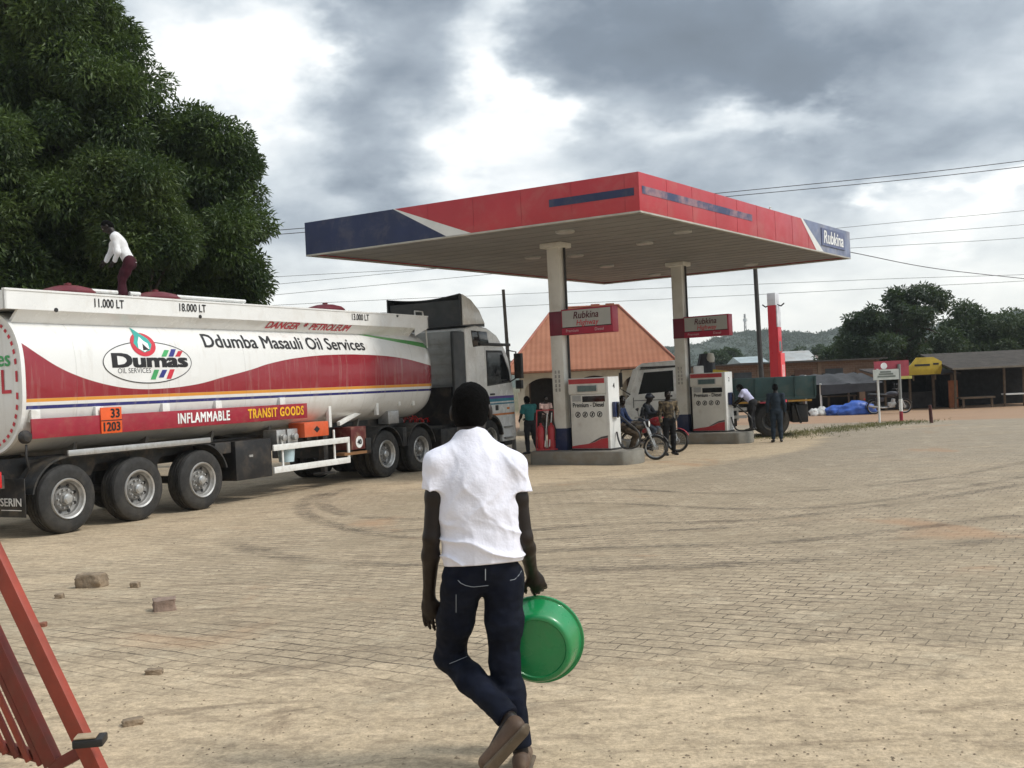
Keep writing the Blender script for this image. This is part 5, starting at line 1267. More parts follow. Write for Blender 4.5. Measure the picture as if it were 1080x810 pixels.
b_ = at(225, 405, 31); tree('rounded green mango tree at the right end of the clump behind the tanker', (b_.x, b_.y, 0), [lobe(214, 172, 31, 40, 52), lobe(228, 210, 31, 40, 52), lobe(205, 255, 30.5, 58, 65), lobe(226, 292, 31, 40, 42), lobe(178, 200, 31.5, 40, 60), lobe(206, 320, 31, 52, 25)], 190, .6, 560, .19, .062, M_leafA, 5, .4, None, fill=.72)
b_ = at(-5, 405, 26.5); tree('yellower green tree cut off by the left edge above the tanker', (b_.x, b_.y, 0), [lobe(-22, 200, 26.5, 42, 60), lobe(-20, 265, 26.5, 48, 60), lobe(-30, 320, 26.5, 50, 40)], 110, .55, 480, .18, .06, M_leafB, 8, .3, None, fill=.72)
b_ = at(150, 405, 27.5); tree('low leafy tree just behind the man on the tanker', (b_.x, b_.y, 0), [lobe(145, 215, 27.5, 40, 42), lobe(155, 260, 27.5, 42, 40), lobe(110, 200, 28, 40, 30)], 110, .48, 420, .17, .058, M_leafB, 12, .25, None, fill=.72)
# beyond the road, right
b_ = at(955, 405, 64); tree('large open crowned tree behind the red and yellow shop boards', (b_.x, b_.y, 0), [lobe(958, 332, 64, 40, 24), lobe(990, 318, 64, 20, 15), lobe(922, 340, 64, 24, 20), lobe(897, 350, 65, 13, 12), lobe(960, 368, 64, 66, 20), lobe(948, 315, 64, 18, 10), lobe(968, 308, 64, 16, 8), lobe(905, 370, 64, 22, 14)], 120, .62, 190, .24, .12, M_leafG, 21, .4, None, fill=.2)
b_ = at(1030, 405, 68); tree('dense dark tree above the long brown shop roof', (b_.x, b_.y, 0), [lobe(1025, 350, 68, 30, 22), lobe(1048, 362, 68, 45, 22), lobe(1000, 366, 67, 34, 24), lobe(1026, 332, 68, 12, 13), lobe(1010, 345, 68, 16, 14)], 120, .7, 180, .24, .12, M_leafF, 23, .3, None, fill=.2)
b_ = at(1085, 405, 66); tree('bushy tree at the far right edge above the long brown shop roof', (b_.x, b_.y, 0), [lobe(1075, 350, 66, 32, 26), lobe(1095, 365, 66, 40, 30), lobe(1060, 372, 66, 30, 20)], 100, .75, 180, .24, .12, M_leafF, 25, .3, None, fill=.2)
b_ = at(905, 405, 75); tree('small dark tree left of the large open crowned tree', (b_.x, b_.y, 0), [lobe(903, 372, 75, 22, 14), lobe(885, 375, 76, 18, 12)], 70, .7, 140, .26, .13, M_leafG, 27, .25, None, fill=.2)
for k, (x, yv, Y, s, lab) in enumerate(((770, 378, 150, 9, 'round tree left of the dark pole at the foot of the hill'), (842, 377, 160, 9, 'round tree right of the red totem at the foot of the hill'), (868, 375, 150, 9, 'round tree midway between the red totem and the small dark tree'), (752, 380, 140, 9, 'round tree above the black tarpaulin at the foot of the hill'))):
    b_ = at(x, 405, Y); tree(lab, (b_.x, b_.y, 0), [lobe(x, yv, Y, s, s * .8), lobe(x + 9, yv + 5, Y, s, s * .7)], 50, .8, 110, .4, .2, M_leafF, 40 + k, .3, None, fill=.2, group='trees at the foot of the hill')

# ------------------------------------------------------------------ wooded hills
def build_hills():
    m = bpy.data.materials.new('wooded_hill'); m.use_nodes = True; t = NT(m.node_tree); b = t.n['Principled BSDF']; tc = t.new('ShaderNodeTexCoord'); P = tc.outputs['Object']
    col = t.mix(t.mr(t.noise(P, .012, 6, .6), .4, .6), (.028, .046, .027), (.05, .066, .04)); t.set(b, 'Base Color', col); b.inputs['Roughness'].default_value = .95
    xs = np.linspace(-900, 1500, 150); ys = np.linspace(520, 1500, 60); X, Y = np.meshgrid(xs, ys, indexing='ij')
    P3 = np.stack([X, Y, X * 0], -1); n = vnoise(P3, 1 / 260, 5) * 9 + vnoise(P3, 1 / 110, 6) * 4
    # ridge line taken at 800 m
    prof = np.interp(X / Y * 1110, [-900, -300, 180, 235, 260, 320, 350, 420, 540, 800], [22, 20, 22, 32, 33, 28, 33, 28, 40, 42])
    Z = np.clip((Y - 520) / 280, 0, 1); Z = Z * Z * (3 - 2 * Z) * (prof * 1.0 + n * .5) * np.clip(1 + (Y - 800) / 2500, 1, 1.2) - 2
    V = np.stack([X, Y, Z], -1).reshape(-1, 3); ny = len(ys); F = [(i * ny + j, (i + 1) * ny + j, (i + 1) * ny + j + 1, i * ny + j + 1) for i in range(len(xs) - 1) for j in range(ny - 1)]
    kind(raw_mesh('hills', V, F, m))
    rng = np.random.default_rng(9); cl_ = []
    for _ in range(8000):
        j = rng.integers(0, 26); i = int(np.clip((rng.uniform(130, 820) / 1110 * ys[j] + 900) / 16.1, 0, 148)); u, w = rng.uniform(0, 1, 2); x = xs[i] + u * 16; y = ys[j] + w * 16; z = Z[i, j]
        r = rng.uniform(1.4, 3.4); cl_.append((x, y, z + r * .25, r))
    V, F = leaf_cloud(cl_, 34, 1.7, 1.1, rng, 0); kind(raw_mesh('hill_woods', V, F, leaf_material('hill_leaf', (.03, .052, .028), (.065, .085, .045)), None, False), 'stuff')
build_hills()
# ------------------------------------------------------------------ people
M_skin = mat('dark_skin', (.0125, .0072, .005), .5, 0, .15, 12, bump=.08, bscale=120, spec=.35)
M_hair = mat('black_hair', (.0028, .0024, .0022), .95, 0, .3, 40, bump=.8, bscale=200, spec=.1)
M_eye = mat('eye', (.35, .33, .3), .2)
def cloth(name, c, rough=.85): return mat('cloth_' + name, c, rough, 0, .10, 8, bump=.15, bscale=220, spec=.2)

def V3(*a): return np.array(a, float)
def unit(v): return v / max(1e-9, np.linalg.norm(v))
def hand_prims(vol, wr, d, palm_n, thumb_side, curl=.35, r=.0088, L=1.0):
    """palm and five separate fingers from wrist along d; palm_n = direction the fingers curl to; thumb_side = side of the thumb"""
    d = unit(d); n = unit(palm_n - d * (palm_n @ d)); s = unit(thumb_side - d * (thumb_side @ d) - n * (thumb_side @ n))
    pc = wr + d * .055 * L
    vol.ell(pc, (.042 * L, .055 * L, .017 * L), (s, d, n), .012); vol.limb(wr - d * .02, pc, .024 * L, .026 * L, .02)
    for i, (off, ln) in enumerate(((.031, .072), (.010, .082), (-.011, .076), (-.031, .060))):
        p = wr + d * .092 * L + s * off * L; a = curl * .7; pts = [wr + d * .06 * L + s * off * .8 * L, p]; dd = d
        for k, f in enumerate((.44, .32, .24)):
            dd = d * math.cos(a) + n * math.sin(a); p = p + dd * ln * f * L; pts.append(p); a += curl
        vol.chain(pts, [r * 1.05 * L, r * L, r * .95 * L, r * .9 * L, r * .8 * L], .005)
    p0 = wr + d * .025 * L + s * .028 * L; p1 = p0 + (s * .7 + d * .6 + n * .3) * .040 * L; p2 = p1 + (d * .9 + s * .2 + n * .45) * .032 * L; p3 = p2 + (d * .85 + n * .6) * .024 * L
    vol.chain([p0, p1, p2, p3], [r * 1.5 * L, r * 1.2 * L, r * 1.05 * L, r * .85 * L], .008)

def head_prims(v, c, f, u, k=1.0):
    r = unit(np.cross(f, u)); ax = (r, f, u)
    v.ell(c + u * .025 * k, (.076 * k, .094 * k, .088 * k), ax, .03); v.ell(c + f * .022 * k - u * .045 * k, (.056 * k, .066 * k, .066 * k), ax, .03)
    v.ell(c + f * .055 * k - u * .085 * k, (.026 * k, .026 * k, .022 * k), ax, .025)                         # chin
    v.limb(c + f * .088 * k + u * .01 * k, c + f * .108 * k - u * .028 * k, .010 * k, .017 * k, .012)                      # nose
    v.limb(c + f * .080 * k + r * .035 * k + u * .025 * k, c + f * .080 * k - r * .035 * k + u * .025 * k, .014 * k, .014 * k, .02)   # brow
    v.limb(c + f * .088 * k + r * .020 * k - u * .055 * k, c + f * .088 * k - r * .020 * k - u * .055 * k, .011 * k, .011 * k, .008)  # lips
    for s in (-1, 1): v.ell(c + r * .080 * s * k - f * .005 * k - u * .008 * k, (.012 * k, .022 * k, .034 * k), ax, .008)          # ears

def to_obj(name, vol, material, parent, base):
    V, Q = vol.mesh(); return raw_mesh(name, V - np.array(base), Q, material, parent, True)

def person(label, base, J, face, up, top, legs, shoe, group=None, h=.011, sleeve=1.0, hair=True, cap=None, bulk=1.0, top_w=.0, hem=None, hands=(.3, .3), extra_top=None, wrinkle=None, name='person', hk=1.0, sole=None):
    """J: joints in world space; top/legs/shoe are materials"""
    b = np.array(base, float); t = thing(name, label, 'person', base, 0, group); f = unit(np.array(face, float)); u = unit(np.array(up, float) - f * (np.array(up, float) @ f))
    J = {k: np.array(v, float) for k, v in J.items()}
    k = bulk; spine = unit(J['neck'] - J['pelvis']); side = unit(J['sh_r'] - J['sh_l']); fwd = unit(np.cross(spine, side)); fwd = -fwd if fwd @ f < -.3 else fwd
    chest = J['chest']; ax = (side, fwd, spine)
    B = Vol(h, .03); head_prims(B, J['head'], f, u, hk)
    B.limb(J['head'] - u * .07 - f * .01, J['neck'], .058, .064, .03); B.ell(chest, (.135 * k, .088 * k, .19), ax, .05); B.ell(J['pelvis'] + spine * .03, (.115 * k, .08 * k, .09), ax, .03); B.limb(chest, J['pelvis'], .10 * k, .10 * k, .05)
    for q in 'lr':
        sh, el, wr = J['sh_' + q], J['el_' + q], J['wr_' + q]
        B.limb(chest + spine * .14, sh, .06, .052, .04); B.chain([sh, sh + (el - sh) * .45, el, el + (wr - el) * .3, wr], [.052 * k, .047 * k, .037 * k, .040 * k, .026 * k], .02)
        d = J.get('hd_' + q, wr + (wr - el)) - wr; pn = J.get('pn_' + q, fwd); ts = J.get('ts_' + q, fwd if abs(unit(d) @ fwd) < .8 else spine)
        sgn = -1 if q == 'r' else 1; pn_ = pn if 'pn_' + q in J else side * sgn
        hand_prims(B, wr, d, pn_, ts, hands[0 if q == 'l' else 1])
        hp, kn, an, to = J['hp_' + q], J['kn_' + q], J['an_' + q], J['to_' + q]
        B.chain([hp, kn, kn + (an - kn) * .35, an], [.062 * k, .046 * k, .046 * k, .033 * k], .012)
        fd = unit(to - an); B.limb(an, to, .030, .022, .02)
    body = to_obj('body', B, M_skin, t, b)
    if hair and not cap:
        Hh = Vol(h * .8, .02); r = unit(np.cross(f, u)); c = J['head']; Hh.ell(c + u * .030 * hk - f * .004, (.081 * hk, .100 * hk, .092 * hk), (r, f, u)); Hh.ell(c - f * .03 - u * .02, (.074 * hk, .076 * hk, .092 * hk), (r, f, u))
        Hh.clip(c + u * .035 + f * .04, f * .75 - u * .66); Hh.clip(c - u * .075, -u); Hh.warp = lambda P: (.0022 * vnoise(P, 90, 2)).astype(np.float32)
        to_obj('hair', Hh, M_hair, t, b)
    if cap:
        Hh = Vol(h * .8, .015); r = unit(np.cross(f, u)); c = J['head']; Hh.ell(c + u * .03, (.098, .115, .105), (r, f, u)); Hh.clip(c - u * .02, -u); Hh.limb(c + f * .09 + u * .03, c + f * .14 + u * .02, .05, .03); to_obj('helmet', Hh, cap, t, b)
    r = unit(np.cross(f, u))
    for s in (-1, 1): raw_mesh('eye', *ico(J['head'] + f * .083 + r * .031 * s + u * .008 - b, .0125), M_eye, t)
    # shirt
    Tp = Vol(h, .04); w = top_w
    for q in 'lr':                                       # sleeves first, cut clean at the cuff, then the trunk of the shirt
        sh, el, wr = J['sh_' + q], J['el_' + q], J['wr_' + q]
        if sleeve > .55: Tp.chain([sh, el, wr + (el - wr) * (1 - min(1, sleeve)) * .9], [.068 * k, .054 * k, .043 * k], .03)
        else:
            e = sh + (el - sh) * (sleeve + .25); Tp.limb(sh, e + (e - sh) * .1, .066 * k, .071 * k, .03); Tp.p.append(('c', e, unit(el - sh), .13))
        Tp.limb(chest + spine * .13, sh, .072, .060, .05); Tp.limb(J['neck'] - spine * .05, sh, .055, .058, .04)
    Tp.ell(chest + spine * .02, (.158 * k + w, .112 * k + w, .21), ax); Tp.limb(chest, J['pelvis'] - spine * .02, .128 * k + w, .130 * k + w, .05, (fwd, .82)); Tp.limb(J['neck'] - spine * .035, chest, .07, .11, .05)
    hm = hem if hem is not None else J['pelvis'] - spine * .06
    Tp.clip(np.array(hm), -spine); Tp.clip(J['neck'] - spine * .010 , spine * .9 + fwd * .3)
    if extra_top: extra_top(Tp)
    Tp.warp = wrinkle or (lambda P: .006 * vnoise(P, 13, 3) + .003 * vnoise(P, 31, 4))
    to_obj('shirt', Tp, top, t, b)
    L = Vol(h, .03); L.ell(J['pelvis'], (.152 * k, .118 * k, .12), ax); 
    for q in 'lr':
        hp, kn, an = J['hp_' + q], J['kn_' + q], J['an_' + q]; e = an + unit(kn - an) * .035
        L.chain([hp, hp + (kn - hp) * .5, kn, kn + (e - kn) * .4, e], [.095 * k, .084 * k, .066 * k, .066 * k, .056 * k], .03); L.cut.append((e - unit(kn - an) * .02, unit(an - kn), .12))
    L.warp = lambda P: .005 * vnoise(P, 15, 8) + .003 * vnoise(P * np.array([1, 1, 1.6]), 30, 9)
    to_obj('trousers', L, legs, t, b)
    for q in 'lr':
        an, to = J['an_' + q], J['to_' + q]; kn = J['kn_' + q]; d = to - an; he = J.get('he_' + q, an - unit(d) * .055 + unit(an - kn) * .045)
        S_ = Vol(min(h, .009), .015); S_.limb(he, to, .036, .036); S_.limb(he * .6 + an * .4, to, .040, .024); to_obj('shoe', S_, shoe, t, b)
        if sole:
            Q_ = Vol(.006, .01); n_ = unit(np.cross(np.cross(d, an - kn), d)); n_ = n_ if n_ @ (kn - an) > 0 else -n_
            Q_.limb(he - n_ * .036, to + unit(to - he) * .02 - n_ * .034, .040, .048, .01, (n_, .3)); to_obj('sole', Q_, sole, t, b)
    return t
def ico(c, r):
    me = bmesh.new(); bmesh.ops.create_icosphere(me, subdivisions=2, radius=r); V = [np.array(v.co) + c for v in me.verts]; F = [[v.index for v in q.verts] for q in me.faces]; me.free(); return V, F

_mesh0 = Vol.mesh
def _mesh(s):
    """local cuts: (point, normal, radius)"""
    loc = [c for c in s.cut if len(c) == 3]; s.cut = [c for c in s.cut if len(c) == 2]
    if loc:
        w0 = s.warp
        def warp(P, w0=w0): return w0(P) if w0 else 0 * P[..., 0]
        s.warp = warp; s.loc = loc
    return _mesh0(s)
Vol.mesh = _mesh

def local_pose(base, heading, J, s=1.0):
    """pose given as x right, y forward, z up around the feet -> world"""
    c, q = math.cos(heading), math.sin(heading); b = np.array(base, float); out = {}
    for k_, v in J.items():
        v = np.array(v, float); d = V3(v[0] * c + v[1] * q, -v[0] * q + v[1] * c, v[2])
        out[k_] = d if k_[:2] in ('pn', 'ts') else b + d * s
    return out
STAND = dict(head=(0, .02, 1.60), neck=(0, -.01, 1.45), chest=(0, 0, 1.24), pelvis=(0, 0, .93), sh_l=(-.185, 0, 1.39), sh_r=(.185, 0, 1.39), el_l=(-.24, -.03, 1.11), el_r=(.24, -.03, 1.11), wr_l=(-.25, .06, .87), wr_r=(.25, .06, .87),
             hp_l=(-.09, 0, .90), hp_r=(.09, 0, .90), kn_l=(-.10, .02, .49), kn_r=(.10, .02, .49), an_l=(-.11, -.02, .085), an_r=(.11, -.02, .085), to_l=(-.14, .16, .03), to_r=(.14, .16, .03))
def stand(**kw): d = dict(STAND); d.update(kw); return d
def head_dir(a): return (math.sin(a), math.cos(a), 0)

def build_walker():
    hw = {}
    def j(k_, px, py, Y): hw[k_] = np.array(at(px, py, Y))
    j('head', 497, 433, 4.86); j('neck', 497, 453, 4.82); j('chest', 502, 515, 4.78); j('pelvis', 508, 596, 4.76)
    j('sh_l', 463, 489, 4.77); j('sh_r', 540, 492, 4.79); j('el_l', 455, 567, 4.74); j('wr_l', 452.5, 629, 4.88); j('el_r', 553, 567, 4.77); j('wr_r', 561, 604, 4.96)
    j('hp_l', 488, 612, 4.76); j('hp_r', 531, 610, 4.78); j('kn_l', 474, 693, 4.93); j('an_l', 538, 759, 4.62); j('to_l', 513, 804, 4.56); j('he_l', 546, 768, 4.56)
    j('kn_r', 532, 696, 4.82); j('an_r', 549, 792, 4.76)
    g = gz(0, 4.8); a = hw['an_r']; hw['to_r'] = V3(a[0] + .02, a[1] + .16, g + .03); hw['he_r'] = V3(a[0], a[1] - .05, g + .04)
    hw['hd_l'] = np.array(at(455, 672, 4.90)); hw['pn_l'] = V3(.25, .95, 0); hw['ts_l'] = V3(1, -.1, 0)
    hw['hd_r'] = hw['wr_r'] + V3(.035, .03, -.085); hw['pn_r'] = V3(-.1, .95, -.2); hw['ts_r'] = V3(-1, 0, -.2)
    base = (a[0], a[1], g)
    N1 = V3(.35, 0, 1); M_t = mat('white_tee', (.78, .78, .87), .85, 0, .05, 8, bump=.30, bscale=24, spec=.2); M_j = mat('dark_denim', (.0035, .0055, .0135), .85, 0, .4, 7, bump=.3, bscale=300, dirt=((.012, .017, .034), .5, 9), spec=.2)
    hz = np.array(at(510, 592, 4.76))[2]
    def wr(P):
        z = P[..., 2] - hz; x = P[..., 0]; low = np.exp(-((z - .07) / .085) ** 2); mid = np.exp(-((z - .30) / .18) ** 2)
        n1 = vnoise(P, 5, 11); n2 = vnoise(P, 9, 12)
        rg = lambda a: (1 - np.abs(np.sin(a))) ** 2.6
        f = .017 * low * rg(z * 44 + n1 * 2.6 + x * 7) + .008 * mid * rg((x * 15 + z * 9) + n2 * 1.6) + .005 * mid * rg((x * -17 + z * 12) + n1 * 1.9 + 1) + .003 * rg(x * 26 + z * 3 + n2 * 2)
        return -(f + .003 * n1 + .003 * n2 + .002 * vnoise(P * np.array([1, 1, .6]), 34, 14) - .005).astype(np.float32)
    def extra(Tp):
        # loose body and hem
        for c, r in ((np.array(at(506, 540, 4.77)), .168), (np.array(at(508, 565, 4.77)), .164), (np.array(at(510, 588, 4.76)), .163)): Tp.ell(c, (r, .120, .09), None, .06)
        Tp.limb(hw['chest'], np.array(at(510, 600, 4.76)), .174, .164, .05, ((0, 1, 0), .64))
    t = person('man in a plain white tee and dark jeans walking away with a green basin', base, hw, (.12, 1, -.06), (0.02, .12, 1), M_t, M_j, mat('tan_slipper', (.085, .05, .03), .7, 0, .2, 8, dirt=((.2, .15, .1), .5, 10)),
               h=.0045, hk=1.09, sleeve=.13, sole=mat('slipper_sole', (.10, .075, .05), .8, 0, .2, 9, dirt=((.2, .155, .1), .5, 10)), bulk=1.0, top_w=.008, hem=np.array(at(510, 594, 4.76)), hands=(.22, .95), extra_top=extra, wrinkle=wr)
    # pale stitching laid on the seat of the jeans
    jn = [o for o in t.children if o.name.startswith('trousers')][0]; bv = BVHTree.FromPolygons([v.co + Vector(base) for v in jn.data.vertices], [p.vertices for p in jn.data.polygons]); C = Vector((0, 0, CAM_H))
    def stitch(pts, r=.0013):
        out = []
        for px, py in pts:
            d = (at(px, py, 4.7) - C).normalized(); h_ = bv.ray_cast(C, d)[0]
            if h_: out.append(h_ - d * .001 - Vector(base))
        if len(out) > 1: MB().tube(out, r, 5).build('pocket_stitching', cloth('pale_thread', (.35, .38, .42)), jn, smooth=True)
    lin = lambda p, q, n=8: [(p[0] + (q[0] - p[0]) * i / n, p[1] + (q[1] - p[1]) * i / n) for i in range(n + 1)]
    stitch([(483, 612), (486, 615), (491, 617.5), (497, 618.8)] + lin((500, 619), (515, 617.5), 5)); stitch([(538, 612), (543, 611), (547, 607), (550, 602), (552, 597)])
    stitch(lin((481, 627), (481, 646), 6), .0011); stitch(lin((474, 700), (496, 691), 6), .0011); stitch(lin((512, 600), (512, 612), 4), .002)
    return hw
HW = build_walker()

def build_basin():
    rc = np.array(at(569, 674, 5.02)); bc = np.array(at(566, 684.5, 4.885)); ax = unit(bc - rc); t = thing('washing_basin', 'bright green plastic basin hanging from the right hand of the walking man', 'basin', tuple(rc))
    b = MB(); D = np.linalg.norm(bc - rc)
    out = [(.208, -.006), (.214, .0), (.212, .012), (.200, .014), (.192, .03), (.180, .075), (.166, D - .02), (.158, D - .005), (.148, D), (.138, D), (.134, D - .006), (.02, D - .008), (0, D - .008)]
    inn = [(.196, -.006), (.190, .01), (.176, .07), (.160, D - .028), (.14, D - .016), (0, D - .016)]
    b.lathe(out, (0, 0, 0), tuple(ax), 72); b.lathe(inn, (0, 0, 0), tuple(ax), 72); b.lathe([(.208, -.006), (.196, -.006)], (0, 0, 0), tuple(ax), 72)
    m = mat('green_plastic', (.008, .215, .065), .28, 0, .06, 3, dirt=((.1, .2, .08), .25, 9), coat=.2)
    nt = NT(m.node_tree); nt.n['Principled BSDF'].inputs['Subsurface Weight'].default_value = .0
    b.build('basin', m, t, smooth=True, angle=40)
build_basin()

# on the tank: bending figure
def build_tank_man():
    s, z = T(130, 309, 1.0); foot = T_O + tdir * s + tleft * 1.05; foot.z = 3.475; Yc = foot.y
    def p(px, py, dy=0): return np.array(at(px, py, Yc + dy))
    k = Yc / FPX
    J = dict(head=p(113, 239), neck=p(119.5, 247), chest=p(126.5, 258), pelvis=p(137, 277), sh_l=p(119, 249, .17), sh_r=p(121, 250, -.17), el_l=p(118, 264, .2), el_r=p(124, 266, -.2), wr_l=p(112, 275, .12), wr_r=p(121, 275, -.12),
             hp_l=p(135, 279, .08), hp_r=p(136, 279, -.08), kn_l=p(128, 293, .09), kn_r=p(129, 295, -.09))
    for q, dy, dx in (('l', .09, .05), ('r', -.09, -.02)): J['an_' + q] = V3(foot.x + dx, Yc + dy, 3.56); J['to_' + q] = V3(foot.x + dx - .16, Yc + dy, 3.51)
    J['hd_l'] = J['wr_l'] + V3(-.05, 0, -.05); J['hd_r'] = J['wr_r'] + V3(-.05, 0, -.06)
    person('man in a white shirt and maroon trousers bending over on top of the tank', tuple(foot), J, (-.75, -.15, -.64), (-.6, -.1, .75), cloth('white_shirt', (.72, .72, .72)), cloth('maroon', (.045, .010, .016)), M_black, sleeve=1.0, h=.012)
build_tank_man()

def build_bystanders():
    g = lambda px, py: G(px, py)
    # by the lorry door
    b = g(560, 479); J = local_pose(b, R(-35), stand(head=(.0, .10, 1.57), neck=(0, .05, 1.44), el_r=(.22, .1, 1.14), wr_r=(.15, .30, 1.05), el_l=(-.22, .1, 1.12), wr_l=(-.14, .3, 1.0), kn_r=(.1, -.06, .49), an_r=(.11, -.22, .10), to_r=(.13, -.04, .03)), .97)
    person('man in a teal shirt standing beside the front of the lorry cab', tuple(b), J, head_dir(R(-35)), (0, 0, 1), cloth('teal', (.045, .19, .19)), cloth('grey_trousers', (.03, .03, .032)), M_black, sleeve=.45)
    b = g(820, 466.5); J = local_pose(b, R(10), stand(), .97)
    person('man in dark navy overalls standing before the rear wheel of the green lorry', tuple(b), J, head_dir(R(10)), (0, 0, 1), cloth('navy', (.022, .032, .045)), cloth('navy', (.022, .032, .045)), M_black, sleeve=1.0)
    p0 = Vector((5.12, 31.5, 0)) + CV * 2.0 + CU * .25; b = (p0.x, p0.y, .327)
    J = local_pose(b, R(-60), stand(head=(0, .34, 1.36), neck=(0, .24, 1.28), chest=(0, .14, 1.13), pelvis=(0, -.06, .90), sh_l=(-.18, .22, 1.25), sh_r=(.18, .22, 1.25), el_l=(-.22, .30, 1.0), el_r=(.22, .30, 1.0), wr_l=(-.16, .46, .90), wr_r=(.16, .46, .90), hp_l=(-.09, -.06, .88), hp_r=(.09, -.06, .88)), .92)
    person('attendant in a lavender shirt stooping behind the farther pump', b, J, (-.75, .4, -.5), (-.4, .2, .85), cloth('lavender', (.50, .50, .68)), cloth('dark_trousers', (.02, .02, .022)), M_black, sleeve=.45)
    # sitting in the porch
    o = Vector((at(577, 440, 39).x, 40.4, .18)); sit = stand(head=(0, .06, 1.18), neck=(0, .02, 1.04), chest=(0, -.02, .84), pelvis=(0, -.04, .52), sh_l=(-.18, .02, .98), sh_r=(.18, .02, .98), el_l=(-.22, .08, .74), el_r=(.22, .08, .74), wr_l=(-.12, .28, .62), wr_r=(.12, .28, .62),
                  hp_l=(-.09, -.02, .50), hp_r=(.09, -.02, .50), kn_l=(-.12, .40, .50), kn_r=(.12, .40, .50), an_l=(-.12, .42, .09), an_r=(.12, .42, .09), to_l=(-.13, .58, .03), to_r=(.13, .58, .03))
    J = local_pose(o, R(160), sit); person('person in a pale pink top sitting in the porch of the house', tuple(o), J, head_dir(R(160)), (0, 0, 1), cloth('pale_pink', (.50, .34, .30)), cloth('brown', (.05, .03, .022)), M_black, sleeve=.45)
    st = thing('wooden_stool', 'low wooden stool under the person in the porch', 'stool', tuple(o)); c = local_pose(o, R(160), dict(s=(0, -.06, 0)))['s'] - np.array(o)
    MB().box((c[0], c[1], .395), (.36, .34, .04)).build('seat', M_bark, st, bevel=.01)
    for sx in (-.14, .14):
        for sy in (-.13, .13): MB().box((c[0] + sx, c[1] + sy, .19), (.04, .04, .37)).build('leg', M_bark, st)
build_bystanders()

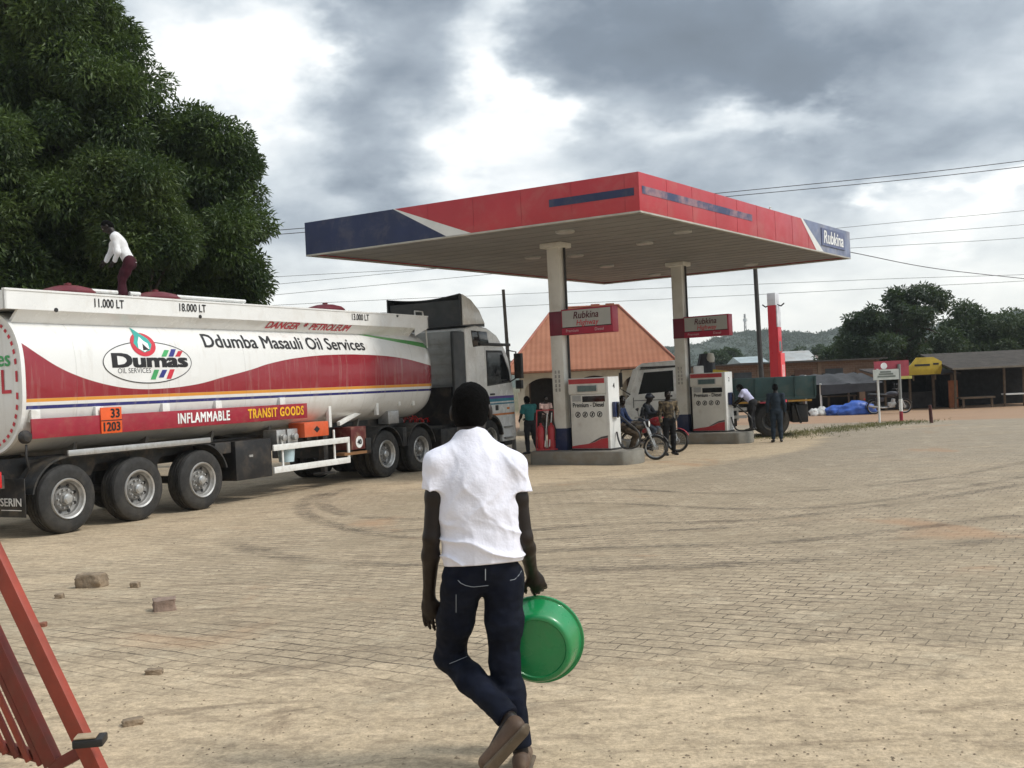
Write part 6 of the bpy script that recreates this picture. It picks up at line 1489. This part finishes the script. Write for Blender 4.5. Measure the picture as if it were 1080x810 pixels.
# ------------------------------------------------------------------ motorcycles and riders
def build_bike(loc, heading, label, tank):
    """local y forward, x right"""
    t = thing('motorcycle', label, 'motorcycle', loc, -heading, 'motorcycles at the pumps'); wb = 1.26; r = .30
    sil = mat('bike_silver', (.42, .42, .41), .35, .7, .15, 8, dirt=(DUST, .5, 6))
    for nm, y in (('front_wheel', wb / 2), ('rear_wheel', -wb / 2)):
        w = MB(); w.lathe([(.245, -.035), (.27, -.045), (r - .01, -.03), (r, 0), (r - .01, .03), (.27, .045), (.245, .035), (.245, -.035)], (0, 0, 0), (1, 0, 0), 40); wo = w.build(nm, M_rub, t, smooth=True); wo.location = (0, y, r)
        rm = MB(); rm.lathe([(.246, -.03), (.225, -.02), (.225, .02), (.246, .03)], (0, 0, 0), (1, 0, 0), 40); rm.lathe([(0, -.06), (.06, -.06), (.065, 0), (.06, .06), (0, .06)], (0, 0, 0), (1, 0, 0), 16)
        for k in range(18):
            a = 2 * math.pi * k / 18; rm.tube([(.03 * (-1) ** k, .05 * math.cos(a), .05 * math.sin(a)), (0, .23 * math.cos(a + .25), .23 * math.sin(a + .25))], .004, 4)
        rm.build('rim', sil, wo, smooth=True)
    fk = MB()
    for x in (-.075, .075): fk.tube([(x, wb / 2, r), (x, wb / 2 - .12, .62), (x * .9, wb / 2 - .24, .94)], [.026, .026, .02], 8)
    fk.build('fork', sil, t, smooth=True)
    mg = MB(); arch(mg, 0, .33, .345, -.055, .055, R(25), R(150), 0); mgo = mg.build('front_mudguard', tank, t, smooth=True); mgo.rotation_euler = (0, 0, R(90)); mgo.location = (0, wb / 2, r)
    mg = MB(); arch(mg, 0, .33, .345, -.065, .065, R(40), R(190), 0); mgo = mg.build('rear_mudguard', M_black, t, smooth=True); mgo.rotation_euler = (0, 0, R(90)); mgo.location = (0, -wb / 2, r)
    fr = MB(); fr.tube([(0, wb / 2 - .25, .88), (0, .15, .45), (0, -.05, .30), (0, -.3, .34), (0, -wb / 2, r)], .025, 8); fr.tube([(0, wb / 2 - .26, .92), (0, 0, .74), (0, -.45, .70), (0, -.85, .72)], .024, 8)
    for x in (-.09, .09): fr.tube([(x, -wb / 2, r), (x, -.42, .70)], .022, 8)
    fr.build('frame', M_black, t, smooth=True)
    en = MB(); en.box((0, .08, .38), (.26, .30, .22)); en.cyl((0, .13, .45), (0, .20, .64), .085, n=14); en.build('engine', sil, t, bevel=.03)
    ex = MB(); ex.tube([(.07, .2, .55), (.13, .26, .42), (.14, .1, .28), (.15, -.3, .27), (.16, -.85, .36)], [.02, .02, .02, .04, .045], 10); ex.build('exhaust', sil, t, smooth=True)
    tk = Vol(.016, .06); tk.ell(V3(0, .16, .84), (.13, .27, .12)); tk.ell(V3(0, .02, .80), (.10, .18, .09)); V, Q = tk.mesh(); raw_mesh('fuel_tank', V, Q, tank, t)
    se = Vol(.016, .05); se.limb(V3(0, -.12, .80), V3(0, -.75, .84), .11, .11, .05, (V3(0, 0, 1), .55)); V, Q = se.mesh(); raw_mesh('seat', V, Q, M_black, t)
    sp = MB(); sp.box((0, -.38, .62), (.22, .34, .18)); sp.build('side_cover', tank, t, bevel=.04)
    hb = MB(); hb.tube([(-.36, wb / 2 - .40, 1.05), (-.26, wb / 2 - .30, 1.06), (-.06, wb / 2 - .24, .97), (.06, wb / 2 - .24, .97), (.26, wb / 2 - .30, 1.06), (.36, wb / 2 - .40, 1.05)], .016, 8); hb.build('handlebar', M_black, t, smooth=True)
    hl = MB(); hl.lathe([(0, -.09), (.07, -.08), (.09, 0), (.085, .01), (0, .025)], (0, wb / 2 - .14, .88), (0, 1, 0), 20); ho = hl.build('headlight', M_black, t, smooth=True)
    MB().lathe([(.08, .012), (.05, .024), (0, .03)], (0, wb / 2 - .14, .88), (0, 1, 0), 20).build('lens', mat('lamp_lens', (.75, .75, .72), .1), ho, smooth=True)
    for x in (-.30, .30): MB().tube([(x * .9, wb / 2 - .33, 1.06), (x * 1.05, wb / 2 - .33, 1.2), (x * 1.2, wb / 2 - .34, 1.26)], [.007, .007, .045], 8).build('mirror', M_black, t, smooth=True)
    MB().box((0, -1.0, .66), (.12, .05, .07)).build('tail_lamp', M_rlamp, t, bevel=.01)
    for x in (-1, 1): MB().bar((0, -.05, .32), (.26 * x, -.05, .30), .04, .03).build('foot_peg', M_black, t)
    return t
RIDE = stand(head=(0, .06, 1.46), neck=(0, .01, 1.31), chest=(0, -.06, 1.11), pelvis=(0, -.16, .86), sh_l=(-.18, .0, 1.25), sh_r=(.18, .0, 1.25), el_l=(-.27, .12, 1.05), el_r=(.27, .12, 1.05), wr_l=(-.31, .30, 1.05), wr_r=(.31, .30, 1.05), hd_l=(-.33, .5, 1.03), hd_r=(.33, .5, 1.03),
             hp_l=(-.10, -.12, .84), hp_r=(.10, -.12, .84), kn_l=(-.22, .22, .62), kn_r=(.22, .22, .62), an_l=(-.25, .0, .16), an_r=(.25, .0, .16), to_l=(-.27, .16, .09), to_r=(.27, .16, .09))
def build_riders():
    # nearer bike: front wheel at about (690, 473), pointing right and a little towards us
    h1 = R(108); w = hit_z(692, 485, 0.0); d = Vector((math.sin(h1), math.cos(h1), 0)); c = w - d * .63; c.z = 0
    build_bike(tuple(c), h1, 'black motorcycle nearest the pump with its front wheel clear of the kerb', mat('bike_black', (.02, .018, .017), .3, 0, .2, 5, dirt=(DUST, .4, 6)))
    J = local_pose(c + Vector((0, 0, 0)), h1, {**RIDE, 'pelvis': (0, -.3, .88), 'hp_l': (-.1, -.26, .86), 'hp_r': (.1, -.26, .86), 'chest': (0, -.24, 1.12), 'neck': (0, -.18, 1.33), 'head': (0, -.14, 1.48), 'sh_l': (-.18, -.18, 1.26), 'sh_r': (.18, -.18, 1.26), 'wr_l': (-.2, .05, .92), 'wr_r': (.2, .05, .92), 'hd_l': (-.12, .2, .88), 'hd_r': (.12, .2, .88), 'el_l': (-.27, -.08, 1.02), 'el_r': (.27, -.08, 1.02)})
    person('rider in a dark blue jacket and brown trousers sitting on the motorcycle nearest the pump', tuple(c), J, head_dir(h1 + R(40)), (0, 0, 1), cloth('dark_blue', (.018, .03, .075)), cloth('earth_brown', (.055, .038, .024)), M_black, sleeve=1.0)
    h2 = R(112); w = hit_z(715, 477, 0.0); d = Vector((math.sin(h2), math.cos(h2), 0)); c2 = w - d * .63; c2.z = 0
    build_bike(tuple(c2), h2, 'red tanked motorcycle standing between the two pump islands', mat('bike_red', (.32, .02, .035), .3, 0, .12, 5, dirt=(DUST, .3, 6)))
    J = local_pose(c2, h2, {**RIDE}); J = {k_: v + V3(-.12, .15, 0) if k_[:2] not in ('pn', 'ts') else v for k_, v in J.items()}
    person('helmeted rider in a dark jacket on the red tanked motorcycle', tuple(c2), J, head_dir(h2 + R(10)), (0, 0, 1), cloth('slate_jacket', (.03, .034, .042)), cloth('slate_trousers', (.07, .085, .11)), M_black, sleeve=1.0, cap=mat('helmet_dark', (.03, .035, .045), .2))
    b = hit_z(707, 480, 0); J = local_pose(b, R(165), stand(el_l=(-.25, .02, 1.12), wr_l=(-.14, .22, 1.02)), .97)
    person('man in a brown camouflage top and black trousers standing by the red motorcycle', tuple(b), J, head_dir(R(165)), (0, 0, 1), camo(), cloth('black', (.012, .012, .013)), M_black, sleeve=1.0)
def camo():
    m = bpy.data.materials.new('cloth_camo'); m.use_nodes = True; t = NT(m.node_tree); b = t.n['Principled BSDF']; tc = t.new('ShaderNodeTexCoord')
    t.set(b, 'Base Color', t.ramp(t.noise(tc.outputs['Object'], 14, 2, .5), [(0, (.03, .022, .014)), (.47, (.09, .065, .035)), (.56, (.16, .12, .07))], 'CONSTANT')); b.inputs['Roughness'].default_value = .9; return m
build_riders()
# ------------------------------------------------------------------ roadside market beyond the road
def at_x(px, Y): return at(px, 405, Y).x
def zat(px, py, Y): return at(px, py, Y).z
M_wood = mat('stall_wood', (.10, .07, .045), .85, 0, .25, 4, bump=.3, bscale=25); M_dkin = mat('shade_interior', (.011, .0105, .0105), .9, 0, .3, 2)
M_brickwall = None
def brick_material():
    m = bpy.data.materials.new('rough_brick'); m.use_nodes = True; t = NT(m.node_tree); b = t.n['Principled BSDF']; tc = t.new('ShaderNodeTexCoord'); P = tc.outputs['Object']; x, y, z = t.sep(P)
    br = t.new('ShaderNodeTexBrick'); t.set(br, 'Vector', t.comb(x, z, 0)); br.inputs['Scale'].default_value = 1; br.inputs['Brick Width'].default_value = .3; br.inputs['Row Height'].default_value = .12; br.inputs['Mortar Size'].default_value = .012
    br.inputs['Color1'].default_value = (.17, .10, .068, 1); br.inputs['Color2'].default_value = (.13, .08, .055, 1); br.inputs['Mortar'].default_value = (.2, .16, .12, 1)
    t.set(b, 'Base Color', t.mix(t.mr(t.noise(P, .5, 6, .65), .45, .7, 0, .7), br.outputs[0], (.2, .155, .12))); b.inputs['Roughness'].default_value = .9; return m
def build_shop_row():
    Y = 58; x0, x1 = at_x(735, Y), at_x(932, Y); zt = zat(830, 383, Y)
    t = thing('brick_shop_row', 'long low brick building with a dark sheet roof beyond the green lorry bed', 'building', (x0, Y, 0), R(3)); L = x1 - x0; bm_ = brick_material()
    MB().bx(0, L, 0, 4.5, 0, zt).build('wall', bm_, t)
    MB().prism([(-.5, zt), (5.2, zt + .02), (5.2, zt + .10), (-.5, zt + .08)], -.3, L + .3, (Vector(), Vector((0, 1, 0)), Vector((0, 0, 1)), Vector((1, 0, 0)))).build('roof', mat('dark_sheet', (.04, .035, .03), .7, 0, .25, 1), t)
    for k in range(6):
        x = L * (k + .5) / 6; dr = MB().bx(x - .5, x + .5, -.03, -.002, 0, 2.05).build('door', mat('door_%d' % (k % 3), [(.09, .045, .03), (.04, .05, .06), (.12, .07, .04)][k % 3], .7, 0, .2, 3), t); MB().bx(x + .36, x + .42, -.06, -.031, 1.0, 1.1).build('handle', M_steel, dr)
        MB().bx(x + 1.0, x + 1.7, -.025, -.002, 1.1, 1.8).build('shutter', M_dkin, t)
    for x in (0.0, L * .33, L * .66, L - .2): MB().bx(x, x + .2, -.06, -.002, 0, zt).build('pilaster', mat('pilaster', (.2, .15, .11), .85), t)
build_shop_row()
def build_far_house(px0, px1, py_roof, py_eave, Y, label, rc):
    x0, x1 = at_x(px0, Y), at_x(px1, Y); ze, zr = zat(px0, py_eave, Y), zat(px0, py_roof, Y); L = x1 - x0
    t = thing('tin_roofed_house', label, 'house', (x0, Y, 0)); MB().bx(.2, L - .2, .5, 5, 0, ze).build('wall', mat('far_wall', (.25, .17, .12), .9, 0, .2, 1), t)
    MB().prism([(0, ze), (5.5, ze), (2.75, zr)], 0, L, (Vector(), Vector((0, 1, 0)), Vector((0, 0, 1)), Vector((1, 0, 0)))).build('roof', rc, t)
    for k in range(3): MB().bx(L * (k + .5) / 3 - .4, L * (k + .5) / 3 + .4, .47, .498, .8, 1.8).build('window', M_dkin, t)
M_tin = mat('tin_sheet', (.42, .43, .42), .5, .3, .15, .8, dirt=((.25, .16, .1), .35, 1)); M_tin2 = mat('tin_blue_grey', (.36, .42, .43), .5, .2, .15, .8)
build_far_house(829, 864, 370, 381, 92, 'grey tin roofed house behind the brick row right of the red totem', M_tin)
build_far_house(782, 812, 376, 383, 84, 'pale blue grey tin roofed house behind the brick row at the dark pole', M_tin2)
build_far_house(864, 890, 374, 382, 96, 'dull brown roofed house between the grey tin roof and the open crowned tree', mat('tin_brown', (.14, .10, .08), .7, 0, .2, 1))

def rough_heap(name, label, cat, loc, size, material, seed, amp=.22, group=None):
    rng = np.random.default_rng(seed); V, F = [], []
    me = bmesh.new(); bmesh.ops.create_icosphere(me, subdivisions=4, radius=1.0); P = np.array([v.co for v in me.verts]); Fq = [[v.index for v in f.verts] for f in me.faces]; me.free()
    n = vnoise(P[None], 2.2, seed)[0] * amp + vnoise(P[None], 5, seed + 1)[0] * amp * .5; P = P * (1 + n)[:, None] * np.array(size); P[:, 2] = np.maximum(P[:, 2], -size[2] * .25) + size[2] * .25
    o = raw_mesh(name, P, Fq, material, None, True); o.location = loc; tag(o, label, cat, group); return o
def build_stalls():
    # shade stall with tarpaulins
    Y = 47.5; xa, xb = at_x(864, Y), at_x(924, Y); t = thing('shade_stall', 'open market stall under a sagging dark grey shade cloth', 'market stall', (xa, Y, 0), R(-4)); L = xb - xa
    zt = zat(890, 401, Y)
    for x, y, z in ((.05, 0, zt - .1), (L - .05, 0, zt - .15), (L * .5, 0, zt - .2), (.05, 3.2, zt + .3), (L - .05, 3.2, zt + .3)): MB().cyl((x, y, 0), (x, y, z), .045, n=8).build('pole', M_wood if x > .1 else M_wh2, t, smooth=True)
    n = 16; vs = []; fs = []
    for i in range(n + 1):
        for k in range(9):
            u, w = i / n, k / 8; vs.append((-.2 + (L + .4) * u, -.25 + 3.7 * w, zt - .15 + .45 * w - .22 * math.sin(math.pi * ((u * 2) % 1)) * math.sin(math.pi * min(1, w + .1)) + .03 * math.sin(u * 31)))
    for i in range(n):
        for k in range(8): fs.append((i * 9 + k, i * 9 + k + 1, i * 9 + k + 10, i * 9 + k + 9))
    c = MB(); c.add(vs, fs); c.prism([(0, zt - .62), (L, zt - .52), (L, zt - .17), (0, zt - .17)], -.27, -.25, (Vector(), Vector((1, 0, 0)), Vector((0, 0, 1)), Vector((0, 1, 0)))); c.build('shade_cloth', mat('shade_cloth', (.035, .035, .038), .8, 0, .2, 2), t, smooth=True, angle=50)
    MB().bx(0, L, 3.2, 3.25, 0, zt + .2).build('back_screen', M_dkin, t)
    MB().bx(.6, L - .6, 1.2, 2.2, .72, .78).build('counter', M_wood, t)
    for x in (.7, L - .7): MB().bx(x - .04, x + .04, 1.3, 1.38, 0, .72).build('leg', M_wood, t)
    p = at(903, 432, 45.6); rough_heap('tarp_heap', 'bright blue tarpaulin heap in front of the shade stall', 'tarpaulin', (p.x, 45.6, 0), (.85, .45, .46), mat('blue_tarp', (.03, .10, .42), .45, 0, .2, 3), 31)
    p = at(884, 432, 46); rough_heap('tarp_heap', 'low blue tarpaulin bundle left of the bright blue tarpaulin heap', 'tarpaulin', (p.x, 46, 0), (.55, .5, .34), mat('blue_tarp', (.03, .10, .42), .45, 0, .2, 3), 33)
    for i, (px, s, lab) in enumerate(((858, .42, 'white sack nearest the tail of the green lorry'), (866, .5, 'tallest white sack beside the shade stall pole'), (875, .4, 'white sack nearest the blue tarpaulin bundle'))):
        p = at(px, 432, 46.2); rough_heap('sack', lab, 'sack', (p.x, 46.2, 0), (s * .55, .3, s * .62), mat('white_sack', (.52, .52, .50), .8, 0, .1, 4), 50 + i, .16, 'white sacks by the shade stall')
    # dark shop with boards
    Y = 48.5; xa, xb = at_x(932, Y), at_x(1004, Y); t = thing('dark_shop', 'dark open fronted wooden shop under the yellow board', 'shop', (xa, Y, 0), R(-2)); L = xb - xa; zt = zat(965, 396, Y)
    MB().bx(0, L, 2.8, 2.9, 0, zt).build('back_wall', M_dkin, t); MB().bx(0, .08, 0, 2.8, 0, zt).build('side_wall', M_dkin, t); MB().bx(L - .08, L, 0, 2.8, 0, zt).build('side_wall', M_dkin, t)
    MB().prism([(-.5, zt - .02), (3.1, zt + .35), (3.1, zt + .41), (-.5, zt + .04)], -.2, L + .2, (Vector(), Vector((0, 1, 0)), Vector((0, 0, 1)), Vector((1, 0, 0)))).build('roof', mat('rust_sheet', (.035, .025, .02), .8, 0, .3, 2), t)
    for x in (.0, L * .36, L * .7, L - .1): MB().bx(x, x + .1, -.05, .05, 0, zt).build('post', M_wood, t)
    MB().bx(.3, L - .5, .8, 1.3, .0, .75).build('counter', mat('counter_dark', (.035, .03, .028), .8, 0, .3, 3), t)
    MB().bx(L - .3, L + .1, -.3, -.2, 0, 1.25).build('shutter_board', mat('orange_board', (.30, .10, .035), .7, 0, .2, 3), t)
    zb0, zb1 = zat(975, 395, Y), zat(975, 377, Y); p = at_x(974, Y) - xa
    yb = thing('shop_board', 'weathered yellow shop board with cut corners above the dark shop', 'sign', (at_x(975.5, Y - .6), Y - .6, zb0)); h_ = zb1 - zb0
    MB().prism([(-.72, 0), (.72, 0), (.80, .25), (.80, h_ * .72), (.42, h_), (-.35, h_), (-.62, h_ * .6), (-.72, h_ * .5)], -.04, .04, (Vector(), Vector((1, 0, 0)), Vector((0, 0, 1)), Vector((0, 1, 0)))).build('board', mat('board_yellow', (.42, .30, .02), .6, 0, .15, 2, dirt=((.15, .11, .03), .4, 3)), yb, bevel=.01)
    b = yb.children[0]; MB().bx(-.45, .25, -.05, -.041, h_ * .5, h_ * .5 + .09).build('dark_lettering', M_ink, b); MB().bx(.4, .65, -.05, -.041, h_ * .55, h_ * .55 + .08).build('dark_lettering', M_ink, b)
    for x in (-.5, .5): MB().bx(x - .03, x + .03, .0, .06, -.25, .0).build('bracket', M_wood, yb)
    # long stall on the right
    Y = 47; xa, xb = at_x(1004, Y), at_x(1135, Y); t = thing('long_stall', 'long market stall with a sagging brown roof at the right edge', 'market stall', (xa, Y, 0), R(-2)); L = xb - xa; z0, z1 = zat(1040, 389, Y), zat(1040, 371, Y)
    MB().prism([(-.4, z0), (3.6, z1), (3.6, z1 + .06), (-.4, z0 + .08)], -.1, L, (Vector(), Vector((0, 1, 0)), Vector((0, 0, 1)), Vector((1, 0, 0)))).build('roof', mat('thatch_brown', (.042, .034, .027), .95, 0, .3, 2, bump=.6, bscale=14), t)
    MB().bx(-.1, L, -.44, -.40, z0 + .02, z0 + .10).build('fascia_pole', mat('bleached_pole', (.17, .15, .12), .8), t)
    for px in (1006, 1057, 1077, 1110): x = at_x(px, Y) - xa; MB().cyl((x, -.1, 0), (x + .03, -.1, z0 + .03), .055, n=8).build('post', M_wood, t, smooth=True)
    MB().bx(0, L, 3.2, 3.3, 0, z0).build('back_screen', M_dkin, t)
    x = at_x(1028, Y) - xa; tb = MB(); tb.bx(x - .75, x + .75, -.3, .5, .42, .50); tb.build('table_top', M_wood, t)
    for sx in (-.65, .6): MB().bx(x + sx, x + sx + .08, -.2, -.12, 0, .42).build('table_leg', M_wood, t)
    x = at_x(1067, Y) - xa; MB().bx(x - .4, x + .4, -.25, .3, .52, .58).build('white_shelf', M_wh2, t)
    # board on two posts
    Y = 38.2; p = at_x(949, Y); t = thing('roadside_board', 'red and white roadside board on two posts, one post painted red and white', 'sign', (p, Y, 0)); 
    xl = at_x(926, Y) - p; MB().cyl((xl, 0, 0), (xl, 0, zat(926, 389, Y)), .04, n=8).build('post', M_wh2, t, smooth=True)
    zp = zat(947, 421, Y); zq = zat(947, 434, Y); po = MB().cyl((0, 0, 0), (0, 0, zat(945, 384, Y)), .055, n=10).build('post', mat('post_grey', (.22, .22, .21), .6), t, smooth=True)
    MB().cyl((0, 0, 0), (0, 0, zq), .062, n=10).build('red_foot', M_maroon, po, smooth=True); MB().cyl((0, 0, zq + .003), (0, 0, zp), .062, n=10).build('white_band', M_wh2, po, smooth=True)
    a0, a1 = at_x(922, Y) - p, at_x(960, Y) - p; rb = MB().bx(a0 + .05, a1, .06, .10, zat(940, 397.5, Y), zat(940, 380.5, Y)).build('red_panel', mat('panel_red', (.36, .05, .075), .5, 0, .15, 3), t)
    wb = MB().bx(at_x(920.5, Y) - p, at_x(947.5, Y) - p, -.1, -.06, zat(934, 400.5, Y), zat(934, 389.5, Y)).build('white_panel', mat('panel_white', (.52, .54, .50), .5, 0, .1, 4), t)
    MB().bx(a1 - .55, a1 + .08, .0, .05, zat(955, 399.5, Y), zat(955, 396.5, Y)).build('yellow_panel', mat('panel_yellow', (.5, .45, .12), .5), t)
    for k, zf in enumerate((.30, .55, .78)): 
        z0_, z1_ = zat(934, 400, Y), zat(934, 390, Y); MB().bx(a0 + .1 + .05 * k, a0 + .75 - .08 * k, -.106, -.1005, z0_ + (z1_ - z0_) * zf - .03, z0_ + (z1_ - z0_) * zf + .03).build('printed_line', mat('print_grey', (.16, .18, .16), .6), wb)
    MB().lathe([(0, 0), (.12, 0), (.12, .005), (0, .005)], (a0 + .40, .0595, zat(932, 386, Y)), (0, -1, 0), 16).build('white_emblem', M_inkw, rb)
    b = G(982.5, 446); t = thing('stump_post', 'short dark red post leaning on the road edge', 'post', tuple(b)); MB().tube([(0, 0, -.05), (-.03, 0, .62)], [.06, .055], 10).build('post', mat('stump_red', (.07, .022, .018), .8, 0, .2, 4), t, smooth=True)
    b = at(938, 432, 45); build_bike((b.x, 45.0, 0), R(100), 'motorcycle parked under the red and white roadside board', mat('bike_dark', (.03, .03, .04), .4))
build_stalls()

# ------------------------------------------------------------------ grass on the verge
def build_verge():
    rng = np.random.default_rng(17); line = [G(*p) for p in ((815, 462), (840, 457.5), (870, 454.5), (900, 450.5), (930, 447.5), (962, 444.5))]; c = smooth_path(line, 30); V = []; F = []
    for _ in range(4200):
        p = c[rng.integers(len(c))]; x = p.x + rng.normal() * .6; y = p.y + rng.normal() * .5; h = rng.uniform(.02, .085); a = rng.uniform(0, 6.28); w = .012; o = len(V); l = rng.normal(size=2) * .05
        V += [(x - w * math.cos(a), y - w * math.sin(a), 0), (x + w * math.cos(a), y + w * math.sin(a), 0), (x + l[0], y + l[1], h)]; F.append((o, o + 1, o + 2))
    kind(raw_mesh('verge_grass', V, F, leaf_material('verge_grass', (.09, .095, .03), (.20, .175, .07)), None, False), 'stuff')
build_verge()

# ------------------------------------------------------------------ loose stones in the foreground
def rock(px, py, size, label, material, seed, blocky=0.0, rz=0.0, nm='stone'):
    g = G(px, py); me = bmesh.new(); bmesh.ops.create_icosphere(me, subdivisions=4, radius=1.0); P = np.array([v.co for v in me.verts]); Fq = [[v.index for v in f.verts] for f in me.faces]; me.free()
    if blocky: q = np.sign(P) * np.abs(P) ** (1 - blocky); P = q / np.max(np.abs(q), axis=1).clip(.75)[:, None] * (1 - blocky * .0)
    P = P * (1 + vnoise(P[None], 1.6, seed)[0] * .18 + vnoise(P[None], 5, seed + 3)[0] * .05 + vnoise(P[None], 12, seed + 5)[0] * .02)[:, None] * np.array(size); P[:, 2] += size[2] * .80
    o = raw_mesh(nm, P, Fq, material, None, True); o.location = (g.x, g.y, g.z); o.rotation_euler = (0, 0, rz); tag(o, label, nm if nm == 'brick' else 'stone'); return o
M_stone = mat('field_stone', (.24, .18, .12), .9, 0, .3, 9, bump=.6, bscale=30); M_block = mat('paver_block', (.24, .17, .13), .9, 0, .2, 8, bump=.4, bscale=40)
rock(97, 619, (.135, .085, .078), 'biggest rough grey brown stone lying on the paving', M_stone, 61, .12, R(-5))
rock(173.5, 643.5, (.092, .08, .055), 'small squared paving block lying loose near the big stone', M_block, 64, .72, R(20), 'brick')
rock(142.5, 619.5, (.042, .04, .03), 'little stone just right of the biggest stone', M_stone, 67, .2)
rock(62.5, 631, (.038, .03, .025), 'little stone just left of the biggest stone', M_stone, 70, .2)
rock(163, 710.5, (.05, .03, .018), 'flat chip of stone below the loose paving block', M_stone, 73, .2)
rock(140, 764, (.052, .03, .018), 'flat pale sliver of stone nearest the red gate', M_stone, 76, .2, R(25))
rock(45, 661, (.03, .025, .02), 'reddish stone chip beside the gate stile', mat('red_stone', (.22, .09, .055), .9), 79, .2)
def build_grit():
    rng = np.random.default_rng(23); V = []; F = []
    base = [(-1, -1, 0), (1, -1, 0), (1, 1, 0), (-1, 1, 0), (0, 0, 1)]; fs = [(0, 1, 4), (1, 2, 4), (2, 3, 4), (3, 0, 4)]
    for _ in range(1300):
        px, py = rng.uniform(-60, 1140), 470 + 350 * rng.uniform(0, 1) ** .75; g = G(px, py)
        s = rng.uniform(.003, .007) * (1.9 if rng.uniform() < .06 else 1); a = rng.uniform(0, 6.28); o = len(V)
        for x, y, z in base: x *= rng.uniform(.6, 1.4); y *= rng.uniform(.6, 1.2); V.append((g.x + s * (x * math.cos(a) - y * math.sin(a)), g.y + s * (x * math.sin(a) + y * math.cos(a)), g.z + .001 + z * s * rng.uniform(.5, 1.1)))
        F += [tuple(o + i for i in f) for f in fs]
    kind(raw_mesh('gravel', V, F, mat('gravel_grit', (.22, .17, .115), .95, 0, .4, 2), None, False), 'stuff')
build_grit()

# ------------------------------------------------------------------ red steel gate leaf leaning at the lower left
def build_gate():
    Y = 4.55; M_g = mat('gate_red_oxide', (.28, .040, .019), .55, 0, .16, 5, dirt=((.12, .05, .03), .4, 7)); M_gd = mat('gate_dark_red', (.16, .022, .012), .6, 0, .2, 5, dirt=((.08, .05, .03), .4, 7))
    o = at(111, 830, Y); top = at(-24, 546, Y + .35); e = Vector((top.x - o.x, top.y - o.y, top.z - o.z)); L = e.length; e.normalize()
    t = thing('gate_leaf', 'red oxide steel gate leaf leaning at the lower left corner', 'gate', tuple(o)); side = Vector((-.93, .36, 0)); side = (side - e * side.dot(e)).normalized(); n = e.cross(side).normalized()
    def bar(a, b, w, h, m_, nm): return MB().bar(a, b, w, h, n).build(nm, m_, t, bevel=.004)
    bar(e * -.05, e * (L + .6), .08, .045, M_g, 'stile')
    s0 = side * .20; bar(s0 + e * .22, s0 + e * (L + .6), .075, .045, M_gd, 'inner_rail')
    for k in range(9):
        s = side * (.268 + .052 * k); bar(s + e * (.25 + .047 * k), s + e * (L + .6), .030, .016, M_g if k % 2 else M_gd, 'picket')
    bar(side * .20 + e * .22 - n * .03, side * .85 + e * .77 - n * .03, .05, .03, M_gd, 'bottom_rail'); bar(side * .04 + e * .19, side * .22 + e * .21, .05, .04, M_gd, 'lower_rail')
    hb = MB(); c = at(95, 781, Y - .06) - o; hb.box(tuple(c), (.125, .10, .035), R(8)); hb.build('hinge_block', M_black, t, bevel=.008)
    hb = MB(); hb.box(tuple(c + Vector((-.01, -.01, .023))), (.09, .07, .008), R(8)); hb.build('hinge_plate', mat('settled_sand', (.34, .26, .17), .95, 0, .2, 30), t, bevel=.004)
build_gate()
# ------------------------------------------------------------------ air
def build_haze():
    b = MB().bx(-1600, 1700, -320, 1700, -3.2, 75).build('haze', bpy.data.materials.new('haze_air')); kind(b, 'stuff')
    m = b.data.materials[0]; m.use_nodes = True; nt = m.node_tree; nt.nodes.clear(); o = nt.nodes.new('ShaderNodeOutputMaterial'); v = nt.nodes.new('ShaderNodeVolumePrincipled')
    v.inputs['Color'].default_value = (.82, .88, .92, 1); v.inputs['Density'].default_value = HAZE; v.inputs['Anisotropy'].default_value = .3
    nt.links.new(v.outputs[0], o.inputs['Volume'])
    S.cycles.volume_bounces = 0
HAZE = .00036
build_haze()
